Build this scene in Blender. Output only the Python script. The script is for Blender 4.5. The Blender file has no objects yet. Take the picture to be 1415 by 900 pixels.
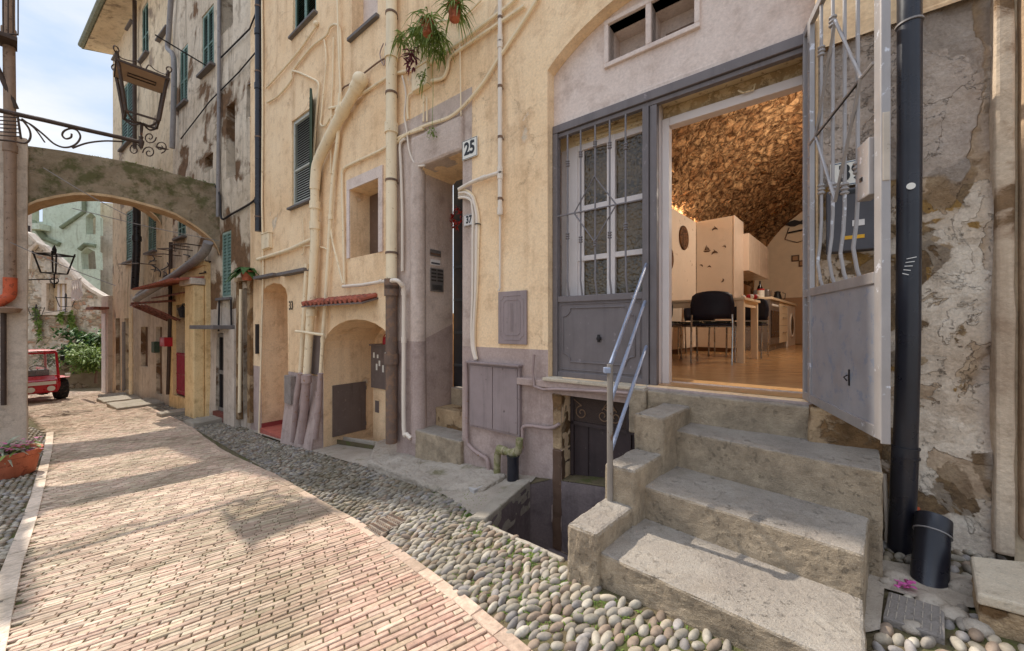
import bpy, bmesh, math, random
import numpy as np
from mathutils import Vector, Matrix, noise as mnoise
from mathutils.geometry import delaunay_2d_cdt
R = math.radians
random.seed(7); rng = np.random.default_rng(7)
scene = bpy.context.scene
COL = scene.collection

# ---------------------------------------------------------------- survey helpers
# sight lines of the survey photograph (1415 x 900, focal 515) used to measure where walls carry their features
FOC = 515.0; CX = 707.5; CY = 450.0
class Plane:
    """vertical plane: origin O (plan), u along, n outward (towards the street)"""
    def __init__(s, O, u, n):
        s.O = Vector(O); s.u = Vector(u).normalized(); s.n = Vector(n).normalized()
    def W(s, t, o, z):
        p = s.O + s.u*t + s.n*o
        return Vector((p.x, p.y, z))
    def hit(s, px, off=0.0):
        k = (px-CX)/FOC
        O = s.O + s.n*off
        t = (k*O.y - O.x)/(s.u.x - k*s.u.y)
        return t, O.y + s.u.y*t
    def p(s, px, py, off=0.0):
        t, Y = s.hit(px, off)
        return (t, (CY-py)/FOC*Y)
    def w(s, px, py, off=0.0):
        t, z = s.p(px, py, off)
        return s.W(t, off, z)
MAIN = Plane((1.65, 2.09), (-.796, .605), (-.605, -.796))
_c = MAIN.W(MAIN.hit(346)[0], 0, 0)
FAR = Plane((_c.x, _c.y), (-.83, .557), (-.557, -.83))
GATE = Plane((1.70, 2.165), (-.385, -.923), (-.923, .385))
ROOM = Plane((1.65, 2.09), (-.724, .69), (-.69, -.724))

GS = [-40, -3, -.6, .8, 1.5, 2.65, 3.9, 5.6, 6.9, 8.5, 10.6, 13, 17.7, 21, 30, 60]
GZ = [-.98, -.98, -1.06, -1.15, -1.25, -1.45, -1.6, -1.8, -1.93, -2.0, -2.04, -2.11, -2.34, -2.5, -2.8, -3.2]
def gs(s): return float(np.interp(s, GS, GZ))
def g(x, y):
    s = -.8*x + .6*y
    return (gs(s-.35)+gs(s)+gs(s+.35))/3
def G(px, py, dz=0.0):
    kx = (px-CX)/FOC; kz = (CY-py)/FOC
    lo, hi = .3, 60.
    for i in range(50):
        m = (lo+hi)/2
        if kz*m > g(kx*m, m)+dz: lo = m
        else: hi = m
    return Vector((kx*lo, lo, g(kx*lo, lo)+dz))

# ---------------------------------------------------------------- mesh builder
class MB:
    def __init__(s): s.v = []; s.f = []; s.m = []
    def add(s, vs, fs, mi=0):
        b = len(s.v); s.v += [tuple(v) for v in vs]
        s.f += [tuple(i+b for i in f) for f in fs]; s.m += [mi]*len(fs); return s
    def box8(s, p, mi=0):
        return s.add(p, [(0,3,2,1),(4,5,6,7),(0,1,5,4),(1,2,6,5),(2,3,7,6),(3,0,4,7)], mi)
    def box(s, x0, x1, y0, y1, z0, z1, mi=0):
        return s.box8([(x0,y0,z0),(x1,y0,z0),(x1,y1,z0),(x0,y1,z0),(x0,y0,z1),(x1,y0,z1),(x1,y1,z1),(x0,y1,z1)], mi)
    def pb(s, pl, t0, t1, o0, o1, z0, z1, mi=0):
        W = pl.W
        return s.box8([W(t0,o0,z0),W(t1,o0,z0),W(t1,o1,z0),W(t0,o1,z0),W(t0,o0,z1),W(t1,o0,z1),W(t1,o1,z1),W(t0,o1,z1)], mi)
    def prism(s, pl, poly, o0, o1, mi=0):
        n = len(poly)
        vs = [pl.W(t,o0,z) for t,z in poly] + [pl.W(t,o1,z) for t,z in poly]
        fs = [tuple(range(n)), tuple(range(2*n-1, n-1, -1))] + [(i,(i+1)%n,(i+1)%n+n,i+n) for i in range(n)]
        return s.add(vs, fs, mi)
    def extr(s, poly, z0, z1, mi=0):
        n = len(poly)
        z0f = z0 if callable(z0) else (lambda x,y: z0)
        z1f = z1 if callable(z1) else (lambda x,y: z1)
        vs = [(p[0],p[1],z0f(p[0],p[1])) for p in poly] + [(p[0],p[1],z1f(p[0],p[1])) for p in poly]
        fs = [tuple(range(n)), tuple(range(2*n-1, n-1, -1))] + [(i,(i+1)%n,(i+1)%n+n,i+n) for i in range(n)]
        return s.add(vs, fs, mi)
    def tube(s, pts, r, seg=8, caps=True, closed=False, mi=0, flat=None):
        pts = [Vector(p) for p in pts]; n = len(pts)
        rs = r if isinstance(r, (list, tuple)) else [r]*n
        vs = []; prev = None
        for i, p in enumerate(pts):
            if closed: d = pts[(i+1) % n]-pts[i-1]
            else: d = pts[min(i+1, n-1)]-pts[max(i-1, 0)]
            if d.length < 1e-9: d = Vector((0,0,1))
            d.normalize()
            if prev is None:
                a = Vector((0,0,1)) if abs(d.z) < .9 else Vector((1,0,0))
                a = (a - d*a.dot(d)).normalized()
            else:
                a = prev - d*prev.dot(d)
                a = a.normalized() if a.length > 1e-6 else Vector((1,0,0))
            prev = a; b = d.cross(a)
            fy = flat or 1
            for k in range(seg):
                th = 2*math.pi*(k+.5)/seg
                vs.append(p + a*(math.cos(th)*rs[i]) + b*(math.sin(th)*rs[i]*fy))
        fs = []
        for i in range(n if closed else n-1):
            j = (i+1) % n
            for k in range(seg):
                fs.append((i*seg+k, i*seg+(k+1) % seg, j*seg+(k+1) % seg, j*seg+k))
        if caps and not closed:
            fs.append(tuple(range(seg-1,-1,-1))); fs.append(tuple((n-1)*seg+k for k in range(seg)))
        return s.add(vs, fs, mi)
    def lathe(s, c, prof, seg=16, axis=(0,0,1), mi=0):
        ax = Vector(axis).normalized(); c = Vector(c)
        a = Vector((1,0,0)) if abs(ax.x) < .9 else Vector((0,1,0))
        a = (a-ax*a.dot(ax)).normalized(); b = ax.cross(a)
        vs = []
        for r_, h in prof:
            for k in range(seg):
                th = 2*math.pi*k/seg
                vs.append(c + ax*h + a*(math.cos(th)*r_) + b*(math.sin(th)*r_))
        fs = []
        n = len(prof)
        for i in range(n-1):
            for k in range(seg):
                fs.append((i*seg+k, i*seg+(k+1)%seg, (i+1)*seg+(k+1)%seg, (i+1)*seg+k))
        fs.append(tuple(range(seg-1,-1,-1))); fs.append(tuple((n-1)*seg+k for k in range(seg)))
        return s.add(vs, fs, mi)
    def blob(s, c, rad, seg=10, rings=6, mi=0, jit=0.0):
        c = Vector(c); rad = Vector(rad) if hasattr(rad, '__len__') else Vector((rad,)*3)
        prof = []
        vs = []
        for i in range(1, rings):
            ph = math.pi*i/rings
            for k in range(seg):
                th = 2*math.pi*k/seg
                j = 1+random.uniform(-jit, jit)
                vs.append((c.x+rad.x*j*math.sin(ph)*math.cos(th), c.y+rad.y*j*math.sin(ph)*math.sin(th), c.z+rad.z*j*math.cos(ph)))
        top = len(vs); vs.append((c.x,c.y,c.z+rad.z)); vs.append((c.x,c.y,c.z-rad.z))
        fs = []
        for i in range(rings-2):
            for k in range(seg): fs.append((i*seg+k, (i+1)*seg+k, (i+1)*seg+(k+1)%seg, i*seg+(k+1)%seg))
        for k in range(seg):
            fs.append((top, k, (k+1)%seg)); fs.append((top+1, (rings-2)*seg+(k+1)%seg, (rings-2)*seg+k))
        return s.add(vs, fs, mi)
    def leaf(s, c, d, L, w, droop=.3, mi=0, n=3, up=None):
        c = Vector(c); d = Vector(d).normalized()
        side = d.cross(up or Vector((0,0,1)))
        side = side.normalized() if side.length > 1e-3 else Vector((1,0,0))
        vs = []
        for i in range(n+1):
            t = i/n
            p = c + d*(L*t) + Vector((0,0,-1))*(droop*L*t*t)
            ww = w*math.sin(math.pi*min(.97, .12+t*.88))*.5
            vs += [p-side*ww, p+side*ww]
        return s.add(vs, [(2*i,2*i+1,2*i+3,2*i+2) for i in range(n)], mi)
    def build(s, name, mat, parent=None, smooth=False, label=None, cat=None, group=None, kind=None, bevel=0, center=False, autos=None):
        me = bpy.data.meshes.new(name)
        off = Vector((0,0,0))
        if parent is not None: off = parent['_w'] if '_w' in parent.keys() else parent.location
        off = Vector(off)
        org = Vector((0,0,0))
        if (center or parent is not None) and s.v:
            a = np.array(s.v); org = Vector(((a[:,0].min()+a[:,0].max())/2, (a[:,1].min()+a[:,1].max())/2, a[:,2].min()))
        me.from_pydata([(v[0]-org.x, v[1]-org.y, v[2]-org.z) for v in s.v], [], s.f)
        mats = mat if isinstance(mat, (list, tuple)) else [mat]
        for m_ in mats: me.materials.append(m_)
        if len(mats) > 1:
            me.polygons.foreach_set('material_index', s.m)
        bm = bmesh.new(); bm.from_mesh(me); bmesh.ops.recalc_face_normals(bm, faces=bm.faces); bm.to_mesh(me); bm.free()
        if smooth:
            me.polygons.foreach_set('use_smooth', [True]*len(me.polygons))
            try: me.set_sharp_from_angle(angle=R(40))
            except Exception: pass
        me.update()
        o = bpy.data.objects.new(name, me); COL.objects.link(o)
        o.location = org - off
        if parent is not None: o.parent = parent
        WPOS[o.name] = org
        tag(o, label, cat, group, kind)
        if bevel:
            b = o.modifiers.new('bevel', 'BEVEL'); b.width = bevel; b.segments = 2; b.limit_method = 'ANGLE'; b.angle_limit = R(35)
        return o
WPOS = {}
def tag(o, label=None, cat=None, group=None, kind=None):
    if label: o['label'] = label
    if cat: o['category'] = cat
    if group: o['group'] = group
    if kind: o['kind'] = kind
    return o
def thing(name, label, cat, loc=(0,0,0), group=None):
    o = bpy.data.objects.new(name, None); COL.objects.link(o); o.empty_display_size = .1
    o.location = loc; tag(o, label, cat, group); return o
def sub(mb, name, mat, part, **k):
    """a sub-part: child of a part mesh; part's world origin is known"""
    me_parent = part; org = WPOS[part.name]
    o = mb.build(name, mat, None, center=True, **k)
    o.parent = part; o.location = Vector(o.location) - org
    return o
def rough_mod(o, lev=4, strength=.012, scale=.12, bev=.01, seg=2, sc2=None):
    b = o.modifiers.new('bevel', 'BEVEL'); b.width = bev; b.segments = seg; b.limit_method = 'ANGLE'
    s_ = o.modifiers.new('subdiv', 'SUBSURF'); s_.subdivision_type = 'SIMPLE'; s_.levels = lev; s_.render_levels = lev
    for k, (sc, st) in enumerate([(scale, strength)] + ([(sc2, strength*.5)] if sc2 else [])):
        t = bpy.data.textures.new('clouds', 'CLOUDS'); t.noise_scale = sc; t.noise_depth = 3
        d = o.modifiers.new('displace', 'DISPLACE'); d.texture = t; d.texture_coords = 'GLOBAL'; d.strength = st; d.mid_level = .5
    return o
def inpoly(pts, poly):
    pts = np.asarray(pts, float); x = pts[:,0]; y = pts[:,1]; ins = np.zeros(len(x), bool)
    n = len(poly)
    for i in range(n):
        x0,y0 = poly[i][0], poly[i][1]; x1,y1 = poly[(i+1)%n][0], poly[(i+1)%n][1]
        if y0 == y1: continue
        c = ((y0 > y) != (y1 > y)) & (x < (x1-x0)*(y-y0)/(y1-y0)+x0)
        ins ^= c
    return ins
def cdt(outline, holes=(), lines=(), grid=.2, jitter=.25):
    """triangulated sheet with holes; returns 2-D verts, triangles"""
    vs = []; es = []
    def loop(p):
        b = len(vs); vs.extend([Vector((q[0],q[1])) for q in p]); es.extend([(b+i, b+(i+1)%len(p)) for i in range(len(p))])
    loop(outline)
    for h in holes: loop(h)
    for l in lines:
        b = len(vs); vs.extend([Vector((q[0],q[1])) for q in l]); es.extend([(b+i, b+i+1) for i in range(len(l)-1)])
    if grid:
        a = np.array([(q[0],q[1]) for q in outline]); x0,y0 = a.min(0); x1,y1 = a.max(0)
        gx, gy = np.meshgrid(np.arange(x0+grid*.5, x1, grid), np.arange(y0+grid*.5, y1, grid))
        p = np.stack([gx.ravel(), gy.ravel()], 1) + rng.uniform(-jitter*grid, jitter*grid, (gx.size, 2))
        p = p[inpoly(p, outline)]
        for h in holes: p = p[~inpoly(p, h)]
        vs.extend([Vector((q[0],q[1])) for q in p])
    v, e, f, *_ = delaunay_2d_cdt(vs, es, [], 0, 1e-5)
    v = [(q.x, q.y) for q in v]
    cen = np.array([[sum(v[i][0] for i in t)/3, sum(v[i][1] for i in t)/3] for t in f])
    ok = inpoly(cen, outline)
    for h in holes: ok &= ~inpoly(cen, h)
    return v, [f[i] for i in range(len(f)) if ok[i]], cen[ok]
def wall(mb, pl, outline, holes=(), off=0.0, grid=.25, amp=.0, ns=1.2, reveal=.25, mi=0, rmi=None, lines=(), matfn=None, seed=0.0):
    """wall face with openings; each opening gets a reveal (depth per opening)"""
    def D(t, z):
        if not amp: return off
        return off + amp*(mnoise.noise(Vector((t*ns, z*ns, seed))) + .5*mnoise.noise(Vector((t*ns*2.7, z*ns*2.7, seed+5))))
    v, f, cen = cdt(outline, holes, lines, grid)
    mb.v_base = len(mb.v)
    b = len(mb.v); mb.v += [tuple(pl.W(t, D(t,z), z)) for t,z in v]
    for i, t3 in enumerate(f):
        mb.f.append(tuple(j+b for j in t3)); mb.m.append(matfn(cen[i][0], cen[i][1]) if matfn else mi)
    for k, h in enumerate(holes):
        d = reveal[k] if isinstance(reveal, (list, tuple)) else reveal
        if d:
            n = len(h); dd = d
            mb.add([pl.W(t, D(t,z), z) for t,z in h] + [pl.W(t, off-dd, z) for t,z in h],
                   [(i,(i+1)%n,(i+1)%n+n,i+n) for i in range(n)], mi if rmi is None else rmi)
    return mb
def q(pl, pts, off=0.0): return [pl.p(x, y, off) for x, y in pts]
def rect(pl, px0, px1, py_top, py_bot, off=0.0, ref=None):
    """upright rectangle on the wall: horizontal extent px0..px1, heights read at column ref (default px0)"""
    ref = px0 if ref is None else ref
    ta = pl.hit(px0, off)[0]; tb = pl.hit(px1, off)[0]
    z1 = pl.p(ref, py_top, off)[1]; z0 = pl.p(ref, py_bot, off)[1]
    return min(ta,tb), max(ta,tb), z0, z1
def rpoly(r): t0,t1,z0,z1 = r; return [(t0,z0),(t1,z0),(t1,z1),(t0,z1)]
def catmull(pts, k=6):
    pts = [Vector(p) for p in pts]; out = []
    for i in range(len(pts)-1):
        p0 = pts[max(i-1,0)]; p1 = pts[i]; p2 = pts[i+1]; p3 = pts[min(i+2,len(pts)-1)]
        for j in range(k):
            t = j/k
            out.append(.5*((2*p1)+(p2-p0)*t+(2*p0-5*p1+4*p2-p3)*t*t+(3*p1-p0-3*p2+p3)*t*t*t))
    out.append(pts[-1]); return out

# ---------------------------------------------------------------- materials
class NM:
    def __init__(s, name, rough=.85, spec=.3, metal=0.0, color=(.5,.5,.5)):
        s.m = bpy.data.materials.new(name); s.m.use_nodes = True; s.nt = s.m.node_tree
        s.b = s.nt.nodes['Principled BSDF']
        s.b.inputs['Roughness'].default_value = rough; s.b.inputs['Metallic'].default_value = metal
        s.b.inputs['Specular IOR Level'].default_value = spec
        s.b.inputs['Base Color'].default_value = (*color, 1)
        s._pos = None
    def n(s, t, **kw):
        x = s.nt.nodes.new(t)
        for k, v in kw.items(): setattr(x, k, v)
        return x
    def L(s, a, b): s.nt.links.new(a, b)
    @property
    def pos(s):
        if s._pos is None: s._pos = s.n('ShaderNodeNewGeometry').outputs['Position']
        return s._pos
    def sc(s, v, vec=None, add=(0,0,0)):
        x = s.n('ShaderNodeMapping'); x.inputs['Scale'].default_value = v; x.inputs['Location'].default_value = add
        s.L(vec or s.pos, x.inputs['Vector']); return x.outputs[0]
    def noise(s, scale, detail=6, rough=.55, vec=None, dist=0.0, col=False):
        x = s.n('ShaderNodeTexNoise'); x.inputs['Scale'].default_value = scale; x.inputs['Detail'].default_value = detail
        x.inputs['Roughness'].default_value = rough; x.inputs['Distortion'].default_value = dist
        s.L(vec or s.pos, x.inputs['Vector']); return x.outputs['Color' if col else 'Fac']
    def vor(s, scale, feature='F1', out='Distance', vec=None, rnd=1.0):
        x = s.n('ShaderNodeTexVoronoi', feature=feature); x.inputs['Scale'].default_value = scale
        x.inputs['Randomness'].default_value = rnd
        s.L(vec or s.pos, x.inputs['Vector']); return x.outputs[out]
    def mr(s, f, a, b, c=0.0, d=1.0):
        x = s.n('ShaderNodeMapRange'); x.clamp = True
        for i, v in enumerate((a,b,c,d)): x.inputs[i+1].default_value = v
        s.L(f, x.inputs[0]); return x.outputs[0]
    def mix(s, f, a, b, mode='MIX'):
        x = s.n('ShaderNodeMix', data_type='RGBA', blend_type=mode)
        if isinstance(f, (int, float)): x.inputs[0].default_value = f
        else: s.L(f, x.inputs[0])
        for i, c in ((6, a), (7, b)):
            if isinstance(c, tuple): x.inputs[i].default_value = (*c[:3], 1)
            else: s.L(c, x.inputs[i])
        return x.outputs[2]
    def math(s, op, a, b=0.0, c=None):
        x = s.n('ShaderNodeMath', operation=op)
        for i, v in enumerate((a, b) if c is None else (a, b, c)):
            if isinstance(v, (int, float)): x.inputs[i].default_value = v
            else: s.L(v, x.inputs[i])
        return x.outputs[0]
    def sep(s, vec=None):
        x = s.n('ShaderNodeSeparateXYZ'); s.L(vec or s.pos, x.inputs[0]); return x.outputs
    def bump(s, h, strength=.5, dist=.01, nrm=None):
        x = s.n('ShaderNodeBump'); x.inputs['Strength'].default_value = strength; x.inputs['Distance'].default_value = dist
        s.L(h, x.inputs['Height'])
        if nrm: s.L(nrm, x.inputs['Normal'])
        return x.outputs[0]
    def out(s, col=None, nrm=None, rough=None):
        if col is not None: s.L(col, s.b.inputs['Base Color'])
        if nrm is not None: s.L(nrm, s.b.inputs['Normal'])
        if rough is not None: s.L(rough, s.b.inputs['Roughness'])
        return s.m
def srgb(r, g_, b):
    f = lambda c: (c/255/12.92) if c/255 <= .04045 else ((c/255+.055)/1.055)**2.4
    return (f(r), f(g_), f(b))
def sc_(c, k): return tuple(min(1, x*k) for x in c)

def plaster(name, c1, c2, stain, streak=.5, patch=None, patch_t=.6, bump=.4, fine=.6, crack=0.0, big=1.1, base_dirt=None, lump=.004):
    m = NM(name, .9, .2)
    n1 = m.noise(big, 9, .62)
    col = m.mix(m.mr(n1, .35, .65), c1, c2)
    n2 = m.noise(5, 8, .7)
    col = m.mix(m.mr(n2, .5, .72, 0, .6), col, stain)
    st = m.noise(1, 7, .65, vec=m.sc((5, 5, .45)))
    col = m.mix(m.mr(st, .52, .74, 0, streak), col, stain)
    sp = m.noise(55, 4, .6)
    col = m.mix(1.0, col, m.mix(m.mr(sp, .3, .7), (.86,.85,.84), (1.06,1.05,1.04)), 'MULTIPLY')
    h = m.math('ADD', m.math('MULTIPLY', m.noise(18, 6, .6), .6), m.math('MULTIPLY', m.noise(110, 3, .6), .25*fine))
    if patch:
        pn = m.noise(big*1.4, 7, .6, vec=m.sc((1,1,1), add=(7.3,2.1,4.4)), dist=.35)
        pm = m.mr(pn, patch_t, patch_t+.025)
        pv = m.noise(7, 8, .7, col=True)
        pc = m.mix(m.mr(m.noise(9, 8, .7), .35, .65), patch, sc_(patch, .55))
        edge = m.mr(pn, patch_t-.03, patch_t, 0, .55)
        col = m.mix(edge, col, sc_(stain, 1.1))
        col = m.mix(pm, col, pc)
        h = m.math('ADD', h, m.math('MULTIPLY', pm, -1.2))
        h = m.math('ADD', h, m.math('MULTIPLY', m.math('MULTIPLY', pm, m.noise(14, 8, .75)), 1.6))
    if crack:
        cv = m.vor(1.3, 'DISTANCE_TO_EDGE', vec=None)
        w = m.noise(2.2, 8, .7, col=True)
        warped = m.n('ShaderNodeVectorMath', operation='ADD')
        ws = m.n('ShaderNodeVectorMath', operation='SCALE'); ws.inputs['Scale'].default_value = .55
        m.L(w, ws.inputs[0]); m.L(m.pos, warped.inputs[0]); m.L(ws.outputs[0], warped.inputs[1])
        cv = m.vor(1.15, 'DISTANCE_TO_EDGE', vec=warped.outputs[0])
        cm = m.math('MULTIPLY', m.mr(cv, .0, .006, 1, 0), m.mr(m.noise(.9, 2), .48, .6))
        col = m.mix(m.math('MULTIPLY', cm, crack), col, sc_(stain, .25))
        h = m.math('SUBTRACT', h, m.math('MULTIPLY', cm, 1.2))
    if base_dirt:
        gn = m.sep()[2]
        zz = m.math('ADD', gn, m.math('MULTIPLY', m.noise(3, 7, .7), .5))
        col = m.mix(m.mr(zz, base_dirt[0], base_dirt[1], .75, 0), col, base_dirt[2])
    return m.out(col, m.bump(h, bump, .02))

def rubble(name, s1, s2, mortar, plast, pt=.5, scale=4.0, zsc=1.6, bump=.8, warm=None):
    """rough masonry with remains of render on it"""
    m = NM(name, .93, .15)
    w = m.noise(3.0, 4, .6, col=True)
    ws = m.n('ShaderNodeVectorMath', operation='SCALE'); ws.inputs['Scale'].default_value = .22; m.L(w, ws.inputs[0])
    ad = m.n('ShaderNodeVectorMath', operation='ADD'); m.L(m.sc((scale, scale, scale*zsc)), ad.inputs[0]); 
    ws.inputs['Scale'].default_value = 1.2; m.L(ws.outputs[0], ad.inputs[1])
    d = m.vor(1, 'DISTANCE_TO_EDGE', vec=ad.outputs[0]); cc = m.vor(1, 'F1', 'Color', vec=ad.outputs[0])
    cs = m.n('ShaderNodeSeparateColor'); m.L(cc, cs.inputs[0])
    col = m.mix(cs.outputs[0], s1, s2)
    if warm: col = m.mix(m.mr(cs.outputs[1], .72, .8), col, warm)
    col = m.mix(m.mr(m.noise(14, 8, .7), .35, .7, 0, .6), col, sc_(mortar, .6))
    mm = m.mr(d, .02, .1)
    col = m.mix(mm, mortar, col)
    pn = m.noise(1.5, 12, .66, dist=.3); pm = m.mr(pn, pt-.02, pt+.02)
    pc = m.mix(m.mr(m.noise(3, 8, .68), .4, .65), plast, sc_(plast, .62))
    pc = m.mix(m.mr(m.noise(1, 7, .65, vec=m.sc((6,6,.5))), .52, .72, 0, .6), pc, sc_(plast, .35))
    col = m.mix(pm, col, pc)
    h = m.math('MULTIPLY', m.mr(d, 0, .16), m.math('SUBTRACT', 1.0, pm))
    h = m.math('ADD', h, m.math('MULTIPLY', pm, .9))
    h = m.math('ADD', h, m.math('MULTIPLY', m.noise(22, 7, .7), .5))
    return m.out(col, m.bump(h, bump, .03))

def paint(name, c, rough=.5, metal=0.0, wear=None, wt=.62, bump=.15, spec=.4, var=.15, dirt=.0):
    m = NM(name, rough, spec, metal)
    col = m.mix(m.mr(m.noise(6, 8, .65), .3, .7), sc_(c, 1-var), sc_(c, 1+var))
    if dirt: col = m.mix(m.mr(m.noise(1, 7, .65, vec=m.sc((14,14,1.2))), .5, .75, 0, dirt), col, sc_(c, .35))
    h = m.noise(60, 5, .6)
    if wear:
        pn = m.noise(16, 9, .72); pm = m.mr(pn, wt, wt+.04); col = m.mix(pm, col, wear)
        h = m.math('SUBTRACT', m.math('MULTIPLY', h, .4), m.math('MULTIPLY', pm, .5))
    return m.out(col, m.bump(h, bump, .004), m.mr(m.noise(9, 5), .3, .7, max(0, rough-.1), min(1, rough+.15)))
def concrete(name, c1, c2, moss=None, bump=.6, mt=.6, gk=40, low=None):
    m = NM(name, .93, .15)
    col = m.mix(m.mr(m.noise(2.2, 9, .65), .35, .65), c1, c2)
    col = m.mix(m.mr(m.noise(13, 7, .65), .5, .75, 0, .4), col, sc_(c1, .5))
    col = m.mix(m.mr(m.noise(150, 3, .6), .58, .66, 0, .55), col, sc_(c2, 1.55))
    col = m.mix(m.mr(m.noise(90, 3, .6), .60, .7, 0, .55), col, sc_(c1, .4))
    if low:
        # sides of blocks are browner than the trodden tops
        nz = m.n('ShaderNodeNewGeometry'); z = m.sep(nz.outputs['Normal'])[2]
        col = m.mix(m.mr(z, .3, .7), m.mix(m.mr(m.noise(8, 8, .7), .35, .65), low, sc_(low, .55)), col)
    if moss: col = m.mix(m.mr(m.noise(3.5, 9, .7), mt, mt+.12, 0, .8), col, moss)
    h = m.math('ADD', m.math('MULTIPLY', m.noise(gk, 8, .7), .8), m.math('MULTIPLY', m.noise(170, 3, .6), .4))
    pit = m.math('MULTIPLY', m.mr(m.noise(34, 6, .75), .36, .42, 1, 0), m.mr(m.noise(5, 4), .4, .6))
    h = m.math('SUBTRACT', h, m.math('MULTIPLY', pit, .6)); col = m.mix(m.math('MULTIPLY', pit, .28), col, sc_(c1, .4))
    if low:
        zr = m.noise(1, 6, .65, vec=m.sc((9,9,1.6))); col = m.mix(m.mr(zr, .52, .72, 0, .35), col, sc_(low, .45))
        gr = m.noise(420, 2, .5); col = m.mix(1.0, col, m.mix(m.mr(gr, .35, .65), (.78,.77,.76), (1.15,1.14,1.12)), 'MULTIPLY')
    return m.out(col, m.bump(h, bump, .016))
def attrmat(name, rough=.8, k=1.0, bumpk=.4, bs=60, dirt=None, sun=None):
    m = NM(name, rough, .25)
    a = m.n('ShaderNodeAttribute'); a.attribute_name = 'Col'
    col = m.mix(1.0, a.outputs['Color'], m.mix(m.mr(m.noise(35, 6, .7), .3, .7), (.68,.68,.68), (1.2,1.2,1.2)), 'MULTIPLY')
    if dirt: col = m.mix(m.mr(m.noise(1.1, 9, .7), .48, .66, 0, .65), col, dirt)
    return m.out(col, m.bump(m.noise(bs, 7, .65), bumpk, .006))
# ---------------------------------------------------------------- palette
CREAM = plaster('cream_plaster', srgb(252,224,186), srgb(242,208,166), srgb(192,154,116), streak=.6, bump=.4, patch=srgb(240,218,190), patch_t=.66, crack=.35, base_dirt=(-1.9,-1.2,srgb(150,128,104)))
PINKW = plaster('pale_pink_plaster', srgb(232,216,206), srgb(220,202,192), srgb(176,152,138), streak=.3, bump=.35)
ROUGHW = plaster('rough_white_plaster', srgb(214,196,184), srgb(196,176,164), srgb(150,128,116), streak=.4, bump=.9, fine=1.6)
DADO = plaster('mauve_dado', srgb(194,174,166), srgb(174,154,146), srgb(122,100,94), streak=.5, bump=.35)
DADOR = plaster('rough_mauve_dado', srgb(188,168,160), srgb(166,146,138), srgb(118,98,92), streak=.4, bump=.9, fine=1.8)
STONEW = plaster('peeling_wall', srgb(205,190,174), srgb(178,158,140), srgb(122,100,80), streak=.35, patch=srgb(176,146,108), patch_t=.5, bump=1.0, crack=.8, big=1.7)
CEMENT = plaster('grey_cement_patch', srgb(158,148,142), srgb(140,130,124), srgb(108,98,92), streak=.3, bump=.7)
GREYW = plaster('old_grey_house_plaster', srgb(228,214,194), srgb(200,182,158), srgb(118,100,82), streak=.85, patch=srgb(138,106,78), patch_t=.56, bump=.9, big=.6)
TANW = plaster('tan_house_plaster', srgb(232,214,184), srgb(214,192,160), srgb(140,118,94), streak=.6, patch=srgb(170,150,130), patch_t=.62, bump=.5, big=.7)
ORANGE = plaster('orange_ochre_plaster', srgb(240,212,162), srgb(232,198,144), srgb(160,112,60), streak=.4, bump=.3)
PALE = plaster('pale_grey_render', srgb(214,202,188), srgb(196,180,164), srgb(140,122,106), streak=.6, bump=.4)
PIER = plaster('left_pier_render', srgb(222,206,188), srgb(204,186,168), srgb(130,110,94), streak=.4, bump=.4)
MINT = plaster('mint_green_render', srgb(208,216,198), srgb(188,198,178), srgb(142,142,122), streak=.8, bump=.4, big=.4)
ARCHM = concrete('mossy_arch_masonry', srgb(166,148,124), srgb(128,112,90), moss=srgb(84,84,48), mt=.47, gk=9, bump=1.0)
ARCHU = plaster('arch_soffit', srgb(214,184,146), srgb(190,156,118), srgb(140,110,80), streak=.3, bump=.7, fine=1.5)
RUBBLE = rubble('hill_masonry', srgb(206,188,166), srgb(168,146,122), srgb(150,136,118), srgb(210,198,182), pt=.52, scale=3.6, bump=.9, warm=srgb(178,136,110))
FOOT = plaster('wall_foot_masonry', srgb(190,164,130), srgb(160,134,104), srgb(104,84,64), streak=.4, patch=srgb(150,116,80), patch_t=.5, bump=1.1, big=2.6, fine=1.4)
STEPC = concrete('step_concrete', srgb(172,163,152), srgb(148,138,128), low=srgb(188,170,146), gk=55, bump=.8)
KERBC = concrete('kerb_concrete', srgb(176,166,152), srgb(152,142,128), moss=srgb(116,116,80), mt=.56)
APRON = concrete('apron_concrete', srgb(186,174,160), srgb(160,148,134), moss=srgb(116,110,80), mt=.58, gk=25)
WELLM = plaster('damp_well_render', srgb(140,126,124), srgb(112,100,100), srgb(80,72,70), streak=.5, bump=.7)
SOIL = concrete('joint_soil', srgb(112,100,78), srgb(90,80,60), moss=srgb(80,88,44), mt=.5)
EARTH = concrete('earth_ground', srgb(140,126,104), srgb(116,102,82), moss=srgb(84,90,54), mt=.55)
MARBLE = concrete('marble_step', srgb(214,200,178), srgb(192,176,154), gk=20)
IRON_G = paint('grille_grey_paint', srgb(122,116,118), .5, 0, wear=srgb(150,144,146), wt=.66, var=.08)
IRON_D = paint('dark_mauve_grey_paint', srgb(114,106,106), .55, 0, wear=srgb(138,128,130), wt=.62, var=.1, dirt=.35)
GALV = paint('galvanised_grey', srgb(162,156,154), .45, .3, wear=srgb(206,206,212), wt=.6, var=.1, dirt=.3)
GALVP = paint('galvanised_sheet', srgb(160,158,162), .5, .25, wear=srgb(140,146,160), wt=.55, var=.12)
STEELB = paint('handrail_steel', srgb(150,160,182), .4, .5, wear=srgb(120,120,124), wt=.62)
POSTM = paint('handrail_post_bare', srgb(140,132,124), .6, .3, wear=srgb(112,88,70), wt=.58)
WOODW = paint('white_joinery', srgb(226,216,212), .5, 0, wear=srgb(190,170,154), wt=.68, var=.04)
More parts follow.
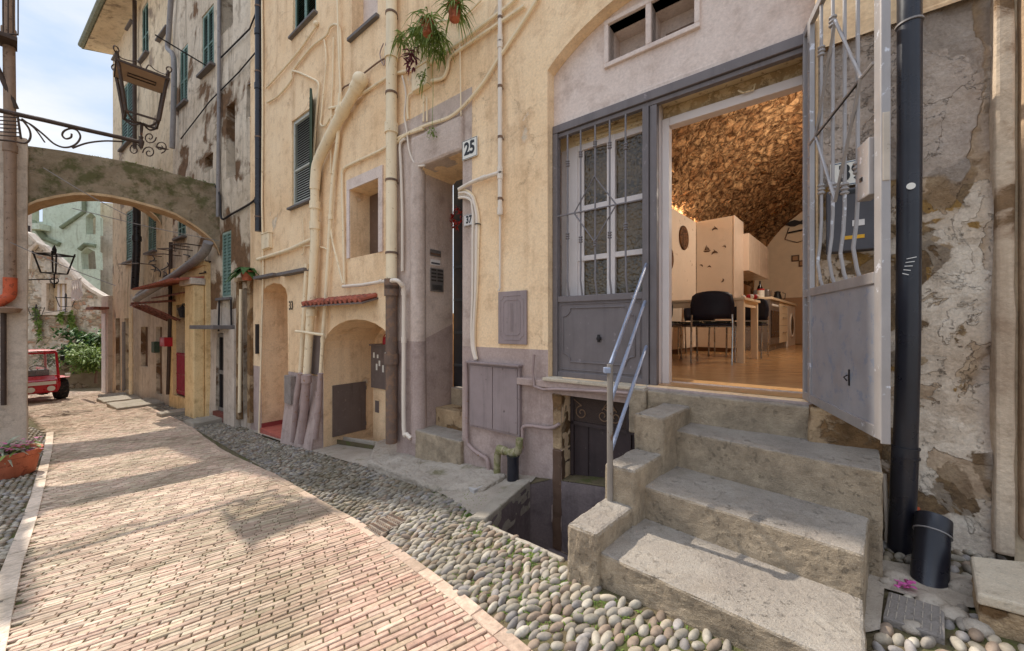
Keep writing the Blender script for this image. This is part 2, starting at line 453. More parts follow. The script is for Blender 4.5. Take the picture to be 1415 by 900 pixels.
WOODC = paint('cream_old_joinery', srgb(220,198,160), .65, 0, wear=srgb(160,130,98), wt=.56, var=.1)
BROWNM = paint('brown_cabinet_paint', srgb(110,96,90), .6, 0, wear=srgb(134,118,108), wt=.6, var=.1, dirt=.4)
MAUVEM = paint('mauve_cabinet_paint', srgb(150,134,132), .6, 0, wear=srgb(104,88,86), wt=.62, var=.1, dirt=.4)
DARKDOOR = paint('basement_door_paint', srgb(66,54,54), .55, 0, wear=srgb(96,84,80), wt=.62, var=.2, dirt=.5)
BLACKP = paint('black_plastic_pipe', srgb(34,34,42), .3, 0, wear=srgb(66,66,72), wt=.68, var=.2, spec=.5, bump=.08)
IRONB = paint('wrought_iron_brown', srgb(76,62,54), .65, .3, wear=srgb(116,80,58), wt=.6)
IRONDK = paint('old_black_iron', srgb(48,44,44), .6, .3, wear=srgb(94,74,60), wt=.64)
PIPEC = paint('cream_painted_pipe', srgb(240,220,186), .6, 0, wear=srgb(196,170,130), wt=.6, var=.05, dirt=.35)
PIPEW = paint('white_painted_pipe', srgb(226,212,196), .55, 0, wear=srgb(190,176,158), wt=.66, var=.05, dirt=.25)
PIPEM = paint('mauve_painted_pipe', srgb(164,142,136), .6, 0, wear=srgb(150,116,92), wt=.58, dirt=.3)
PIPEI = paint('rusty_iron_pipe', srgb(116,96,84), .75, .1, wear=srgb(132,104,84), wt=.5, bump=.5, dirt=.5)
PIPEMOSS = paint('mossy_old_pipe', srgb(158,148,118), .8, 0, wear=srgb(128,124,84), wt=.5, bump=.5, dirt=.4)
PIPEG = paint('grey_plastic_pipe', srgb(140,134,132), .5, 0, wear=srgb(110,100,94), wt=.6, dirt=.4)
PIPEBR = paint('brown_downpipe', srgb(150,124,104), .6, 0, wear=srgb(110,84,66), wt=.58, dirt=.4)
REDCL = paint('red_clay_pipe', srgb(196,92,58), .7, 0, wear=srgb(150,74,50), wt=.55)
TERRA = paint('terracotta', srgb(190,110,80), .8, 0, wear=srgb(156,84,62), wt=.55, bump=.3, dirt=.3)
TILER = paint('red_roof_tile', srgb(170,96,76), .85, 0, wear=srgb(110,70,58), wt=.52, bump=.5)
RUSTA = paint('rust_sheet', srgb(140,88,74), .8, .1, wear=srgb(94,60,50), wt=.5, bump=.4, dirt=.4)
TEAL = paint('faded_teal_shutter', srgb(112,138,128), .65, 0, wear=srgb(168,178,166), wt=.6, var=.12)
TEALF = paint('teal_shutter_frame', srgb(168,184,172), .65, 0, wear=srgb(120,132,122), wt=.6, var=.1)
GREENSH = paint('dark_green_shutter', srgb(62,78,62), .65, 0, wear=srgb(122,110,84), wt=.6, var=.15)
GREYSH = paint('grey_white_shutter', srgb(178,178,168), .6, 0, wear=srgb(120,124,112), wt=.6, var=.1)
SLATM = paint('weathered_slate', srgb(110,104,102), .8, 0, wear=srgb(140,130,122), wt=.6, bump=.4)
GUTTER = paint('grey_green_gutter', srgb(120,124,108), .7, .1, wear=srgb(150,146,128), wt=.55)
BROWNW = paint('brown_wood', srgb(104,80,64), .7, 0, wear=srgb(134,106,84), wt=.6, var=.15, dirt=.4)
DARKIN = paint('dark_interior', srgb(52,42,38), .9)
REDP = paint('red_vehicle_paint', srgb(190,24,38), .3, 0, wear=srgb(150,30,36), wt=.68, spec=.6, bump=.03)
REDG = paint('crimson_gate_paint', srgb(150,36,56), .5, 0, wear=srgb(180,80,86), wt=.66)
RUBBER = paint('tyre_rubber', srgb(40,38,38), .85, 0, wear=srgb(90,80,70), wt=.55, bump=.3)
ENAMEL = paint('white_enamel', srgb(228,224,214), .35, 0, wear=srgb(190,170,140), wt=.72, var=.03)
BLACKE = paint('black_enamel', srgb(30,30,32), .4)
BLUEE = paint('blue_enamel', srgb(60,90,120), .4)
NAVYB = paint('dark_letterbox_paint', srgb(80,78,82), .5, .2, wear=srgb(90,92,100), wt=.66)
STEELP = paint('intercom_steel', srgb(150,144,140), .35, .7)
PAPER = paint('paper_notice', srgb(214,208,204), .8)
REDBOX = paint('red_box_paint', srgb(176,34,44), .4)
YEL = paint('yellow_print', srgb(214,160,40), .6)
WHITEP = paint('white_flecks', srgb(225,222,218), .7)
# interior
CAB = paint('kitchen_laminate', srgb(232,214,194), .35, 0, var=.03, spec=.5, bump=.02)
CABE = paint('cabinet_edge', srgb(120,90,66), .6)
CABG = paint('glossy_fridge_front', srgb(226,204,184), .12, 0, var=.02, spec=.8, bump=.0)
BIRCH = paint('pale_birch_table', srgb(238,220,190), .45, 0, var=.06)
NAVYC = paint('navy_chair_plastic', srgb(28,30,48), .5, 0, var=.1, bump=.04)
CHROME = paint('chrome_tube', srgb(180,176,170), .25, .9, bump=.0)
ROOMW = paint('room_ochre_wall', srgb(230,208,180), .9, 0, var=.05)
ROOMW2 = paint('room_wainscot', srgb(178,140,106), .9, 0, var=.06)
OVENM = paint('oven_black_glass', srgb(30,26,26), .15, 0, spec=.6)
WASHW = paint('washer_white', srgb(222,210,196), .4)
RATTAN = paint('woven_rattan', srgb(110,76,50), .85, 0, wear=srgb(70,46,32), wt=.5, bump=.8)
CLOTHD = paint('patterned_cushion', srgb(40,44,40), .9, 0, wear=srgb(200,190,160), wt=.56, var=.1)

def leafmat(name, c1, c2, tr=.25):
    m = NM(name, .6, .3)
    col = m.mix(m.mr(m.noise(9, 4), .35, .65), c1, c2)
    m.b.inputs['Transmission Weight'].default_value = 0
    m.out(col)
    t = m.n('ShaderNodeBsdfTranslucent'); m.L(col, t.inputs['Color'])
    x = m.n('ShaderNodeMixShader'); x.inputs[0].default_value = tr
    m.L(m.b.outputs[0], x.inputs[1]); m.L(t.outputs[0], x.inputs[2])
    m.L(x.outputs[0], m.nt.nodes['Material Output'].inputs['Surface']); return m.m
LEAF = leafmat('spider_plant_leaf', (.10,.17,.03), (.28,.36,.10))
LEAFD = leafmat('dark_bush_leaf', (.03,.08,.02), (.10,.19,.05))
LEAFP = leafmat('purple_leaf', (.12,.02,.05), (.20,.05,.07))
MOSSL = leafmat('weed_leaf', (.07,.13,.02), (.20,.28,.05))
LEAFG = leafmat('agave_leaf', (.24,.28,.18), (.50,.52,.40))
FLOWER = leafmat('pink_flower', (.55,.12,.30), (.7,.25,.4))
PETAL = leafmat('magenta_petal', (.60,.06,.32), (.75,.2,.5))

def glassmat():
    m = NM('hammered_glass', .12, .7)
    v = m.vor(46, 'SMOOTH_F1'); n1 = m.noise(3, 4)
    col = m.mix(m.mr(n1, .4, .65), srgb(66,56,42), srgb(104,86,60))
    col = m.mix(m.mr(v, .15, .5), srgb(112,94,68), col)
    return m.out(col, m.bump(v, .6, .012))
GLASSH = glassmat()
def woodfloor():
    m = NM('laminate_floor', .22, .5)
    v = m.sc((1.2, 7, 1))
    col = m.mix(m.mr(m.noise(2.5, 8, .7, vec=v), .3, .7), srgb(168,124,80), srgb(208,166,116))
    return m.out(col, m.bump(m.noise(5, 5, .6, vec=v), .12, .01))
FLOORW = woodfloor()
def vaultmat():
    m = NM('vault_stone', .95, .1)
    w_ = m.noise(6, 5, .65, col=True); ws = m.n('ShaderNodeVectorMath', operation='SCALE'); ws.inputs['Scale'].default_value = .16; m.L(w_, ws.inputs[0])
    ad = m.n('ShaderNodeVectorMath', operation='ADD'); m.L(m.pos, ad.inputs[0]); m.L(ws.outputs[0], ad.inputs[1])
    d = m.vor(7.0, 'DISTANCE_TO_EDGE', vec=ad.outputs[0]); c = m.vor(7.0, 'F1', 'Color', vec=ad.outputs[0]); cs = m.n('ShaderNodeSeparateColor'); m.L(c, cs.inputs[0])
    col = m.mix(cs.outputs[0], srgb(206,164,118), srgb(164,120,80))
    col = m.mix(m.mr(m.noise(11, 8, .7), .36, .56), srgb(84,54,34), col)
    col = m.mix(m.mr(m.noise(2.4, 6, .7), .52, .66, 0, .4), col, srgb(84,56,38))
    col = m.mix(m.mr(d, .0, .07, .7, 0), col, srgb(70,48,32))
    h = m.math('ADD', m.mr(d, 0, .2), m.math('MULTIPLY', m.noise(18, 6, .65), .7))
    return m.out(col, m.bump(h, .9, .04))
VAULT = vaultmat()
def cloth():
    m = NM('laundry_cloth', .9, .1); return m.out(m.mix(m.mr(m.noise(6,4), .3, .7), srgb(214,206,198), srgb(236,230,224)))
LAUN = cloth()
LAMPGL = NM('lamp_glass', .1, .5, color=(.8,.76,.66)); LAMPGL.b.inputs['Alpha'].default_value = .35; LAMPGL = LAMPGL.m
def emis(name, c, s):
    m = NM(name, color=c); m.b.inputs['Emission Color'].default_value = (*c, 1); m.b.inputs['Emission Strength'].default_value = s; return m.m
STRIP = emis('warm_led_strip', (1.0,.72,.42), 14)

# ---------------------------------------------------------------- camera, sun, sky
cam = bpy.data.cameras.new('camera'); co = bpy.data.objects.new('camera', cam); COL.objects.link(co)
cam.sensor_width = 36; cam.lens = 36*FOC/1415; cam.clip_end = 1000; cam.clip_start = .02
co.location = (0,0,0); co.rotation_euler = (R(90),0,0); scene.camera = co
scene.view_settings.view_transform = 'Standard'; scene.view_settings.look = 'None'; scene.view_settings.exposure = 0
SUN = Vector((-.805, .593, 0)).normalized(); EL = R(47)
sdir = Vector((SUN.x*math.cos(EL), SUN.y*math.cos(EL), math.sin(EL)))
l = bpy.data.lights.new('sun', 'SUN'); l.energy = 5.0; l.angle = R(.5); l.color = (1, .93, .82)
lo = bpy.data.objects.new('sun', l); COL.objects.link(lo); lo.rotation_euler = sdir.to_track_quat('Z', 'Y').to_euler(); lo.location = (0,0,20)
w = bpy.data.worlds.new('World'); scene.world = w; w.use_nodes = True; nt = w.node_tree
bg = nt.nodes['Background']; sky = nt.nodes.new('ShaderNodeTexSky'); sky.sky_type = 'NISHITA'; sky.sun_disc = False
sky.sun_elevation = EL; sky.sun_rotation = math.atan2(SUN.x, SUN.y); sky.air_density = 1.0; sky.dust_density = .5; sky.ozone_density = 1.0
tc = nt.nodes.new('ShaderNodeTexCoord'); mp = nt.nodes.new('ShaderNodeMapping'); mp.inputs['Scale'].default_value = (1.0, 1.6, 3.2); mp.inputs['Rotation'].default_value = (.2,.5,.4)
nz = nt.nodes.new('ShaderNodeTexNoise'); nz.inputs['Scale'].default_value = 1.5; nz.inputs['Detail'].default_value = 7; nz.inputs['Roughness'].default_value = .5; nz.inputs['Distortion'].default_value = .6
mr_ = nt.nodes.new('ShaderNodeMapRange'); mr_.inputs[1].default_value = .40; mr_.inputs[2].default_value = .72; mr_.inputs[3].default_value = .8; mr_.inputs[4].default_value = .95
mx = nt.nodes.new('ShaderNodeMix'); mx.data_type = 'RGBA'; mx.inputs[7].default_value = (6.7, 7.0, 7.4, 1)
nt.links.new(tc.outputs['Generated'], mp.inputs[0]); nt.links.new(mp.outputs[0], nz.inputs['Vector']); nt.links.new(nz.outputs['Fac'], mr_.inputs[0])
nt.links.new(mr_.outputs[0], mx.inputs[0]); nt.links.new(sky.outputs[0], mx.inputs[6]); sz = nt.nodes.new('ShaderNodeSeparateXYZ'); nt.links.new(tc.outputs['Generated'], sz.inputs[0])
zr = nt.nodes.new('ShaderNodeMapRange'); zr.inputs[1].default_value = .62; zr.inputs[2].default_value = .92; zr.inputs[3].default_value = 1.0; zr.inputs[4].default_value = 2.3; nt.links.new(sz.outputs[2], zr.inputs[0])  # upper sky, out of view, boosted to add ambient light
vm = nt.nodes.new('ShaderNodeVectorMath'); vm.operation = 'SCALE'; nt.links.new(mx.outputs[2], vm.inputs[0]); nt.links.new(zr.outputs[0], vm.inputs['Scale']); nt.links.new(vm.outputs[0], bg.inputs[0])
m2 = nt.nodes.new('ShaderNodeMix'); m2.data_type = 'RGBA'; m2.inputs[6].default_value = (4.1, 5.1, 6.7, 1); m2.inputs[7].default_value = (6.9, 6.9, 6.9, 1)
r2_ = nt.nodes.new('ShaderNodeMapRange'); r2_.inputs[1].default_value = .42; r2_.inputs[2].default_value = .62; nt.links.new(nz.outputs['Fac'], r2_.inputs[0]); nt.links.new(r2_.outputs[0], m2.inputs[0]); nt.links.new(m2.outputs[2], mx.inputs[7]); bg.inputs[1].default_value = .15

# ---------------------------------------------------------------- ground
def xy(v): return (v.x, v.y)
RBp = [G(x, y) for x, y in ((735,900),(640,822),(500,722),(380,655),(265,590),(215,566),(172,550),(150,543))]
d0 = (RBp[0]-RBp[1]).normalized()
RBp = [RBp[0]+d0*4.0] + RBp
LBp = [G(x, y) for x, y in ((0,792),(30,720),(50,658),(60,625),(64,599))]
LBp = [LBp[0] + Vector((2.6,-1.9,0)), LBp[0] + Vector((1.2,-.98,0))] + LBp
LBf = [G(44,577), G(20,560), G(-30,548)]
FE = [G(-30,541), G(60,541), G(142,541)]
brick_poly = [xy(p) for p in RBp] + [xy(p) for p in FE[::-1]] + [xy(p) for p in LBf[::-1]] + [xy(p) for p in LBp[::-1]]
# well beside the stairs
S1L = (.25, 1.71); S_dir = Vector((.697, .717))
well = [xy(G(672,722)), (.275,1.86), (1.0, 2.56), xy(MAIN.W(.55,0,0)), xy(MAIN.W(1.66,0,0)), xy(G(733,668))]
def sheet(name, poly, holes, mat, dz, grid, kind='structure'):
    v, f, c = cdt(poly, holes, (), grid)
    mb = MB(); mb.add([(x, y, g(x,y)+dz) for x, y in v], f)
    return mb.build(name, mat, kind=kind, smooth=True)
sheet('ground', [(-70,-25),(40,-25),(40,70),(-70,70)], [[(p[0],p[1]) for p in well]], EARTH, -.12, 1.5)
allp = [xy(MAIN.W(-3,-.3,0))] + [xy(RBp[0]+Vector((1.5,-1,0)))] 
paveout = [xy(MAIN.W(-3,-.2,0)), (3.2,-1.6), (-.6,-2.4), (-4.5,-.2), (-6.2,2.2), (-8.9,5.3), (-9.2,6.9), (-17.5,10.5), (-19,14), xy(FAR.W(12.5,.0,0)), xy(FAR.W(0,-.2,0))]
sheet('cobble_bed', paveout, [[(p[0],p[1]) for p in well]], SOIL, -.006, .13)
sheet('brick_bed', brick_poly, [], SOIL, -.008, .13)

def set_cols(me, cols):
    a = me.color_attributes.new('Col', 'FLOAT_COLOR', 'POINT')
    a.data.foreach_set('color', np.asarray(cols, dtype=np.float32).ravel())
def np_mesh(name, V, F, cols, mat, kind, smooth):
    me = bpy.data.meshes.new(name)
    k = F.shape[1]
    me.vertices.add(len(V)); me.vertices.foreach_set('co', V.astype(np.float32).ravel())
    me.loops.add(F.size); me.loops.foreach_set('vertex_index', F.astype(np.int32).ravel())
    me.polygons.add(len(F)); me.polygons.foreach_set('loop_start', np.arange(0, F.size, k, dtype=np.int32)); me.polygons.foreach_set('loop_total', np.full(len(F), k, dtype=np.int32))
    me.polygons.foreach_set('use_smooth', np.full(len(F), smooth)); me.update(calc_edges=True); me.validate()
    set_cols(me, cols); me.materials.append(mat)
    o = bpy.data.objects.new(name, me); COL.objects.link(o); o['kind'] = kind; return o
def edge_dist(pts, line):
    d = np.full(len(pts), 1e9); P = np.asarray(pts)
    for a, b in zip(line[:-1], line[1:]):
        a = np.array(a); b = np.array(b); ab = b-a; t = np.clip(((P-a)@ab)/(ab@ab), 0, 1)
        d = np.minimum(d, np.linalg.norm(P-(a+t[:,None]*ab), axis=1))
    return d
# bricks on edge
BR = attrmat('brick_paving', .85, bumpk=.5, bs=70, dirt=srgb(120,108,84))
def brick_boxes(centers, dirs, Ls, Ws, cols, zt):
    n = len(centers); c = np.asarray(centers); d = np.asarray(dirs); e = np.stack([-d[:,1], d[:,0]], 1)
    Ls = np.asarray(Ls); Ws = np.asarray(Ws)
    V = []; bev = .003; g0 = np.array([g(*p) for p in c])
    def ring(dl, z):
        out = []
        for sx, sy in ((-1,-1),(1,-1),(1,1),(-1,1)):
            p = c + d*((Ls/2-dl)*sx)[:,None] + e*((Ws/2-dl)*sy)[:,None]
            out.append(np.concatenate([p, (z + np.array([g(*k_) for k_ in p]) - g0)[:,None]], 1))
        return out
    zt = np.asarray(zt)
    jit = rng.normal(0, .0016, n); tilt = rng.normal(0, .0010, (n,4))
    a = ring(0, zt-.03); b = ring(0, zt-bev+jit); t = ring(bev, zt+jit)
    for k in range(4): t[k][:,2] += tilt[:,k]
    V = np.stack(a+b+t, 1).reshape(-1, 3)
    f1 = np.array([(0,1,5,4),(1,2,6,5),(2,3,7,6),(3,0,4,7),(4,5,9,8),(5,6,10,9),(6,7,11,10),(7,4,8,11),(8,9,10,11)])
    F = (f1[None] + (np.arange(n)*12)[:,None,None]).reshape(-1,4)
    C = np.repeat(np.asarray(cols), 12, 0)
    return V, F, C
dR = np.array((.866,.5)); eR = np.array((-.5,.866))
L_, W_ = .116, .0325
bp = np.array(brick_poly)
ra = bp@dR; rb = bp@eR
cs, ds_, ls, ws_ = [], [], [], []
for j in range(int(rb.min()/W_)-1, int(rb.max()/W_)+2):
    drift = globals().get('drift', 0) + random.uniform(-.10,.12)
    off = drift + ((.5 if j % 2 else 0) if j*W_ < 2.6 else (.12 if j % 2 else -.12))
    for i in range(int(ra.min()/L_)-1, int(ra.max()/L_)+2):
        cs.append(dR*((i+off)*L_) + eR*(j*W_)); 
cs = np.array(cs)
_sd = edge_dist(cs, [xy(p) for p in RBp])*np.where(inpoly(cs, brick_poly), 1, -1)
_nearr = (_sd > -.045) & (_sd <= .052) & (cs[:,0] > -9)
_pc = cs[_nearr]; _ps = _sd[_nearr]
_in = _pc - dR*.058; _out = _pc + dR*(_ps/.93-.004)[:,None]
part_c = (_in+_out)/2; part_l = np.linalg.norm(_out-_in, axis=1)
_ok = (edge_dist(part_c, [xy(p) for p in LBp]) > .2) & inpoly(part_c, brick_poly) & (part_l > .02)
part_c = part_c[_ok]; part_l = part_l[_ok]
keep = inpoly(cs, brick_poly)
border = [xy(p) for p in RBp]; borderL = [xy(p) for p in LBp]
cs = cs[keep]; cs = cs[(edge_dist(cs, border) > .052) & (edge_dist(cs, borderL) > .075)]
n = len(cs)
base = np.array([srgb(216,192,170), srgb(204,178,156), srgb(210,190,166), srgb(190,162,142), srgb(208,178,158), srgb(198,180,154)])
ci = base[rng.integers(0, len(base), n)]*rng.uniform(.74,1.12,(n,1))
# redder towards the near right edge
red = np.clip(1 - edge_dist(cs, border[:4])/.8, 0, 1)[:,None]*.42*np.clip((4.2-cs[:,1:2])/2.5, 0, 1)
ci = ci*(1-red) + np.array(srgb(190,138,122))*rng.uniform(.75,1.15,(n,1))*red
cc = np.concatenate([ci, np.ones((n,1))], 1)
dd = np.tile(dR, (n,1)); an = rng.normal(0,.018,n); dd = np.stack([dd[:,0]*np.cos(an)-dd[:,1]*np.sin(an), dd[:,0]*np.sin(an)+dd[:,1]*np.cos(an)],1)
V1,F1,C1 = brick_boxes(cs, dd, np.full(n, L_-.006)+rng.normal(0,.002,n), np.full(n, W_-.006)+rng.normal(0,.0008,n), cc, [g(x,y)+.004 for x,y in cs])
def border_bricks(line, L, W, inset, c0, sign):
    C, D, Z, K, LL = [], [], [], [], []
    for a, b in zip(line[:-1], line[1:]):
        a = np.array(a); b = np.array(b); d = (b-a); ln = np.linalg.norm(d); d = d/ln; e = np.array((-d[1], d[0]))*sign
        m = max(1, round(ln/L))
        for i in range(m):
            LL.append(ln/m-.004); p = a + d*((i+.5)*ln/m) + e*inset
            C.append(p); D.append(d); Z.append(g(*p)+.010); K.append((*sc_(c0, random.uniform(.82,1.15)), 1))
    return brick_boxes(np.array(C), np.array(D), np.array(LL), np.full(len(C), W), K, Z)
V2,F2,C2 = border_bricks(border, .17, .056, .03, srgb(196,170,150), 1)
V3,F3,C3 = border_bricks(borderL, .34, .09, .045, srgb(226,206,186), -1)
_n = len(part_c); _cc = np.concatenate([base[rng.integers(0, len(base), _n)]*rng.uniform(.74,1.05,(_n,1)), np.ones((_n,1))], 1)
V4,F4,C4 = brick_boxes(part_c, np.tile(dR, (_n,1)), part_l, np.full(_n, W_-.006), _cc, [g(x,y)+.004 for x,y in part_c])
V = np.concatenate([V1,V2,V3,V4]); F = np.concatenate([F1, F2+len(V1), F3+len(V1)+len(V2), F4+len(V1)+len(V2)+len(V3)]); C = np.concatenate([C1,C2,C3,C4])
np_mesh('brick_street', V, F, C, BR, 'structure', False)

# pebbles
def ico(sub_):
    bm = bmesh.new(); bmesh.ops.create_icosphere(bm, subdivisions=sub_, radius=1); bm.verts.ensure_lookup_table()
    v = np.array([x.co[:] for x in bm.verts]); f = np.array([[q_.index for q_ in p.verts] for p in bm.faces]); bm.free(); return v, f
PEB = attrmat('river_pebble', .7, bumpk=.35, bs=45, dirt=srgb(104,94,70))
STAIR_FOOT = [(.25,1.71),(.37,1.63),(1.02,1.06),(1.33,1.40),(1.6,1.67),(1.6,2.2),(.98,2.5)]
slab_poly = [xy(G(p[0], p[1], .07)) for p in ((509,640),(600,668),(668,668),(700,650),(560,600),(520,612))]
apron_poly = [xy(FAR.W(.2,0,0))]+[xy(G(*p)) for p in ((352,598),(432,624),(533,654),(613,684),(653,712),(735,666))] + [xy(MAIN.W(1.9,-.3,0)), xy(MAIN.W(8.3,-.3,0))]
cover1 = [xy(G(*p)) for p in ((503,731),(541,712),(562,722),(523,744))]
cover2 = [xy(G(*p)) for p in ((1216,864),(1226,820),(1309,844),(1310,893))]
marb = [xy(G(*p, .1)) for p in ((1343,778),(1353,830),(1500,870),(1540,800))]
kerb_out = [xy(G(649,712)), (.27,1.80), (1.2,2.5), xy(MAIN.W(1.0,-.3,0)), xy(MAIN.W(1.95,-.3,0))]
def pebbles(poly, excl, spacing, lenr, widr, subd, yaw0, name, cols, hgt=.018, skip=0.0):
    a = np.array(poly); e = np.array((math.cos(yaw0), math.sin(yaw0))); f_ = np.array((-e[1], e[0]))
    pa = a@e; pb_ = a@f_
    sx, sy = spacing
    i, j = np.meshgrid(np.arange(pa.min(), pa.max(), sx), np.arange(pb_.min(), pb_.max(), sy))
    row = np.round((j-pb_.min())/sy).astype(int)
    i = i + (row % 2)*sx*.5
    i = i.ravel() + rng.uniform(-.13,.13,i.size)*sx; j = j.ravel() + rng.uniform(-.13,.13,j.size)*sy
    P = i[:,None]*e + j[:,None]*f_
    P = P[inpoly(P, poly)]
    for x in excl: P = P[~inpoly(P, x)]
    if skip: P = P[rng.uniform(0,1,len(P)) > skip]
    n = len(P)
    v, f = ico(subd); nv = len(v)
    v = v*(1+.0*v)
    A = rng.uniform(*lenr, n)/2; B = rng.uniform(*widr, n)/2; Cc = rng.uniform(.8,1.25,n)*hgt
    yaw = yaw0 + rng.normal(0,.30,n); ty = rng.normal(0,.18,n)
    x = v[None,:,0]*A[:,None]; y = v[None,:,1]*B[:,None]*(1+.18*v[None,:,0]*rng.uniform(-1,1,(n,1))); z = v[None,:,2]*Cc[:,None]
    z2 = z*np.cos(ty)[:,None] + x*np.sin(ty)[:,None]; 
    X = x*np.cos(yaw)[:,None] - y*np.sin(yaw)[:,None] + P[:,:1]; Y = x*np.sin(yaw)[:,None] + y*np.cos(yaw)[:,None] + P[:,1:]
    gz = np.array([g(p[0],p[1]) for p in P])
    Z = z2 + gz[:,None] + rng.normal(-.005,.004,n)[:,None]
    V = np.stack([X,Y,Z], 2).reshape(-1,3)
    F = (f[None] + (np.arange(n)*nv)[:,None,None]).reshape(-1,3)
    base = np.array(cols); c = base[rng.integers(0, len(base), n)]*rng.uniform(.60,1.02,(n,1))
    C = np.repeat(np.concatenate([c, np.ones((n,1))],1), nv, 0)
    return V, F, C
PC = [srgb(176,166,150), srgb(160,150,138), srgb(180,166,146), srgb(156,144,128), srgb(164,156,150), srgb(188,178,162), srgb(160,140,122)]
fac = [xy(MAIN.W(-2.2,-.05,0)), xy(MAIN.W(8.4,.02,0))]
rb = [xy(p) for p in RBp]
near = [rb[0], rb[1], rb[2], rb[3], xy(MAIN.W(4.2,0,0)), xy(MAIN.W(-2.2,-.05,0)), (3.3,.2)]
far_ = [rb[3], rb[4], rb[5], rb[6], rb[7], rb[8], xy(FAR.W(11.5,.02,0)), xy(FAR.W(0,.02,0)), xy(MAIN.W(4.2,0,0))]
patch_r = [xy(G(*p)) for p in ((1190,770),(1300,790),(1350,800),(1348,842),(1300,838),(1222,815),(1216,872),(1180,880))]
sheet('concrete_ground', patch_r, [], APRON, .006, .1)
ex = [patch_r, STAIR_FOOT, kerb_out, slab_poly, apron_poly, cover1, cover2, marb]
yw = R(38)
V,F,C = pebbles(near, ex, (.061,.033), (.054,.082), (.028,.039), 2, yw, 'n', PC, skip=.02)
np_mesh('near_cobbles', V, F, C, PEB, 'structure', True)
V,F,C = pebbles(far_, ex, (.068,.038), (.056,.086), (.030,.042), 1, yw, 'f', [sc_(c,.9) for c in PC])
np_mesh('far_cobbles', V, F, C, PEB, 'structure', True)
lp = [xy(p) for p in LBp]
left_ = [lp[0], lp[2], lp[3], lp[4], lp[5], lp[6], xy(G(30,585)), (-9.1,6.2), (-8.9,5.2), (-6.2,2.2), (-4.5,-.2)]
V,F,C = pebbles(left_, [], (.072,.048), (.058,.086), (.038,.052), 1, R(10), 'l', PC)
np_mesh('left_cobbles', V, F, C, PEB, 'structure', True)
sheet('apron_path', apron_poly, [], APRON, .004, .25)
# grass and weeds in the joints
mb = MB()
def tuft(p, k, h):
    for _ in range(k):
        a = random.uniform(0, 6.28); el = random.uniform(.3,1.2)
        mb.leaf(p+Vector((random.gauss(0,.008),random.gauss(0,.008),0)), (math.cos(a)*math.cos(el), math.sin(a)*math.cos(el), math.sin(el)), random.uniform(.5,1)*h, random.uniform(.15,.3)*h, .4, n=2)
zones = [((560,730),(700,650),1000,.020),((680,720),(880,800),420,.020),((480,700),(650,740),260,.022),((740,830),(1000,900),160,.026),((400,625),(520,670),160,.02),((380,640),(520,720),90,.02)]
zones = [((620,720),(860,880),500,.022),((600,668),(700,735),900,.026),((690,725),(800,775),500,.026),((500,700),(660,745),230,.020),((740,800),(1010,898),110,.028),((560,690),(780,850),160,.022),((280,585),(460,650),160,.03)]
npoly = np.array(paveout)
for a, b, k, h in zones:
    for _ in range(k):
        px = random.gauss((a[0]+b[0])/2, (b[0]-a[0])/4); py = random.gauss((a[1]+b[1])/2, abs(b[1]-a[1])/4)
        p = G(px, py)
        if inpoly([xy(p)], brick_poly)[0] or inpoly([xy(p)], well)[0] or inpoly([xy(p)], STAIR_FOOT)[0] or inpoly([xy(p)], kerb_out)[0] or inpoly([xy(p)], slab_poly)[0]: continue
        tuft(p+Vector((0,0,-.006)), random.randint(4,9), h)
mb.build('weeds', MOSSL, kind='stuff')
# ---------------------------------------------------------------- the well and its kerb
wz = -1.85
mb = MB()
W_ = [Vector((p[0],p[1],0)) for p in well]
n = len(W_)
mb.add([(p.x,p.y,g(p.x,p.y)-.01) for p in W_]+[(p.x,p.y,wz) for p in W_], [(i,(i+1)%n,(i+1)%n+n,i+n) for i in range(n)]+[tuple(range(n,2*n))])
mb.build('basement_well', WELLM, kind='structure')
def kerb(name, a, b, w, h, label, side):
    a = Vector((a[0],a[1])); b = Vector((b[0],b[1])); d = (b-a).normalized(); e = Vector((-d.y,d.x))*side*w
    P = [a, b, b+e, a+e]
    mb = MB(); mb.extr([(p.x,p.y) for p in P], lambda x,y: g(x,y)-.2, lambda x,y: g(x,y)+h)
    o = mb.build(name, KERBC, label=label, cat='kerb', center=True); rough_mod(o, 4, .014, .1, .012); return o
kerb('kerb', well[0], well[5], .125, .03, 'broad mossy concrete kerb along the street side of the sunken basement well', 1)
kerb('kerb', (well[0][0]-.01,well[0][1]-.015), (.27,1.87), .03, .012, 'thin pale edging strip between cobbles and the sunken basement well', -1)
# ---------------------------------------------------------------- stairs
st = thing('stone_staircase', 'worn concrete staircase with stepped side blocks climbing to the open kitchen doorway', 'staircase', (.8,1.8,-1.15))
T = {1:((.37,1.659),(1.02,1.07),-1.0), 2:((.657,1.966),(1.285,1.357),-.835), 3:((.92,2.28),(1.575,1.585),-.625)}
backR = {1:(1.32,1.40), 2:(1.60,1.67), 3:(1.90,1.93)}
def ext(a, b, k): return (a[0]+(b[0]-a[0])*k, a[1]+(b[1]-a[1])*k)
for i in (1,2,3):
    a, b, z = T[i]
    P = [ext(b,a,1.06), b, backR[i], (1.86,2.25), (1.15,2.62), (a[0]+.26,a[1]+.3)]
    o = MB().extr(P, -1.45, z).build('step', STEPC, st)
    rough_mod(o, 5, .012, .16, .012, sc2=.025)
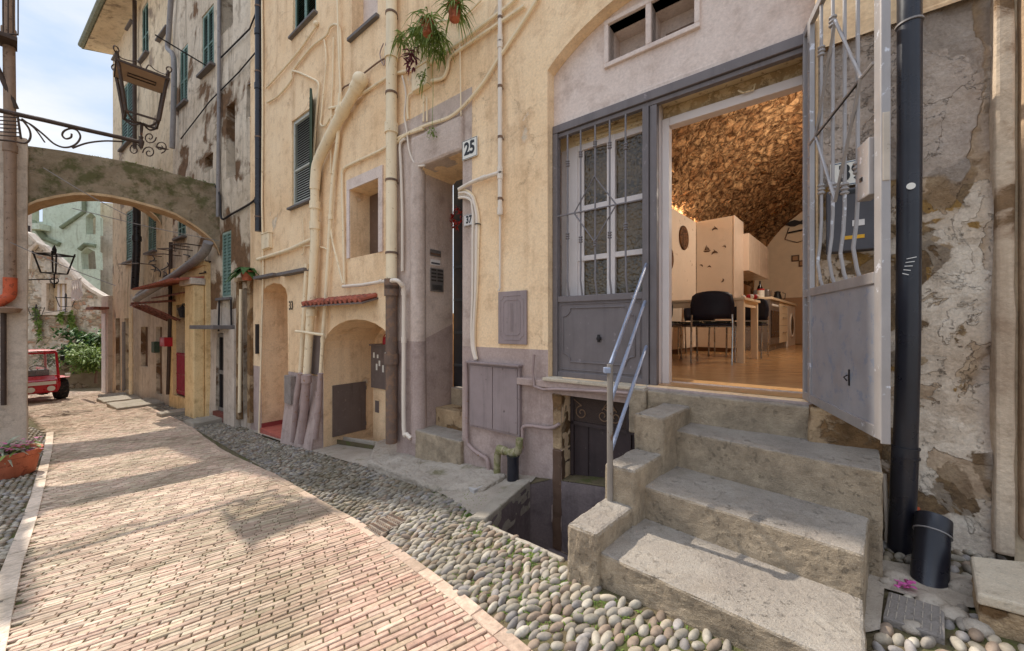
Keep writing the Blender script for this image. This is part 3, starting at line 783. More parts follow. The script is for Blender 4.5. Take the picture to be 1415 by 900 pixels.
# threshold slab with side return
P = [(1.10,2.43),(1.615,1.99),(1.86,2.3),(1.3,2.7)]
P = [xy(MAIN.W(.86,.07,0)), xy(MAIN.W(-.02,.05,0)), xy(MAIN.W(-.02,-.3,0)), xy(MAIN.W(.86,-.3,0))]
o = MB().extr(P, -.9, -.445).build('step', STEPC, st); rough_mod(o, 4, .014, .1, .012)
Pl = lambda a: Vector((.25,1.71)) + S_dir*a
def block(a0, a1, ztop, wd, zb=-1.9):
    e = Vector((.78,-.63)).normalized()*wd
    p0 = Pl(a0); p1 = Pl(a1)
    o = MB().extr([tuple(p0), tuple(p0+e), tuple(p1+e), tuple(p1)], zb, ztop).build('side_block', STEPC, st)
    rough_mod(o, 5, .014, .14, .015, sc2=.025); return o
block(0, .35, -.905, .15); block(.335, .68, -.72, .16); block(.665, 1.10, -.515, .17)
o = MB().extr([xy(MAIN.W(.86,.0,0)), xy(MAIN.W(.86,.09,0)), xy(MAIN.W(.98,.09,0)), xy(MAIN.W(.98,-.02,0))], -.75, -.44).build('side_block', STEPC, st); rough_mod(o, 4, .014, .08, .012)

# ---------------------------------------------------------------- handrail
mull = MAIN.hit(893, -.05)[0]
hr = thing('handrail', 'plain steel handrail of one post and three sloping rails beside the stairs', 'handrail', (.505,1.92,-.9))
MB().tube([(.505,1.92,-.92),(.505,1.92,-.2)], .0155, 8).build('post', POSTM, hr, smooth=True)
for px, py, z0, r_, fl in ((893,366,-.205,.017,.6),(891,417,-.395,.011,1),(893,479,-.655,.011,1)):
    e = MAIN.w(px, py, -.05)
    MB().tube([(.508,1.925,z0), e], r_, 8, flat=fl).build('rail', STEELB, hr, smooth=True)
MB().box(.472,.505,1.90,1.935,-.245,-.215).build('bracket', STEELB, hr, bevel=.004)

# ---------------------------------------------------------------- cream house: wall with openings
house = thing('cream_house', 'cream and mauve plastered house with many painted pipes and a raised kitchen entrance', 'house', tuple(MAIN.W(3,0,-1.5)))
t757 = 1.697; tR = -.04
arch_c = (t757+tR)/2; arch_h = (t757-tR)/2; RR = 1.35; zc = 1.10
def archz(t): return zc + math.sqrt(max(0, RR*RR-(t-arch_c)**2))
NA = 20
arch_poly = [(tR,-.43),(t757,-.43)] + [(t757-(t757-tR)*i/NA, archz(t757-(t757-tR)*i/NA)) for i in range(NA+1)]
zbt = MAIN.p(776,546)[1]
base_poly = [(.35,-1.84),(MAIN.hit(776)[0],-1.84),(MAIN.hit(776)[0],zbt),(.35,zbt)]
tdl, tdr = MAIN.hit(580)[0], MAIN.hit(639)[0]
zdt = MAIN.p(580,233)[1]; zdb = MAIN.p(600,600)[1]
door_poly = [(tdr,zdb),(tdl,zdb),(tdl,zdt-.04),(tdl-.06,zdt),(tdr,zdt)]
niche = rpoly(rect(MAIN,484,524,263,357))
r2 = rect(MAIN,486,522,-90,54); win2 = rpoly(r2)
sh1 = rect(MAIN,403,431,168,288); sh1p = rpoly(sh1)
sh0 = rect(MAIN,405,437,-75,52); sh0p = rpoly(sh0)
t33a, t33b = MAIN.hit(361)[0], MAIN.hit(398)[0]
z33b = MAIN.p(361,592)[1]; z33t = MAIN.p(398,388)[1]
d33 = [(t33b,z33b),(t33a,z33b),(t33a,z33t-.25)] + [((t33a+t33b)/2+(t33a-t33b)/2*math.cos(a), z33t-.25+.25*math.sin(a)) for a in (.5,1.0,1.57,2.1,2.6)] + [(t33b,z33t-.25)]
tal, tar = MAIN.hit(447)[0], MAIN.hit(548)[0]
zab = MAIN.p(447,620)[1]; zas = MAIN.p(447,482)[1]
alc = [(tar,zab+.1),(tal,zab),(tal,zas)] + [((tal+tar)/2+(tal-tar)/2*math.cos(math.pi*i/12), zas+.42*math.sin(math.pi*i/12)) for i in range(1,12)] + [(tar,zas)]
tend = MAIN.hit(346)[0]
outl = [(-1.05,1.55)]
outl = [(tR-.012,-2.0)] + [(t, g(*xy(MAIN.W(t,0,0)))-.15 if t>1.9 else -2.0) for t in (1.0,1.95,3,4,5,6,7,8)] + [(tend,-2.3),(tend,9.5),(-3.5,9.5),(-3.5,1.52),(tR-.012,1.52)]
holes = [arch_poly, base_poly, door_poly, niche, win2, sh1p, sh0p, d33, alc]
zd1 = -.205; zd2 = MAIN.p(420,517)[1]
def mfn(t, z):
    if t < 2.85 and z < zd1: return 1
    if t >= tdl-.05 and t < MAIN.hit(541)[0]: return 3 if z < zd1+.03 else 2
    if 2.60 <= t <= tdl: return 3 if z < zd1 else 2
    if t > tal-.02 and z < zd2: return 1
    return 0
lines = [[(tR,zd1-.0005),(tdr-.001,zd1)], [(tdr-.13,-1.9),(tdr-.13,zdt+.6),(tdl+.42,zdt+.6),(tdl+.42,-2)], [(tal+.001,zd2),(t33b-.001,zd2)], [(t33a+.001,zd2),(tend-.001,zd2)],[(tdl+.001,zd1+.03),(tdl+.42,zd1+.03)]]
def mfn(t, z):
    if t < 2.85 and z < zd1 and t < tdr: return 1
    if tdr-.13 < t < tdl+.42 and z < zdt+.6 and t < tdr+.0:
        return 2 if z > zd1 else 1
    if tdr-.13 < t < tdl+.42 and z < zdt+.6: return 3 if z < zd1+.03 else 2
    if t > tal and z < zd2: return 1
    return 0
mb = MB()
wall(mb, MAIN, outl, holes, 0, .16, .012, .9, reveal=[.10,.16,.50,.30,.18,.10,.10,1.1,.82], lines=lines, matfn=mfn)
# reveal faces take materials of their own
hw = mb.build('wall', [CREAM, DADO, ROUGHW, DADOR], house)
# rounded pale jamb column and thick lintel of the recessed entrance
mb = MB(); mb.tube([MAIN.W(tdl+.045,-.03,-1.3),MAIN.W(tdl+.05,-.02,zd1+.03)], .085, 12); mb.build('jamb', DADOR, house, smooth=True)
mb = MB(); mb.tube([MAIN.W(tdl+.05,-.02,zd1+.03),MAIN.W(tdl+.05,-.01,zdt+.05)], .085, 12); mb.build('jamb', ROUGHW, house, smooth=True)
mb = MB(); mb.pb(MAIN, tdr-.02, tdl+.12, -.2, .035, zdt+.0, zdt+.36); o = mb.build('lintel', ROUGHW, house); rough_mod(o, 3, .02, .2, .03)
# lower zone of the left reveal is mauve, as a skin over the plaster
mb = MB(); zz = MAIN.p(590,462)[1]
mb.add([MAIN.W(tdl-.004,0,zdb-.2),MAIN.W(tdl-.004,-.495,zdb-.2),MAIN.W(tdl-.004,-.495,.02),MAIN.W(tdl-.004,0,zd1+.03)], [(0,1,2,3)]); mb.build('dado', DADOR, house)
mb = MB()
mb.add([MAIN.W(tdl-.003,0,zd1+.03),MAIN.W(tdl-.003,-.495,.02),MAIN.W(tdl-.003,-.495,zdt),MAIN.W(tdl-.003,0,zdt)], [(0,1,2,3)]); mb.build('reveal_plaster', ROUGHW, house)
# infill under the arch
def frect(px0,px1,pt,pb_,off,ref=None): return rect(MAIN,px0,px1,pt,pb_,off,ref)
vent = [MAIN.p(x,y,-.1) for x,y in ((846,83),(960,31))]
v0 = (MAIN.hit(836,-.1)[0], MAIN.hit(968,-.1)[0]); vz = (MAIN.p(836,97,-.1)[1], MAIN.p(836,36,-.1)[1])
vz = (vz[0], vz[1]+.02)
tm = (v0[0]+v0[1])/2
fw = .035
ventA = [(v0[0]-fw,vz[0]+fw),(tm+.02,vz[0]+fw),(tm+.02,vz[1]-fw),(v0[0]-fw,vz[1]-fw)]
ventB = [(tm-.02,vz[0]+fw),(v0[1]+fw,vz[0]+fw),(v0[1]+fw,vz[1]-fw),(tm-.02,vz[1]-fw)]
zft = 1.69
mb = MB()
inf = [(tR,zft),(t757,zft)] + [(t757-(t757-tR)*i/NA, archz(t757-(t757-tR)*i/NA)) for i in range(NA+1)]
wall(mb, MAIN, inf, [ventA, ventB], -.10, .12, .005, 2, reveal=.22)
mb.build('arch_infill', PINKW, house)
vw = MB()
for a,b,c,d in ((v0[1],v0[0],vz[0],vz[0]+fw),(v0[1],v0[0],vz[1]-fw,vz[1]),(v0[0]-fw,v0[0],vz[0]+fw,vz[1]-fw),(v0[1],v0[1]+fw,vz[0]+fw,vz[1]-fw),(tm-.02,tm+.02,vz[0]+fw,vz[1]-fw)):
    vw.pb(MAIN, a, b, -.20, -.075, c, d)
fr = vw.build('vent_window', PINKW, house, bevel=.005, label='double vent opening under the arch, framed in pinkish plaster')
pn = MB(); pn.pb(MAIN, v0[1], v0[0], -.33, -.325, vz[0], vz[1]); sub(pn, 'pane', DARKIN, fr)
pn = MB(); pn.pb(MAIN, v0[1]+.05, tm-.10, -.30, -.16, vz[0]+fw, vz[0]+.11); sub(pn, 'sill', BROWNW, fr)
# ledge below the kitchen front, basement door jamb post
mb = MB(); mb.pb(MAIN, .9, t757+.30, -.05, .045, -.515, -.455); o = mb.build('ledge', DADO, house); rough_mod(o, 4, .008, .1, .008)
mb = MB(); mb.pb(MAIN, .88, t757+.02, -.12, .06, -.455, -.43); o = mb.build('threshold', MARBLE, house); rough_mod(o, 4, .006, .1, .005)
tb = MAIN.hit(776)[0]
mb = MB(); mb.pb(MAIN, tb-.0, tb+.085, -.16, .006, -1.84, -1.02); o = mb.build('doorpost', BROWNW, house); rough_mod(o, 4, .02, .12, .01)
mb = MB(); mb.pb(MAIN, tb-.0, tb+.085, -.16, .004, -1.015, zbt); o = mb.build('doorpost', FOOT, house); rough_mod(o, 4, .02, .12, .01)
# basement door
bd = MB(); bd.pb(MAIN, .34, tb-.0, -.18, -.15, -1.84, zbt-.0)
bd = bd.build('basement_door', DARKDOOR, house, label='dark brown metal basement door below the staircase')
zg = zbt-.03; hg = .20
mb = MB()
for (a,b,c,d) in ((.34,tb-.01,zg,zg+.03),(.34,tb-.01,zg-hg-.03,zg-hg),(tb-.04,tb-.01,-1.84,zg),(1.04,1.075,-1.84,zg)): mb.pb(MAIN,a,b,-.15,-.13,c,d)
for a in (1.40,.75): mb.tube([MAIN.W(a,-.14,-1.8),MAIN.W(a,-.14,zg-hg-.03)], .004, 6)
sub(mb, 'door_frame', DARKDOOR, bd)
def spiral(pl, tc, zc_, r0, turns, sgn, off, a0=0, k=20):
    pts = []
    for i in range(k+1):
        f = i/k; a = a0 + sgn*turns*2*math.pi*f; r_ = r0*(1-.82*f)
        pts.append(pl.W(tc+r_*math.cos(a), off, zc_+r_*math.sin(a)))
    return pts
scm = paint('tan_scroll_iron', srgb(140,112,88), .6)
for i, tcx in enumerate((tb-.11,tb-.30,tb-.40,.97,.80,.66)):
    s_ = 1 if i % 2 else -1; mb = MB()
    mb.tube(spiral(MAIN, tcx, zg-hg*.62, .058, 1.4, s_, -.138, a0=math.pi/2), .0045, 6)
    mb.tube([MAIN.W(tcx+s_*.0,-.138,zg-hg*.62+.058), MAIN.W(tcx-s_*.07,-.138,zg-.02), MAIN.W(tcx-s_*.11,-.138,zg-hg*.4)], .0045, 6)
    sub(mb, 'scroll', scm, bd)
mb = MB(); mb.pb(MAIN,.36,tb-.03,-.149,-.144,zg-hg,zg); 
mm_ = NM('mesh_screen', .8); 
_b = mm_.n('ShaderNodeTexBrick'); _b.inputs['Scale'].default_value = 60; _b.inputs['Mortar Size'].default_value=.03
_b.inputs['Color1'].default_value = (.03,.02,.02,1); _b.inputs['Color2'].default_value = (.05,.035,.03,1); _b.inputs['Mortar'].default_value = (.12,.08,.06,1)
cx_ = mm_.n('ShaderNodeCombineXYZ'); sp_ = mm_.sep(); mm_.L(sp_[0], cx_.inputs[0]); mm_.L(sp_[2], cx_.inputs[1]); mm_.L(cx_.outputs[0], _b.inputs['Vector'])
sub(mb, 'mesh_screen', mm_.out(_b.outputs[0]), bd)

# ---------------------------------------------------------------- kitchen front: metal frame, fixed grille bay, white joinery
OF = -.10
tF0 = MAIN.hit(766, OF)[0]; tM0 = MAIN.hit(889, OF)[0]; tM1 = MAIN.hit(908, OF)[0]; tF1 = -.03
front = thing('metal_shopfront', 'mauve grey metal shop front with barred window bay beside the kitchen doorway', 'door frame', tuple(MAIN.W(1.2,OF,-.43)))
mb = MB()
zb = -.43; zt = 1.69; fwid = .045
mb.pb(MAIN, tF1, tF0, OF-.03, OF+.03, zt-.065, zt)
mb.pb(MAIN, tF1, tF0, OF-.03, OF+.012, zt-.10, zt-.068)
mb.pb(MAIN, tF0-fwid, tF0, OF-.03, OF+.03, zb, zt-.068)
mb.pb(MAIN, tM0-.045, tM0+.0, OF-.03, OF+.028, zb, zt-.102)
mb.pb(MAIN, tM1-.0, tM0-.048, OF-.05, OF+.012, zb, zt-.102)
mb.pb(MAIN, tM0, tF0-fwid, OF-.02, OF+.022, .195, .245)
mb.pb(MAIN, tM0, tF0-fwid, OF-.02, OF+.022, zb, zb+.045)
mb.pb(MAIN, tF1, tF1+.03, OF-.03, OF+.025, zb, zt-.102)
mb.build('metal_frame', IRON_D, front, bevel=.004)
# lower solid panel with an embossed border with scooped corners
def scoop(t0,t1,z0,z1,r_):
    p = []
    for (cx0,cz0,a0) in ((t0,z0,0),(t1,z0,1),(t1,z1,2),(t0,z1,3)):
        seq = [(math.cos(a), math.sin(a)) for a in [ (math.pi/2)*i/5 for i in range(6)]]
        if a0 == 0: arc = [(cx0+r_*c, cz0+r_*s) for c,s in seq[::-1]]; arc = arc
        if a0 == 1: arc = [(cx0-r_*c, cz0+r_*s) for c,s in seq]
        if a0 == 2: arc = [(cx0-r_*c, cz0-r_*s) for c,s in seq[::-1]]
        if a0 == 3: arc = [(cx0+r_*c, cz0-r_*s) for c,s in seq]
        p += arc
    return p
def scooped(pl, t0,t1,z0,z1,r_,off,rad,mb):
    mb.tube([pl.W(a,off,b) for a,b in scoop(t0,t1,z0,z1,r_)], rad, 6, closed=True)
mb = MB(); mb.pb(MAIN, tM0, tF0-fwid, OF-.02, OF+.006, zb+.045, .195)
lp_ = mb.build('lower_panel', IRON_D, front)
mb = MB(); scooped(MAIN, tM0+.06, tF0-fwid-.045, zb+.13, .195-.05, .07, OF+.008, .007, mb)
scooped(MAIN, tM0+.02, tF0-fwid-.02, zb+.065, .195-.018, .012, OF+.008, .005, mb); sub(mb, 'moulding', IRON_D, lp_, smooth=True)
mb = MB(); c_ = MAIN.w(828,468,OF+.02); mb.lathe(c_, [(.0,-.01),(.016,-.008),(.018,.0),(.012,.01),(.017,.016),(.013,.028),(0,.03)], 12, (MAIN.n.x,MAIN.n.y,0)); mb.pb(MAIN, MAIN.hit(828,OF)[0]-.012, MAIN.hit(828,OF)[0]+.012, OF, OF+.01, c_.z-.03, c_.z+.03); sub(mb, 'knob', IRONDK, lp_, smooth=True)
def collar(c, r_, k=3):
    prof = [(.004,-.022*k/3)]
    for i in range(k):
        z = (-.5*(k-1)+i)*.019
        prof += [(r_*.8,z-.008),(r_*1.3,z-.003),(r_*1.3,z+.003),(r_*.8,z+.008)]
    prof.append((.004,.022*k/3)); return prof
def grille(pl, t0, t1, z0, z1, off, par, mat, bars, dtc, dz, side, rad=.0075):
    """bars with knops, belly towards the street at the foot, lozenge in the middle"""
    for i, tt in enumerate(bars):
        mb = MB(); pts = [pl.W(tt, off, z1), pl.W(tt, off, z0+.42), pl.W(tt, off, z0+.33)]
        pts += [pl.W(tt-side*.004, off+.006, z0+.22), pl.W(tt-side*.008, off+.018, z0+.12), pl.W(tt-side*.014, off+.008, z0+.03), pl.W(tt-side*.014, off, z0)]
        mb.tube(pts, rad, 8)
        b = mb.build('bar', mat, par, smooth=True)
        j = (0,.045,.09,.045,0)[i % 5]
        for zz_ in (z0+.50-j, z1-.24+j):
            mb = MB(); mb.lathe(pl.W(tt,off,zz_), collar(None, .0125), 10)
            sub(mb, 'collar', mat, b, smooth=True)
    tc_, hw_, zc_, hz = dtc
    mb = MB()
    P = [pl.W(tc_+hw_,off+.014,zc_), pl.W(tc_,off+.014,zc_+hz), pl.W(tc_-hw_,off+.014,zc_), pl.W(tc_,off+.014,zc_-hz)]
    mb.tube(P, rad*.95, 6, closed=True)
    mb.tube([pl.W(t0,off+.012,zc_), pl.W(tc_+hw_,off+.014,zc_)], rad*.9, 6)
    mb.tube([pl.W(t1,off+.012,zc_), pl.W(tc_-hw_,off+.014,zc_)], rad*.9, 6)
    mb.tube([pl.W(tc_+hw_,off+.014,zc_), pl.W(tc_-hw_,off+.014,zc_)], rad*.9, 6)
    mb.build('lozenge', mat, par)
barsT = [MAIN.hit(x, OF)[0] for x in (785,803,823,843,865)]
grille(MAIN, tF0-fwid, tM0, .245, zt-.10, OF+.008, front, IRON_G, barsT, (MAIN.hit(823,OF)[0], (MAIN.hit(795,OF)[0]-MAIN.hit(853,OF)[0])/2, MAIN.p(823,290,OF)[1], .26), 0, 1)
# white window behind the bars
OW = -.27
win = MB(); a0 = MAIN.hit(770,OW)[0]; a1 = MAIN.hit(905,OW)[0]
zs = [MAIN.p(823, y, OW)[1] for y in (445, 356, 286, 205)]
ztop = MAIN.p(823,196,OW)[1]
tc0 = MAIN.hit(846,OW)[0]
w0 = MAIN.hit(800,OW)[0]
win.pb(MAIN, w0, w0+.11, OW-.03, OW+.03, -.43, ztop)
win.pb(MAIN, tc0-.035, tc0+.035, OW-.03, OW+.03, -.43, ztop)
for zz_ in zs[1:3]: win.pb(MAIN, a1, w0, OW-.028, OW+.026, zz_-.022, zz_+.022)
win.pb(MAIN, a1, w0, OW-.028, OW+.028, ztop-.05, ztop-.002)
wino = win.build('window', WOODW, front, bevel=.004, label='white glazed window behind the bars')
mb = MB(); mb.pb(MAIN, a1, w0, OW-.01, OW-.004, -.43, ztop-.04); sub(mb, 'pane', GLASSH, wino)
mb = MB(); mb.pb(MAIN, a1, a0+.02, OW-.03, OW+.02, ztop, zt+.15)
tt_ = mb.build('transom', WOODC, front)
for k in range(5):
    mb = MB(); mb.pb(MAIN, a1+.01, w0+.02, OW+.02, OW+.034, ztop+.015+k*.035, ztop+.035+k*.035); sub(mb, 'slat', WOODC, tt_, bevel=.003)
mb = MB(); mb.pb(MAIN, tF0-.20, tF0+.02, OW-.0, OW+.012, -.43, zt+.1); mb.build('side_panel', WOODW, front)
# white inner door lining
OD = -.26
mb = MB()
dl0 = MAIN.hit(926,OD)[0]; dr0 = -.06
zdl = MAIN.p(926,176,OD)[1]
mb.pb(MAIN, dl0, dl0+.05, OD-.05, OD+.03, -.43, zdl+.06)
mb.pb(MAIN, dl0+.052, dl0+.115, OD-.05, OD+.10, -.43, zdl+.20)
mb.pb(MAIN, dr0-.2, dl0-.001, OD-.05, OD+.03, zdl, zdl+.06)
mb.pb(MAIN, dr0-.25, dr0-.15, OD-.05, OD+.03, -.43, zdl)
mb.build('door_lining', WOODW, front, bevel=.004)
mb = MB(); mb.pb(MAIN, dr0-.2, dl0+.05, OD-.05, OD-.0, zdl+.062, zdl+.155); mb.build('lintel_board', paint('rough_lintel_wood', srgb(186,158,118), .9, 0, wear=srgb(212,188,150), wt=.5, bump=.8, dirt=.6), front, bevel=.004)
mb = MB(); mb.pb(MAIN, dr0-.2, dl0+.05, OD-.05, OD+.08, zdl+.157, zt+.2); mb.build('lintel_trim', WOODC, front, bevel=.004)
mb = MB(); c_ = MAIN.w(1020,125,OD+.05); mb.tube([c_, c_+Vector((.02,-.02,-.03)), c_+Vector((.07,-.05,-.03)), c_+Vector((.08,-.05,.01))], .006, 6); mb.build('hook', WOODC, front, smooth=True)
mb = MB(); t_ = MAIN.hit(908,-.2)[0]; mb.pb(MAIN, t_-.0, t_+.035, -.215, -.15, -.43, MAIN.p(908,365,-.2)[1]); mb.build('shutter_channel', IRON_D, front, bevel=.003)

# ---------------------------------------------------------------- the gate leaf standing open
gt = thing('iron_gate', 'grey iron gate leaf standing open, barred above and solid sheet below', 'gate', tuple(GATE.W(.45,0,-.43)))
GW = .866; z0g = -.425; z1g = 1.70; zm = .19
mb = MB()
for a,b,o0,o1 in ((0,.022,-.011,.011),(.088,.125,-.012,.012)): mb.pb(GATE, a, b, o0, o1, z0g, z1g)
mb.pb(GATE, .022, .088, -.012, -.006, z0g, z1g)
mb.pb(GATE, GW-.052, GW-.005, -.011, .011, z0g, z1g)
mb.pb(GATE, GW-.004, GW+.003, -.016, .012, z0g-.01, z1g)
for z in (z0g, zm-.03, z1g-.04):
    mb.pb(GATE, .125, GW-.052, -.012, .012, z, z+.045)
    mb.pb(GATE, .022, .088, -.006, .010, z, z+.045)
mb.build('gate_frame', GALV, gt, bevel=.003)
mb = MB(); mb.pb(GATE, .125, GW-.052, -.006, .004, z0g+.045, zm-.03); shp = mb.build('sheet_panel', GALVP, gt)
mb = MB(); kx, kz = GATE.p(1174,522,.004); mb.pb(GATE, kx-.005, kx+.005, .004, .008, kz-.035, kz+.035); mb.tube([GATE.W(kx,.012,kz+.01),GATE.W(kx-.012,.02,kz+.0),GATE.W(kx-.004,.012,kz-.015)], .003, 6); sub(mb, 'keyhole', IRONDK, shp)
for z in np.arange(-.35,1.6,.16): mb = MB(); mb.lathe(GATE.W(.106,.0125,z), [(0,0),(.006,.0),(.005,.003),(0,.004)], 8, (GATE.n.x,GATE.n.y,0)); mb.build('rivet', GALV, gt)
zmid_g = GATE.p(1160,195)[1]
bT = [.255,.40,.53,.655]
tcg = GATE.hit(1172)[0]; hwg = .14
grille(GATE, .125, GW-.052, zm+.015, z1g-.04, 0, gt, GALV, bT, (.47, .25, 1.0, .42), 0, -1, rad=.0075)
lk = MB(); a,b = GATE.hit(1191)[0], GATE.hit(1214)[0]; zl1 = GATE.p(1191,222)[1]; zl0 = GATE.p(1191,285)[1]
a = GW-.150; b = GW-.052
lk.pb(GATE, a, b, -.018, .026, .50, .72)
lk = lk.build('lock_box', GALV, gt, bevel=.004)
mb = MB(); mb.pb(GATE, a+.03, a+.05, .026, .029, .57, .585); sub(mb, 'key_slot', BLACKE, lk)
mb = MB(); mb.pb(GATE, GW+.003, GW+.006, -.012, .008, .53, .78); mb.build('strike_plate', paint('worn_plate', srgb(190,176,160), .5, .3, wear=srgb(110,90,80), wt=.6), gt, bevel=.002)
# ---------------------------------------------------------------- peeling stone wall right of the entrance
tRe = MAIN.hit(1378)[0]
def stone_disp(t, z):
    v = mnoise.noise(Vector((t*2.2, z*2.2, 3)))*.022 + mnoise.noise(Vector((t*7, z*7, 9)))*.010 + mnoise.noise(Vector((t*17, z*17, 1)))*.005
    k = mnoise.noise(Vector((t*1.6+4, z*1.6, 7)))
    return v + (-.018 if k > .12 else 0)
so = [(tRe,-1.35),(tR,-1.35),(tR,1.50),(-.25,1.55),(-.5,1.6),(-.55,3.2),(tRe,3.2)]
v, f, cen = cdt(so, [], [], .022)
mb = MB(); mb.add([MAIN.W(t, -.015+stone_disp(t,z), z) for t, z in v], f)
def stone_mat():
    m = NM('flaking_street_wall', .92, .15)
    z = m.sep()[2]; x = m.sep()[0]
    a1, a2, a3 = srgb(236,222,204), srgb(214,194,172), srgb(140,116,92)
    n1 = m.noise(2.3, 6, .55, dist=.3)
    col = m.mix(m.mr(n1, .40, .60), a1, a2)
    # bare masonry where render has fallen, mostly low down and at the left
    pn = m.noise(3.0, 7, .56, vec=m.sc((1,1,1), add=(3.3,.7,1.9)), dist=.4)
    bias = m.math('ADD', pn, m.math('MULTIPLY', m.mr(x, 1.75, 2.15, 1, 0), .07))
    pm = m.mr(bias, .515, .53)
    vd = m.vor(9, 'DISTANCE_TO_EDGE'); vc = m.vor(9, 'F1', 'Color'); cs = m.n('ShaderNodeSeparateColor'); m.L(vc, cs.inputs[0])
    stc = m.mix(cs.outputs[0], srgb(196,164,122), srgb(150,122,92)); stc = m.mix(m.mr(m.noise(16,8,.75), .4, .65), sc_(a3,.75), stc)
    stc = m.mix(m.mr(cs.outputs[1], .7, .8, 0, .7), stc, srgb(196,152,84))
    col = m.mix(m.mr(bias, .46, .545, 0, .25), col, a3)
    col = m.mix(pm, col, stc)
    # an older coat of render showing in crisp flakes
    fl = m.noise(3.6, 7, .58, vec=m.sc((1,1,1), add=(9.1,4.2,6.6)), dist=.5); fm1 = m.mr(fl, .53, .54); fm2 = m.mr(fl, .40, .41, 1, 0)
    col = m.mix(m.math('MULTIPLY', fm1, .8), col, m.mix(m.mr(m.noise(7, 7, .65), .35, .65), srgb(206,180,150), srgb(168,140,112)))
    col = m.mix(m.math('MULTIPLY', fm2, .35), col, srgb(236,224,208))
    pits = m.math('MULTIPLY', m.mr(m.noise(24, 5, .7), .62, .68), m.mr(m.noise(2.2, 4), .45, .6)); col = m.mix(m.math('MULTIPLY', pits, .8), col, srgb(92,70,52))
    # smooth grey cement repair in the upper part
    c2 = m.noise(2.0, 5, .5, vec=m.sc((1,1,1), add=(1.2,5.5,.2)))
    zc2 = m.math('ADD', c2, m.math('MULTIPLY', m.mr(z, .45, .95), .35)); zc2 = m.math('SUBTRACT', zc2, m.math('MULTIPLY', m.mr(x, 2.12, 2.2), .35))
    cm = m.mr(zc2, .66, .68)
    cem = m.mix(m.mr(m.noise(5, 9, .65), .35, .65), srgb(200,184,170), srgb(176,160,148))
    col = m.mix(cm, col, cem)
    col = m.mix(m.mr(m.noise(9, 9, .75), .5, .72, 0, .5), col, a3)
    col = m.mix(m.mr(m.noise(1, 8, .7, vec=m.sc((7,7,.8))), .55, .72, 0, .35), col, srgb(120,98,78))
    # old red flourish and pale paint strip near the neighbour's door
    st = m.math('MULTIPLY', m.mr(x, 2.16, 2.19), 1.0)
    pale = m.mix(m.mr(m.noise(3, 6, .6), .42, .6), srgb(222,208,194), srgb(190,170,152))
    col = m.mix(m.math('MULTIPLY', st, m.mr(m.noise(2.6, 8, .7), .40, .46)), col, pale)
    w_ = m.noise(2.6, 8, .7, col=True); ws = m.n('ShaderNodeVectorMath', operation='SCALE'); ws.inputs['Scale'].default_value = .5; m.L(w_, ws.inputs[0])
    ad = m.n('ShaderNodeVectorMath', operation='ADD'); m.L(m.pos, ad.inputs[0]); m.L(ws.outputs[0], ad.inputs[1])
    cv = m.vor(1.5, 'DISTANCE_TO_EDGE', vec=ad.outputs[0]); ck = m.mr(cv, 0, .004, 1, 0)
    ck = m.math('MULTIPLY', ck, m.mr(m.noise(1.2,2), .52, .58)); col = m.mix(m.math('MULTIPLY', ck, .5), col, srgb(96,76,60))
    sp = m.noise(70, 4, .6); col = m.mix(1.0, col, m.mix(m.mr(sp, .3, .7), (.80,.79,.78), (1.08,1.07,1.06)), 'MULTIPLY')
    h = m.math('ADD', m.math('MULTIPLY', pm, -1.0), m.math('MULTIPLY', m.math('MULTIPLY', pm, m.noise(18, 8, .75)), 2.0))
    h = m.math('ADD', h, m.math('MULTIPLY', cm, .5)); h = m.math('ADD', h, m.math('MULTIPLY', m.noise(26, 8, .7), .7))
    h = m.math('SUBTRACT', h, ck); h = m.math('SUBTRACT', h, m.math('MULTIPLY', fm1, .7)); h = m.math('ADD', h, m.math('MULTIPLY', fm2, .5)); h = m.math('SUBTRACT', h, pits)
    h = m.math('ADD', h, m.math('MULTIPLY', m.mr(n1, .44, .52), .4))
    return m.out(col, m.bump(h, .95, .02))
sw = thing('stone_wall', 'weathered wall of flaking render and bare stones right of the gate', 'wall', tuple(MAIN.W(-.5,0,-1.1)))
mb.build('masonry', stone_mat(), sw, smooth=True)
mb = MB(); wall(mb, MAIN, [(-3.5,-1.3),(tRe-.05,-1.3),(tRe-.05,3.2),(-3.5,3.2)], [], -.01, .15, .01, 1.2); mb.build('far_render', TANW, sw)
mb = MB(); mb.pb(MAIN, tRe-.045, tRe+.012, -.05, .028, -1.02+.0, 3.2); o = mb.build('corner_strip', plaster('strip_plaster', srgb(216,196,172), srgb(192,170,146), srgb(140,112,88), streak=.6, bump=.7, patch=srgb(150,120,90), patch_t=.62), sw); rough_mod(o, 5, .014, .12, .012)
tJ = MAIN.hit(1407)[0]
mb = MB(); mb.pb(MAIN, tJ-.6, tJ, -.1, .045, MAIN.p(1407,742)[1], 3.2); o = mb.build('door_jamb', plaster('jamb_plaster', srgb(200,172,142), srgb(178,150,120), srgb(110,86,66), streak=.7, bump=.6), sw); rough_mod(o, 4, .012, .12, .01)
ms = MB(); mp_ = marb; ms.extr(mp_, -1.3, lambda x,y: g(x,y)+.085)
o = ms.build('rubble_base', FOOT, center=True, label='low rubble base under the marble doorstep at the right edge', cat='step base'); rough_mod(o, 4, .02, .07, .01)
c0 = np.mean(np.array(mp_), 0)
ms = MB(); ms.extr([(p[0]+(p[0]-c0[0])*.03, p[1]+(p[1]-c0[1])*.03) for p in mp_], lambda x,y: g(x,y)+.088, lambda x,y: g(x,y)+.128)
o = ms.build('marble_doorstep', MARBLE, center=True, label='worn cream marble doorstep slab at the right edge of the photo', cat='doorstep'); rough_mod(o, 4, .008, .12, .008)
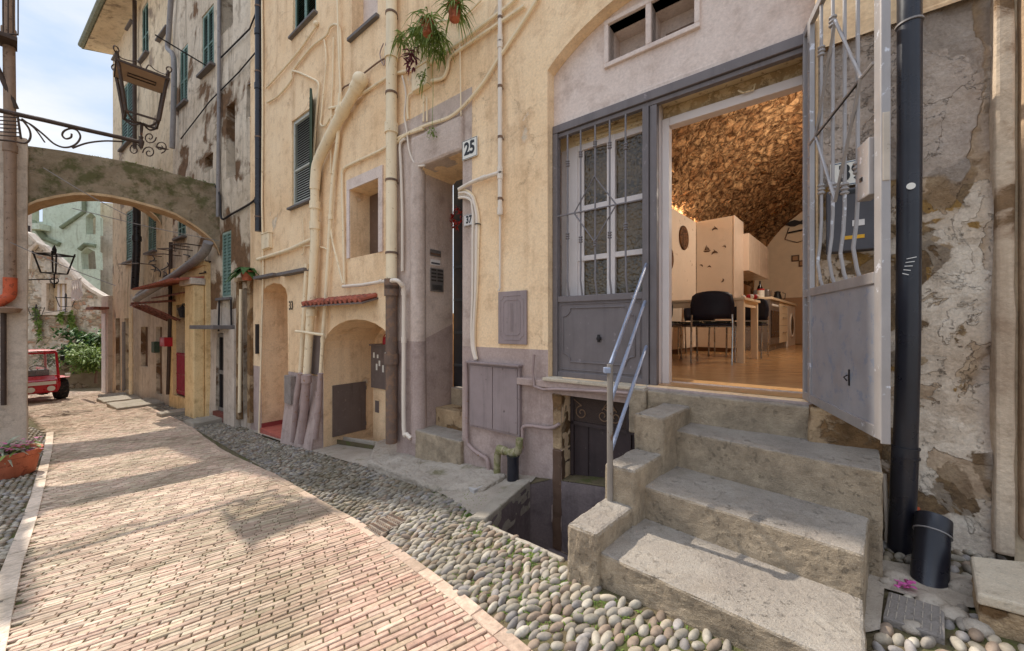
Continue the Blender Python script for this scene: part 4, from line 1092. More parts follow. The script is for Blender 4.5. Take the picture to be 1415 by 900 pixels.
# foot stones at the base
mbx = MAIN.hit(1165)[0]
o = MB().extr([xy(MAIN.W(tR+.03,.10,0)), xy(MAIN.W(tR+.03,-.1,0)), xy(MAIN.W(-.30,-.1,0)), xy(MAIN.W(-.30,.045,0))], -1.0, -.44).build('stone_plinth', FOOT, center=True, label='rough stone block of the wall foot just right of the threshold', cat='stone block'); rough_mod(o, 5, .02, .09, .015)

# letter box and plates seen through the gate
def frame_of(pl): return Matrix(((pl.u.x*-1, 0, pl.n.x, 0), (pl.u.y*-1, 0, pl.n.y, 0), (0, 1, 0, 0), (0,0,0,1)))
def text(name, s, pl, t, off, z, size, mat, parent, sx=1.0, shear=0, bold=0.0):
    """raised lettering on wall plane; t,z is its centre"""
    cu = bpy.data.curves.new(name, 'FONT'); cu.body = s; cu.size = size; cu.align_x = 'CENTER'; cu.align_y = 'CENTER'; cu.extrude = .0008; cu.offset = bold; cu.resolution_u = 4
    tmp = bpy.data.objects.new(name, cu); COL.objects.link(tmp)
    dg = bpy.context.evaluated_depsgraph_get(); me = bpy.data.meshes.new_from_object(tmp.evaluated_get(dg)); bpy.data.objects.remove(tmp)
    M_ = frame_of(pl); c = pl.W(t, off, z)
    vs = [tuple(c + (M_ @ Vector((v.co.x*sx, v.co.y, v.co.z, 1))).xyz) for v in me.vertices]
    mb = MB(); mb.add(vs, [tuple(p.vertices) for p in me.polygons])
    if parent is not None and parent.type == 'MESH': return sub(mb, name, mat, parent)
    return mb.build(name, mat, parent)
lbx = MAIN.hit(1176)[0]
LB = rect(MAIN, 1142, 1212, 262, 348, .04, ref=1176)
lb = thing('letterbox', 'dark metal letterbox with yellow striped label behind the open gate', 'letterbox', tuple(MAIN.W(lbx,.04,LB[2])))
mb = MB(); mb.pb(MAIN, LB[0], LB[1], .0, .075, LB[2], LB[3]); mb.build('box', NAVYB, lb, bevel=.006)
mb = MB(); mb.pb(MAIN, LB[0]+.02, LB[1]-.02, .075, .079, LB[3]-.03, LB[3]-.012); mb.build('slot', BLACKE, lb)
mb = MB(); mb.pb(MAIN, LB[0]+.05, LB[1]-.07, .0755, .078, LB[2]+.06, LB[2]+.078); mb.build('stripe', YEL, lb)
mb = MB(); mb.pb(MAIN, LB[0]+.05, LB[1]-.10, .0755, .078, LB[2]+.125, LB[2]+.155); mb.build('sticker', PAPER, lb)
def plate(px0, px1, pt, pb_, num, label, off=.0, sz=.09, sx=.8, size_k=.86, border=BLUEE, under=ENAMEL, pl=MAIN, ref=None, bd=.004, sfx=None, bold=.004):
    r = rect(pl, px0, px1, pt, pb_, off, ref=ref or (px0+px1)/2); tc_ = (r[0]+r[1])/2; zc_ = (r[2]+r[3])/2
    th = thing('number_plate', label, 'house number', tuple(pl.W(tc_,off,r[2])))
    mb = MB(); mb.pb(pl, r[0], r[1], off, off+.006, r[2], r[3]); pb = mb.build('plate', under, th, bevel=.002)
    mb = MB()
    for a,b,c,d in ((r[0]+bd,r[1]-bd,r[3]-2*bd,r[3]-bd),(r[0]+bd,r[1]-bd,r[2]+bd,r[2]+2*bd),(r[0]+bd,r[0]+2*bd,r[2]+2*bd,r[3]-2*bd),(r[1]-2*bd,r[1]-bd,r[2]+2*bd,r[3]-2*bd)): mb.pb(pl,a,b,off+.006,off+.0075,c,d)
    sub(mb, 'border', border, pb)
    text('digits', num, pl, tc_, off+.0072, zc_, (r[3]-r[2])*1.02*size_k, BLACKE, th, sx=sx, bold=bold)
    if sfx: text('letters', sfx, pl, tc_-.03, off+.0072, r[3]-.022, .022, BLACKE, th)
plate(1147, 1207, 222, 256, '39', 'white enamel plate reading 39 with blue border above the letterbox', off=.03, bd=.004, sx=.9, size_k=.9)
plate(639, 660, 192, 219, '25', 'white enamel plate reading 25 beside the recessed entrance', off=.012, border=BLACKE, sx=.85, sfx='bis', bold=.006)
plate(641, 656, 296, 312, '37', 'small grey stone plate reading 37 behind the white cables', off=.012, under=PAPER, border=CEMENT, sx=.8)

# black rainwater pipe and its neighbours
bx = MAIN.hit(1249)[0]
pt_ = lambda z, lean=0.0: MAIN.W(bx+lean, .115, z)
dp = thing('black_downpipe', 'tall black plastic downpipe right of the gate', 'downpipe', tuple(pt_(-1.1)))
MB().tube([pt_(4.5),pt_(.9),pt_(-.1,.005),pt_(-.6,.014)], .043, 20).build('upper_pipe', BLACKP, dp, smooth=True)
MB().tube([pt_(-.58,.014),pt_(-1.12,.03)], .047, 20).build('lower_pipe', BLACKP, dp, smooth=True)
for z, nm in ((1.43,'clip'),(-.58,'clip'),(-.625,'clip')):
    MB().tube([pt_(z-.004,.012 if z<0 else 0),pt_(z+.004,.012 if z<0 else 0)], .049, 20).build(nm, PIPEG if z>0 else BLACKP, dp, smooth=True)
c_ = MAIN.w(1259,257,.172)
mb = MB(); mb.lathe(c_-(MAIN.n.to_3d() if hasattr(MAIN.n,'to_3d') else Vector((MAIN.n.x,MAIN.n.y,0)))*.004, [(0,0),(.0155,0),(.0155,.002),(0,.0021)], 20, (MAIN.n.x-.2,MAIN.n.y-.3,0)); mb.build('sticker', ENAMEL, dp)
mb = MB()
for k in range(5):
    a = MAIN.w(1247+k*1.5,378-k*5,.176); mb.tube([a, a+Vector((.02+.004*k,-.008,.004*(k-2)))], .0022, 4)
mb.build('paint_smear', WHITEP, dp)
spx = lambda z: G(1292,812)+Vector((-.01*(z),.10*z,z))
b0 = G(1294,815)+Vector((0,.03,-.05)); ax = (MAIN.w(1290,713,.17)-b0)
sp = thing('pipe_stub', 'short capped black plastic pipe standing beside the tall black downpipe', 'pipe', tuple(b0))
MB().lathe(b0, [(.058,0),(.055,ax.length-.08),(.059,ax.length-.075),(.059,ax.length-.01),(.05,ax.length-.004),(0,ax.length)], 24, ax).build('pipe', BLACKP, sp, smooth=True)
MB().tube([b0+ax*.76, b0+ax*.775], .0605, 24).build('clip', PIPEG, sp, smooth=True)
w1 = [MAIN.w(1222,655,.07), MAIN.w(1224,700,.08), MAIN.w(1226,742,.08), MAIN.w(1228,780,.08)]
cp = thing('conduit', 'thin white conduit rising beside the foot of the black downpipe', 'conduit', tuple(w1[-1]))
MB().tube(w1, .0085, 10).build('tube', PIPEW, cp, smooth=True)
MB().tube([w1[2]+Vector((0,0,.02)), w1[3]], .012, 10).build('sleeve', PIPEW, cp, smooth=True)
tcl = thing('clay_pipe', 'orange clay pipe end between the black pipes', 'pipe', tuple(MAIN.w(1258,740,.04)))
MB().tube([MAIN.w(1259,700,.05), MAIN.w(1259,775,.05)], .03, 14).build('pipe', REDCL, tcl, smooth=True)
# fallen petals, pebbles and manhole covers
mb = MB()
for k in range(26):
    p = G(1247+random.uniform(-9,14), 806+random.uniform(-6,8), .015+random.uniform(0,.02)); a = random.uniform(0,6.28)
    mb.leaf(p, (math.cos(a),math.sin(a),random.uniform(-.2,1.2)), .020, .018, .6, n=3)
mb.build('fallen_bougainvillea_petals', PETAL, center=True, label='little heap of magenta petals at the foot of the black downpipe', cat='petals')
def cover(pxs, mat, label, slots, dz=.012, th=.02, nm='manhole_cover'):
    P = [xy(G(*p)) for p in pxs]; c = np.mean(np.array(P), 0)
    t = thing(nm, label, 'manhole cover', (c[0],c[1],g(c[0],c[1])))
    mb = MB(); mb.extr(P, lambda x,y: g(x,y)-.02, lambda x,y: g(x,y)+dz); pl_ = mb.build('cover', mat, t, bevel=.004)
    a = np.array(P)
    if slots:
        mb = MB()
        for i in range(slots[0]):
            for j in range(slots[1]):
                u0 = (i+.15)/slots[0]; u1 = (i+.85)/slots[0]; v0 = (j+.5)/slots[1]
                if slots[2] and (i+j) % 2: 
                    pa = a[0]+(a[1]-a[0])*((i+.5)/slots[0]); 
                f_ = lambda u,v: (a[0]*(1-u)*(1-v)+a[1]*u*(1-v)+a[2]*u*v+a[3]*(1-u)*v)
                if slots[2]:
                    s_ = 1 if i % 2 else -1
                    p0 = f_((i+.2)/slots[0], min(.97,max(.03,v0-s_*.6/slots[1]))); p1 = f_((i+.8)/slots[0], min(.97,max(.03,v0+s_*.6/slots[1])))
                else:
                    p0 = f_(u0, v0); p1 = f_(u1, v0)
                z_ = lambda p: g(p[0],p[1])+dz+.002
                mb.tube([(p0[0],p0[1],z_(p0)),(p1[0],p1[1],z_(p1))], .0016 if not slots[2] else .004, 4)
        sub(mb, 'ribs', APRON if not slots[2] else PIPEI, pl_)
    return t
cover(((503,731),(541,712),(562,722),(523,744)), paint('cast_iron_cover', srgb(128,116,104), .75, .2, wear=srgb(150,140,126), wt=.55), 'cast iron gully cover with chevron ribs among the cobbles', (6,9,True), dz=.014)
cover(((637,673),(657,662),(679,670),(655,683)), concrete('cover_concrete', srgb(196,192,188), srgb(176,170,166)), 'small pale square concrete cover beside the basement well', None, dz=.03)
cover(((1220,860),(1228,824),(1305,847),(1306,890)), concrete('grey_cover_concrete', srgb(150,142,136), srgb(128,120,112)), 'scored grey stone inspection cover at the foot of the staircase', (3,7,False), dz=.02)
ms = MB(); ms.extr(slab_poly, lambda x,y: g(x,y)-.2, lambda x,y: g(x,y)+.03+.06*min(1,max(0,(-.8*x+.6*y-2.4)/1.2)))
o = ms.build('doorstep_slab', APRON, center=True, label='long low stone slab in front of the recessed entrance', cat='doorstep'); rough_mod(o, 6, .035, .16, .02, sc2=.04)
# loose stones
for i, (px, py, r_) in enumerate(((1240,800,.05),(1262,868,.036),(1290,835,.05),(1318,850,.045),(1350,868,.042),(1338,815,.06),(1228,805,.03))):
    mb = MB(); p = G(px, py, .004); mb.blob(p, (r_*1.1, r_*.8, r_*.6), 14, 9, jit=.05)
    mb.build('loose_stone', APRON, smooth=True, center=True, label=['pinkish loose rock wedged beside the petals','small stone beside the grey inspection cover','flat grey stone before the short black pipe','pale stone between cover and marble doorstep','rounded stone under the marble doorstep','large rock leaning at the short black pipe','small rock against the staircase corner'][i], cat='stone')

# ---------------------------------------------------------------- inside the recessed entrance
def steps_in(tl, tr, z0, n, rise, run, o0, mat, par):
    for i in range(n):
        mb = MB(); mb.pb(MAIN, tr-.0, tl-.004*(i+1), -2.4, o0-run*i, z0-.4, z0+rise*i)
        o = mb.build('entrance_step', mat, par); rough_mod(o, 4, .014, .12, .012)
zA = MAIN.p(600,598)[1]
mb = MB(); mb.pb(MAIN, tdr-.02, tdl+.02, -.3, .05, zA-.35, zA); o = mb.build('entrance_step', STEPC, house); rough_mod(o, 4, .016, .12, .015)
for i, (o0, dz) in enumerate(((-.22,.20),(-.46,.40))):
    mb = MB(); mb.pb(MAIN, tdr-.6, tdl-.006, o0-.5, o0, zA-.1, zA+dz); o = mb.build('entrance_step', FOOT if i==0 else STEPC, house); rough_mod(o, 4, .014, .12, .012)
dk = MB(); dk.pb(MAIN, tdr-.7, tdl+.05, -.60, -.56, zA, zdt+.3); dk = dk.build('entrance_door', paint('dark_green_black_door', srgb(34,38,44), .5), house, label='very dark door set back in the recessed entrance')
mb = MB()
for z_ in (-.9,-.5,-.1,.3,.7): mb.pb(MAIN, tdr-.6, tdl+.04, -.56, -.548, z_, z_+.03)
sub(mb, 'rails', paint('door_rail', srgb(50,56,62), .5), dk)
# intercom and notices on the deep left reveal
REV = Plane(xy(MAIN.W(tdl-.006,0,0)), (-MAIN.n.x,-MAIN.n.y), (-MAIN.u.x,-MAIN.u.y))
def rv(px, py): return REV.p(px, py)
(t1,z1_),(t2,z2_) = rv(594,370), rv(612,404)
ic = thing('intercom_panel', 'steel intercom panel on the entrance reveal beneath the notices', 'intercom', tuple(REV.W((t1+t2)/2,.004,z2_)))
mb = MB(); mb.pb(REV, t1, t2, 0, .012, z2_, z1_); icp = mb.build('panel', STEELP, ic, bevel=.003)
mb = MB()
for k in range(4): mb.pb(REV, t1+.012, t1+(t2-t1)*.42, .012, .016, z1_-.03-k*.04, z1_-.012-k*.04); mb.pb(REV, t1+(t2-t1)*.52, t2-.012, .012, .016, z1_-.03-k*.04, z1_-.012-k*.04)
sub(mb, 'buttons', paint('intercom_label', srgb(70,64,60), .5), icp)
mb = MB()
for k in range(5): mb.pb(REV, t1+.025, t2-.025, .012, .015, z2_+.02+k*.012, z2_+.025+k*.012)
sub(mb, 'speaker_slots', BLACKE, icp)
for (xa,ya,xb,yb,lab,mt) in ((594,344,609,356,'small dark photo notice at the top of the entrance reveal',STEELP),(595,358,608,368,'small white paper notice between photo notice and intercom',PAPER)):
    (t1,z1_),(t2,z2_) = rv(xa,ya), rv(xb,yb)
    mb = MB(); mb.pb(REV, t1, t2, 0, .004, z2_, z1_); o = mb.build('notice', mt, center=True, label=lab, cat='notice')
    mb = MB(); mb.pb(REV, t1+.006, t2-.006, .004, .0046, z2_+.012, z2_+(z1_-z2_)*.5); WPOS[o.name] = o.location.copy(); sub(mb, 'print', BROWNW if mt is STEELP else NAVYB, o)
# wreath on the dark door
mb = MB(); c_ = MAIN.w(631,300,-.47)
for k in range(60):
    a = random.uniform(0,6.28); r_ = random.uniform(.06,.1)
    p = c_ + Vector((MAIN.u.x*math.cos(a)*r_, MAIN.u.y*math.cos(a)*r_, math.sin(a)*r_*1.2))
    mb.leaf(p, (random.gauss(0,1),random.gauss(0,1),random.gauss(0,1)), .05, .03, .2, n=2)
mb.build('wreath', leafmat('wreath_red', (.4,.02,.02), (.5,.06,.04)), center=True, label='red flower wreath on the dark recessed door', cat='wreath')

# ---------------------------------------------------------------- windows of the cream house
def shutter_window(pl, r, off, par, fm, sm, leafs=2, louvers=26, fr=.035, lab=None, split=.42, slat=True):
    t0,t1,z0,z1 = r
    mb = MB()
    for a,b,c,d in ((t0,t1,z0,z0+fr),(t0,t1,z1-fr,z1),(t0,t0+fr,z0+fr,z1-fr),(t1-fr,t1,z0+fr,z1-fr)): mb.pb(pl,a,b,off-.04,off,c,d)
    w_ = mb.build('window', fm, par, label=lab)
    for k in range(leafs):
        a = t0+fr+(t1-t0-2*fr)*k/leafs+.003; b = t0+fr+(t1-t0-2*fr)*(k+1)/leafs-.003
        mb = MB(); s_ = .03; zm_ = z0+(z1-z0)*split
        for c,d in ((z0+fr+.003,z0+fr+s_),(zm_-s_/2,zm_+s_/2),(z1-fr-s_,z1-fr-.003)): mb.pb(pl,a+s_,b-s_,off-.028,off+.010,c,d)
        for c,d in ((a,a+s_),(b-s_,b)): mb.pb(pl,c,d,off-.028,off+.010,z0+fr+.003,z1-fr-.003)
        for kk in range(louvers):
            z_ = z0+fr+s_+(z1-z0-2*fr-2*s_)*(kk+.5)/louvers
            hh = (z1-z0)/louvers*.42
            mb.add([pl.W(a+s_,off-.02,z_+hh),pl.W(b-s_,off-.02,z_+hh),pl.W(b-s_,off+.006,z_-hh),pl.W(a+s_,off+.006,z_-hh)], [(0,1,2,3)])
        sub(mb, 'shutter', sm, w_)
    mb = MB(); mb.pb(pl,t0,t1,off-.07,off-.06,z0,z1); sub(mb, 'backing', DARKIN, w_)
    return w_
wA = shutter_window(MAIN, sh1, -.03, house, GREYSH, GREYSH, 1, 34, lab='tall grey louvred shutter window with one green leaf folded open')
# dark green leaf standing open, seen edge-on
oa = MAIN.hit(425)[0]
OPL = Plane(xy(MAIN.W(sh1[0]-.0, 0, 0)), (.43,-.903), (-.903,-.43))
mb = MB(); mb.pb(OPL, .01, .30, -.015, .015, sh1[2]+.02, sh1[3]+.10)
for kk in range(26): z_ = sh1[2]+.12+kk*(sh1[3]-sh1[2]-.1)/26; mb.pb(OPL, .06, .25, .015, .022, z_, z_+.02)
mb.build('shutter', GREENSH, house, label='dark green shutter leaf folded open against the cream wall')
wB = shutter_window(MAIN, sh0, -.03, house, GREYSH, TEAL, 2, 36, lab='upper louvred window with teal leaves at the top edge')
for r in (sh1, sh0):
    mb = MB(); mb.pb(MAIN, r[0]-.05, r[1]+.05, -.05, .06, r[2]-.035, r[2]+.001); mb.build('sill', SLATM, house, bevel=.005)
mb = MB(); mb.pb(MAIN, r2[0]-.04, r2[1]+.04, -.1, .05, r2[2]-.04, r2[2]+.002); mb.build('sill', SLATM, house, bevel=.005)
mb = MB(); mb.pb(MAIN, r2[0]-.04, r2[1]+.04, -.18, -.17, r2[2], r2[3]); wC = mb.build('window', PINKW, house, label='blind recessed window with dark slate sill')
mb = MB(); mb.pb(MAIN, r2[0]-.0, r2[0]+.12, -.17, -.14, r2[2], r2[3]); sub(mb, 'shutter', SLATM, wC)
rn = rect(MAIN,484,524,263,357)
mb = MB(); mb.pb(MAIN, rn[0]-.05, rn[1]+.05, -.33, -.30, rn[2]-.05, rn[3]+.05); wD = mb.build('window', PALE, house, label='small deep niche window with brown board shutter')
mb = MB(); mb.pb(MAIN, rn[0]-.02, MAIN.hit(512,-.28)[0], -.30, -.27, rn[2], MAIN.p(512,272,-.28)[1]); sub(mb, 'shutter', BROWNW, wD)
mb = MB()
for a,b,c,d in ((rn[0]-.09,rn[1]+.07,rn[3]+.002,rn[3]+.14),(rn[1]+.001,rn[1]+.07,rn[2]-.0,rn[3]),(rn[0]-.09,rn[0]-.001,rn[2]-.0,rn[3])): mb.pb(MAIN,a,b,-.004,.016,c,d)
mb.build('niche_surround', PINKW, house)
# alcove: back wall, hatch, boxes
mb = MB(); mb.pb(MAIN, tar-.3, tal+.1, -.86, -.82, zab-.1, zas+.5); mb.build('alcove_back', CREAM, house)
AL = Plane(xy(MAIN.W(tal-.004,0,0)), (-MAIN.n.x,-MAIN.n.y), (-MAIN.u.x,-MAIN.u.y))
(t1,z1_),(t2,z2_) = AL.p(459,533), AL.p(505,528)
z0_ = AL.p(461,604)[1]
ha = MB(); ha.pb(AL, t1, t2, 0, .016, z0_, z1_); ha = ha.build('metal_hatch', BROWNM, center=True, bevel=.004, label='square brown metal hatch on the alcove side wall', cat='hatch'); 
WPOS[ha.name] = ha.location.copy(); mb = MB()
for z_ in (z0_+.1, z1_-.1): mb.tube([AL.W(t2-.005,.02,z_-.03),AL.W(t2-.005,.02,z_+.03)], .008, 8)
sub(mb, 'hinge', BROWNM, ha)
gx0 = MAIN.hit(514,-.62)[0]; gx1 = MAIN.hit(552,-.62)[0]; gz1 = MAIN.p(514,478,-.62)[1]; gz0 = MAIN.p(514,537,-.62)[1]
mb = MB(); mb.pb(MAIN, gx1, gx0, -.82, -.64, zab-.1, gz0+.02); mb.build('alcove_pedestal', CREAM, house)
gb = thing('gas_meter_box', 'brown meter box with torn white labels on the alcove pedestal', 'meter box', tuple(MAIN.W((gx0+gx1)/2,-.6,gz0)))
mb = MB(); mb.pb(MAIN, gx1, gx0, -.82, -.60, gz0+.02, gz1); bx_ = mb.build('box', BROWNM, gb, bevel=.006)
mb = MB(); mb.pb(MAIN, gx1, gx0+.01, -.82, -.57, gz1+.001, gz1+.03); mb.build('lid', BROWNM, gb, bevel=.004)
for k in range(9):
    mb = MB(); a = random.uniform(gx1+.06,gx0-.05); z_ = random.uniform(gz0+.28,gz1-.10); mb.pb(MAIN, a-.02, a+.02, -.60, -.5985, z_-random.uniform(.02,.09), z_+.03); sub(mb, 'torn_label', ENAMEL, bx_)
mb = MB(); pz = gz0-.3; mb.pb(MAIN, gx0-.16, gx0-.06, -.64, -.635, pz-.06, pz+.12); mb.build('pedestal_door', BROWNM, house)
c_ = MAIN.W((gx0+gx1)/2+.06,-.68,gz1+.03)
rc = thing('kettle', 'small red metal kettle on the meter box', 'kettle', tuple(c_))
MB().lathe(c_, [(0,0),(.055,0),(.058,.04),(.05,.09),(.03,.11),(0,.115)], 14).build('body', REDBOX, rc, smooth=True)
MB().tube([c_+Vector((-.045,0,.1)),c_+Vector((-.02,0,.15)),c_+Vector((.03,0,.15)),c_+Vector((.05,0,.1))], .007, 6).build('handle', REDBOX, rc, smooth=True)
mb = MB(); mb.pb(MAIN, gx0+.02, gx0+.09, -.80, -.76, gz1-.55, gz1-.33); mb.build('small_meter', BROWNM, center=True, label='small brown box left of the meter box in the alcove', cat='box', bevel=.004)
# tile canopy over the alcove
ct0, ct1 = MAIN.hit(437)[0], MAIN.hit(523)[0]; zc0 = MAIN.p(437,424,.1)[1]; zc1 = MAIN.p(437,415,.1)[1]
cz = MAIN.p(480,417,.1)[1]
ca = thing('tile_canopy', 'little canopy of red roof tiles above the alcove', 'canopy', tuple(MAIN.W((ct0+ct1)/2,.1,cz)))
nt_ = 14
for k in range(nt_):
    a = ct1+(ct0-ct1)*(k+.5)/nt_
    mb = MB(); mb.tube([MAIN.W(a,.0,cz+.065),MAIN.W(a,.22,cz-.0)], .035, 8, flat=1.1); mb.build('tile', TILER, ca, smooth=True)
mb = MB(); mb.add([MAIN.W(ct0,0,cz+.035),MAIN.W(ct1,0,cz+.035),MAIN.W(ct1,.21,cz-.03),MAIN.W(ct0,.21,cz-.03),MAIN.W(ct0,0,cz+.015),MAIN.W(ct1,0,cz+.015),MAIN.W(ct1,.21,cz-.05),MAIN.W(ct0,.21,cz-.05)], [(0,1,2,3),(7,6,5,4),(0,4,5,1),(1,5,6,2),(2,6,7,3),(3,7,4,0)]); mb.build('board', BROWNM, ca)
# doorway 33
mb = MB(); mb.pb(MAIN, t33b-.2, t33a+.1, -1.16, -1.12, z33b-.1, z33t+.1); mb.build('passage_end', CREAM, house)
mb = MB(); mb.pb(MAIN, t33b+.004, t33a-.004, -1.1, .02, z33b-.2, z33b+.01); mb.build('red_floor', paint('red_step_paint', srgb(176,96,84), .5, wear=srgb(140,80,70), wt=.6), house, bevel=.006)
mb = MB(); mb.pb(MAIN, t33b+.006, t33a-.006, -1.1, -.75, z33b+.012, z33b+.2); mb.build('red_step', paint('red_riser', srgb(160,84,76), .6), house, bevel=.006)
mb = MB(); mb.pb(MAIN, t33a-.02, t33a-.005, -1.1, -.0, z33b+.012, z33b+.09); mb.build('skirting', paint('red_skirting', srgb(140,60,58), .6), house)
tx, tz = MAIN.p(403,423); text('number', '33', MAIN, tx, .012, tz, .20, BLACKE, house, sx=.8, bold=.003).name = 'painted_number'
for px, py0, py1, lab in ((357.5,448,489,'slim dark wall lamp left of doorway 33'),):
    a, z_ = MAIN.p(px, py0); z2_ = MAIN.p(px, py1)[1]; mb = MB(); mb.pb(MAIN, a-.03, a+.03, 0, .05, z2_, z_); mb.build('wall_letterbox', IRONDK, center=True, label='narrow dark letterbox left of doorway 33', cat='letterbox', bevel=.005)
mb = MB(); a, z_ = MAIN.p(396,461,-.3); mb.pb(MAIN, t33a-.02-.03, t33a-.005, -.55, -.47, z_-.12, z_+.05); mb.build('switch_plate', BLACKE, house)
# slate drip ledges over doorway 33
for xa, xb, ya, yb, lab in ((352,379,385,384,'left dark slate drip ledge over doorway 33'),(385,422,380,376,'right dark slate drip ledge over doorway 33')):
    a = MAIN.hit(xa,.1)[0]; b = MAIN.hit(xb,.1)[0]; z_ = MAIN.p(xa,ya,.1)[1]
    mb = MB(); mb.pb(MAIN, b, a, -.02, .13, z_-.02, z_+.03); mb.build('slate_ledge', SLATM, center=True, label=lab, cat='ledge', bevel=.006)
# meter doors low between the pipes, battered foot of the wall
a = rect(MAIN,428,445,463,516); mb = MB(); mb.pb(MAIN, a[0], a[1], 0, .02, a[2], a[3]); mb.build('narrow_hatch', BROWNM, center=True, bevel=.004, label='narrow brown meter hatch behind the leaning pipes', cat='hatch')
mb = MB(); tq0, tq1 = MAIN.hit(446)[0], MAIN.hit(399)[0]
gb0 = g(*xy(MAIN.W(tq0,0,0)))-.1; gb1 = g(*xy(MAIN.W(tq1,0,0)))-.1
mb.add([MAIN.W(tq0,.004,gb0),MAIN.W(tq1,.004,gb1),MAIN.W(tq1,.14,gb1),MAIN.W(tq0,.18,gb0),MAIN.W(tq0,.004,zd2),MAIN.W(tq1,.004,zd2)], [(3,2,5,4),(0,3,4),(1,5,2),(0,1,2,3)])
mb.build('battered_foot', DADO, house)
a = rect(MAIN,399,408,518,556,.03); mb = MB(); mb.pb(MAIN, a[0], a[1], .03, .10, a[2], a[3]); mb.build('stone_plaque', CEMENT, center=True, bevel=.004, label='pale stone plaque low beside doorway 33', cat='plaque')
# embossed mauve hatch and double meter cabinet
a = rect(MAIN,690,729,404,475)
eh = MB(); eh.pb(MAIN, a[0], a[1], 0, .018, a[2], a[3]); eh = eh.build('meter_hatch', MAUVEM, center=True, bevel=.003, label='small mauve hatch with embossed border left of the kitchen front', cat='hatch'); WPOS[eh.name] = eh.location.copy()
mb = MB(); scooped(MAIN, a[0]+.03, a[1]-.03, a[2]+.04, a[3]-.04, .035, .019, .0035, mb); scooped(MAIN, a[0]+.065, a[1]-.065, a[2]+.08, a[3]-.08, .02, .019, .003, mb)
for k in (-1,0,1): mb.tube([MAIN.W((a[0]+a[1])/2+k*.012,.019,a[2]+.11),MAIN.W((a[0]+a[1])/2+k*.012,.019,a[3]-.11)], .002, 4)
sub(mb, 'moulding', MAUVEM, eh)
a = rect(MAIN,652,721,501,592); 
mc = thing('meter_cabinet', 'two door mauve brown meter cabinet low on the wall by the entrance', 'cabinet', tuple(MAIN.W((a[0]+a[1])/2,0,a[2])))
mb = MB(); mb.pb(MAIN, a[0], a[1], 0, .035, a[2]+.03, a[3]); mb.build('case', MAUVEM, mc, bevel=.003)
tmid = a[1]-(a[1]-a[0])*.5
for b,c in ((a[0]+.02,tmid-.004),(tmid+.004,a[1]-.02)):
    mb = MB(); mb.pb(MAIN, b, c, .035, .045, a[2]+.05, a[3]-.02); d_ = mb.build('door', MAUVEM, mc, bevel=.003)
mb = MB(); mb.pb(MAIN, a[0]-.015, a[1]+.015, 0, .075, a[3]+.001, a[3]+.018); mb.build('hood', MAUVEM, mc, bevel=.003)
c_ = MAIN.w(709,672,.13); c_.z = g(c_.x,c_.y)
bs = thing('black_pipe_stub', 'short open black drain pipe beside the basement well kerb', 'pipe', tuple(c_))
mb = MB(); H_=.21; mb.lathe(c_, [(.05,-.02),(.05,H_-.01),(.056,H_-.008),(.056,H_),(.045,H_),(.045,.03),(0,.03)], 20); mb.build('pipe', BLACKP, bs, smooth=True)
# ---------------------------------------------------------------- pipes and cables on the cream house
def pipe(name, pxs, off, r_, mat, label, cat='pipe', pl=MAIN, smooth_path=0, joints=(), seg=10, group=None):
    pts = [pl.w(p[0], p[1], p[2] if len(p) > 2 else off) for p in pxs]
    if smooth_path: pts = catmull(pts, smooth_path)
    mb = MB(); mb.tube(pts, r_, seg)
    o = mb.build(name, mat, smooth=True, center=True, label=label, cat=cat, group=group); WPOS[o.name] = o.location.copy()
    for j in joints:
        p = pl.w(j[0], j[1], off); d = Vector((0,0,1)) if len(j) < 3 else (pl.w(j[2], j[3], off)-p).normalized()
        mb = MB(); mb.tube([p-d*.02-d*r_*.6, p+d*.02+d*r_*.6], r_*1.22, seg+4); sub(mb, 'joint', mat, o, smooth=True)
    return o
pipe('downpipe', ((541,-40),(541,392)), .085, .062, PIPEC, 'thick cream downpipe between niche window and recessed entrance', 'downpipe', seg=18, joints=((541,75),(541,178)))
pipe('iron_downpipe', ((541,390),(541,612)), .085, .066, PIPEI, 'rusty brown iron foot of the thick cream downpipe', 'downpipe', seg=18, joints=((541,393),(541,402),(541,496)))
pipe('downpipe', ((691,-20),(691,298)), .04, .021, PIPEW, 'slim white downpipe with collars near house number 25', 'downpipe', seg=12, joints=((691,54),(691,62),(691,236),(691,243),(691,292)))
pipe('conduit', ((691,298),(691,398),(689,402)), .03, .011, PIPEW, 'thin white conduit below the slim white downpipe', 'conduit')
pipe('branch_pipe', ((690,239),(665,247),(650,253),(634,262)), .045, .019, PIPEW, 'white branch pipe running from the slim downpipe to the entrance', joints=((668,246,660,249),))
pipe('corner_downpipe', ((357,-60),(357,80),(357,200),(357,320)), .06, .052, BLACKP, 'black downpipe on the corner between cream and grey houses', 'downpipe', seg=14, joints=((357,45),(357,120),(357,278)))
pipe('conduit', ((362,-30),(363,150),(362,280),(363,330),(364,370),(358,600)), .03, .016, PIPEC, 'cream conduit along the left corner of the cream house', 'conduit')
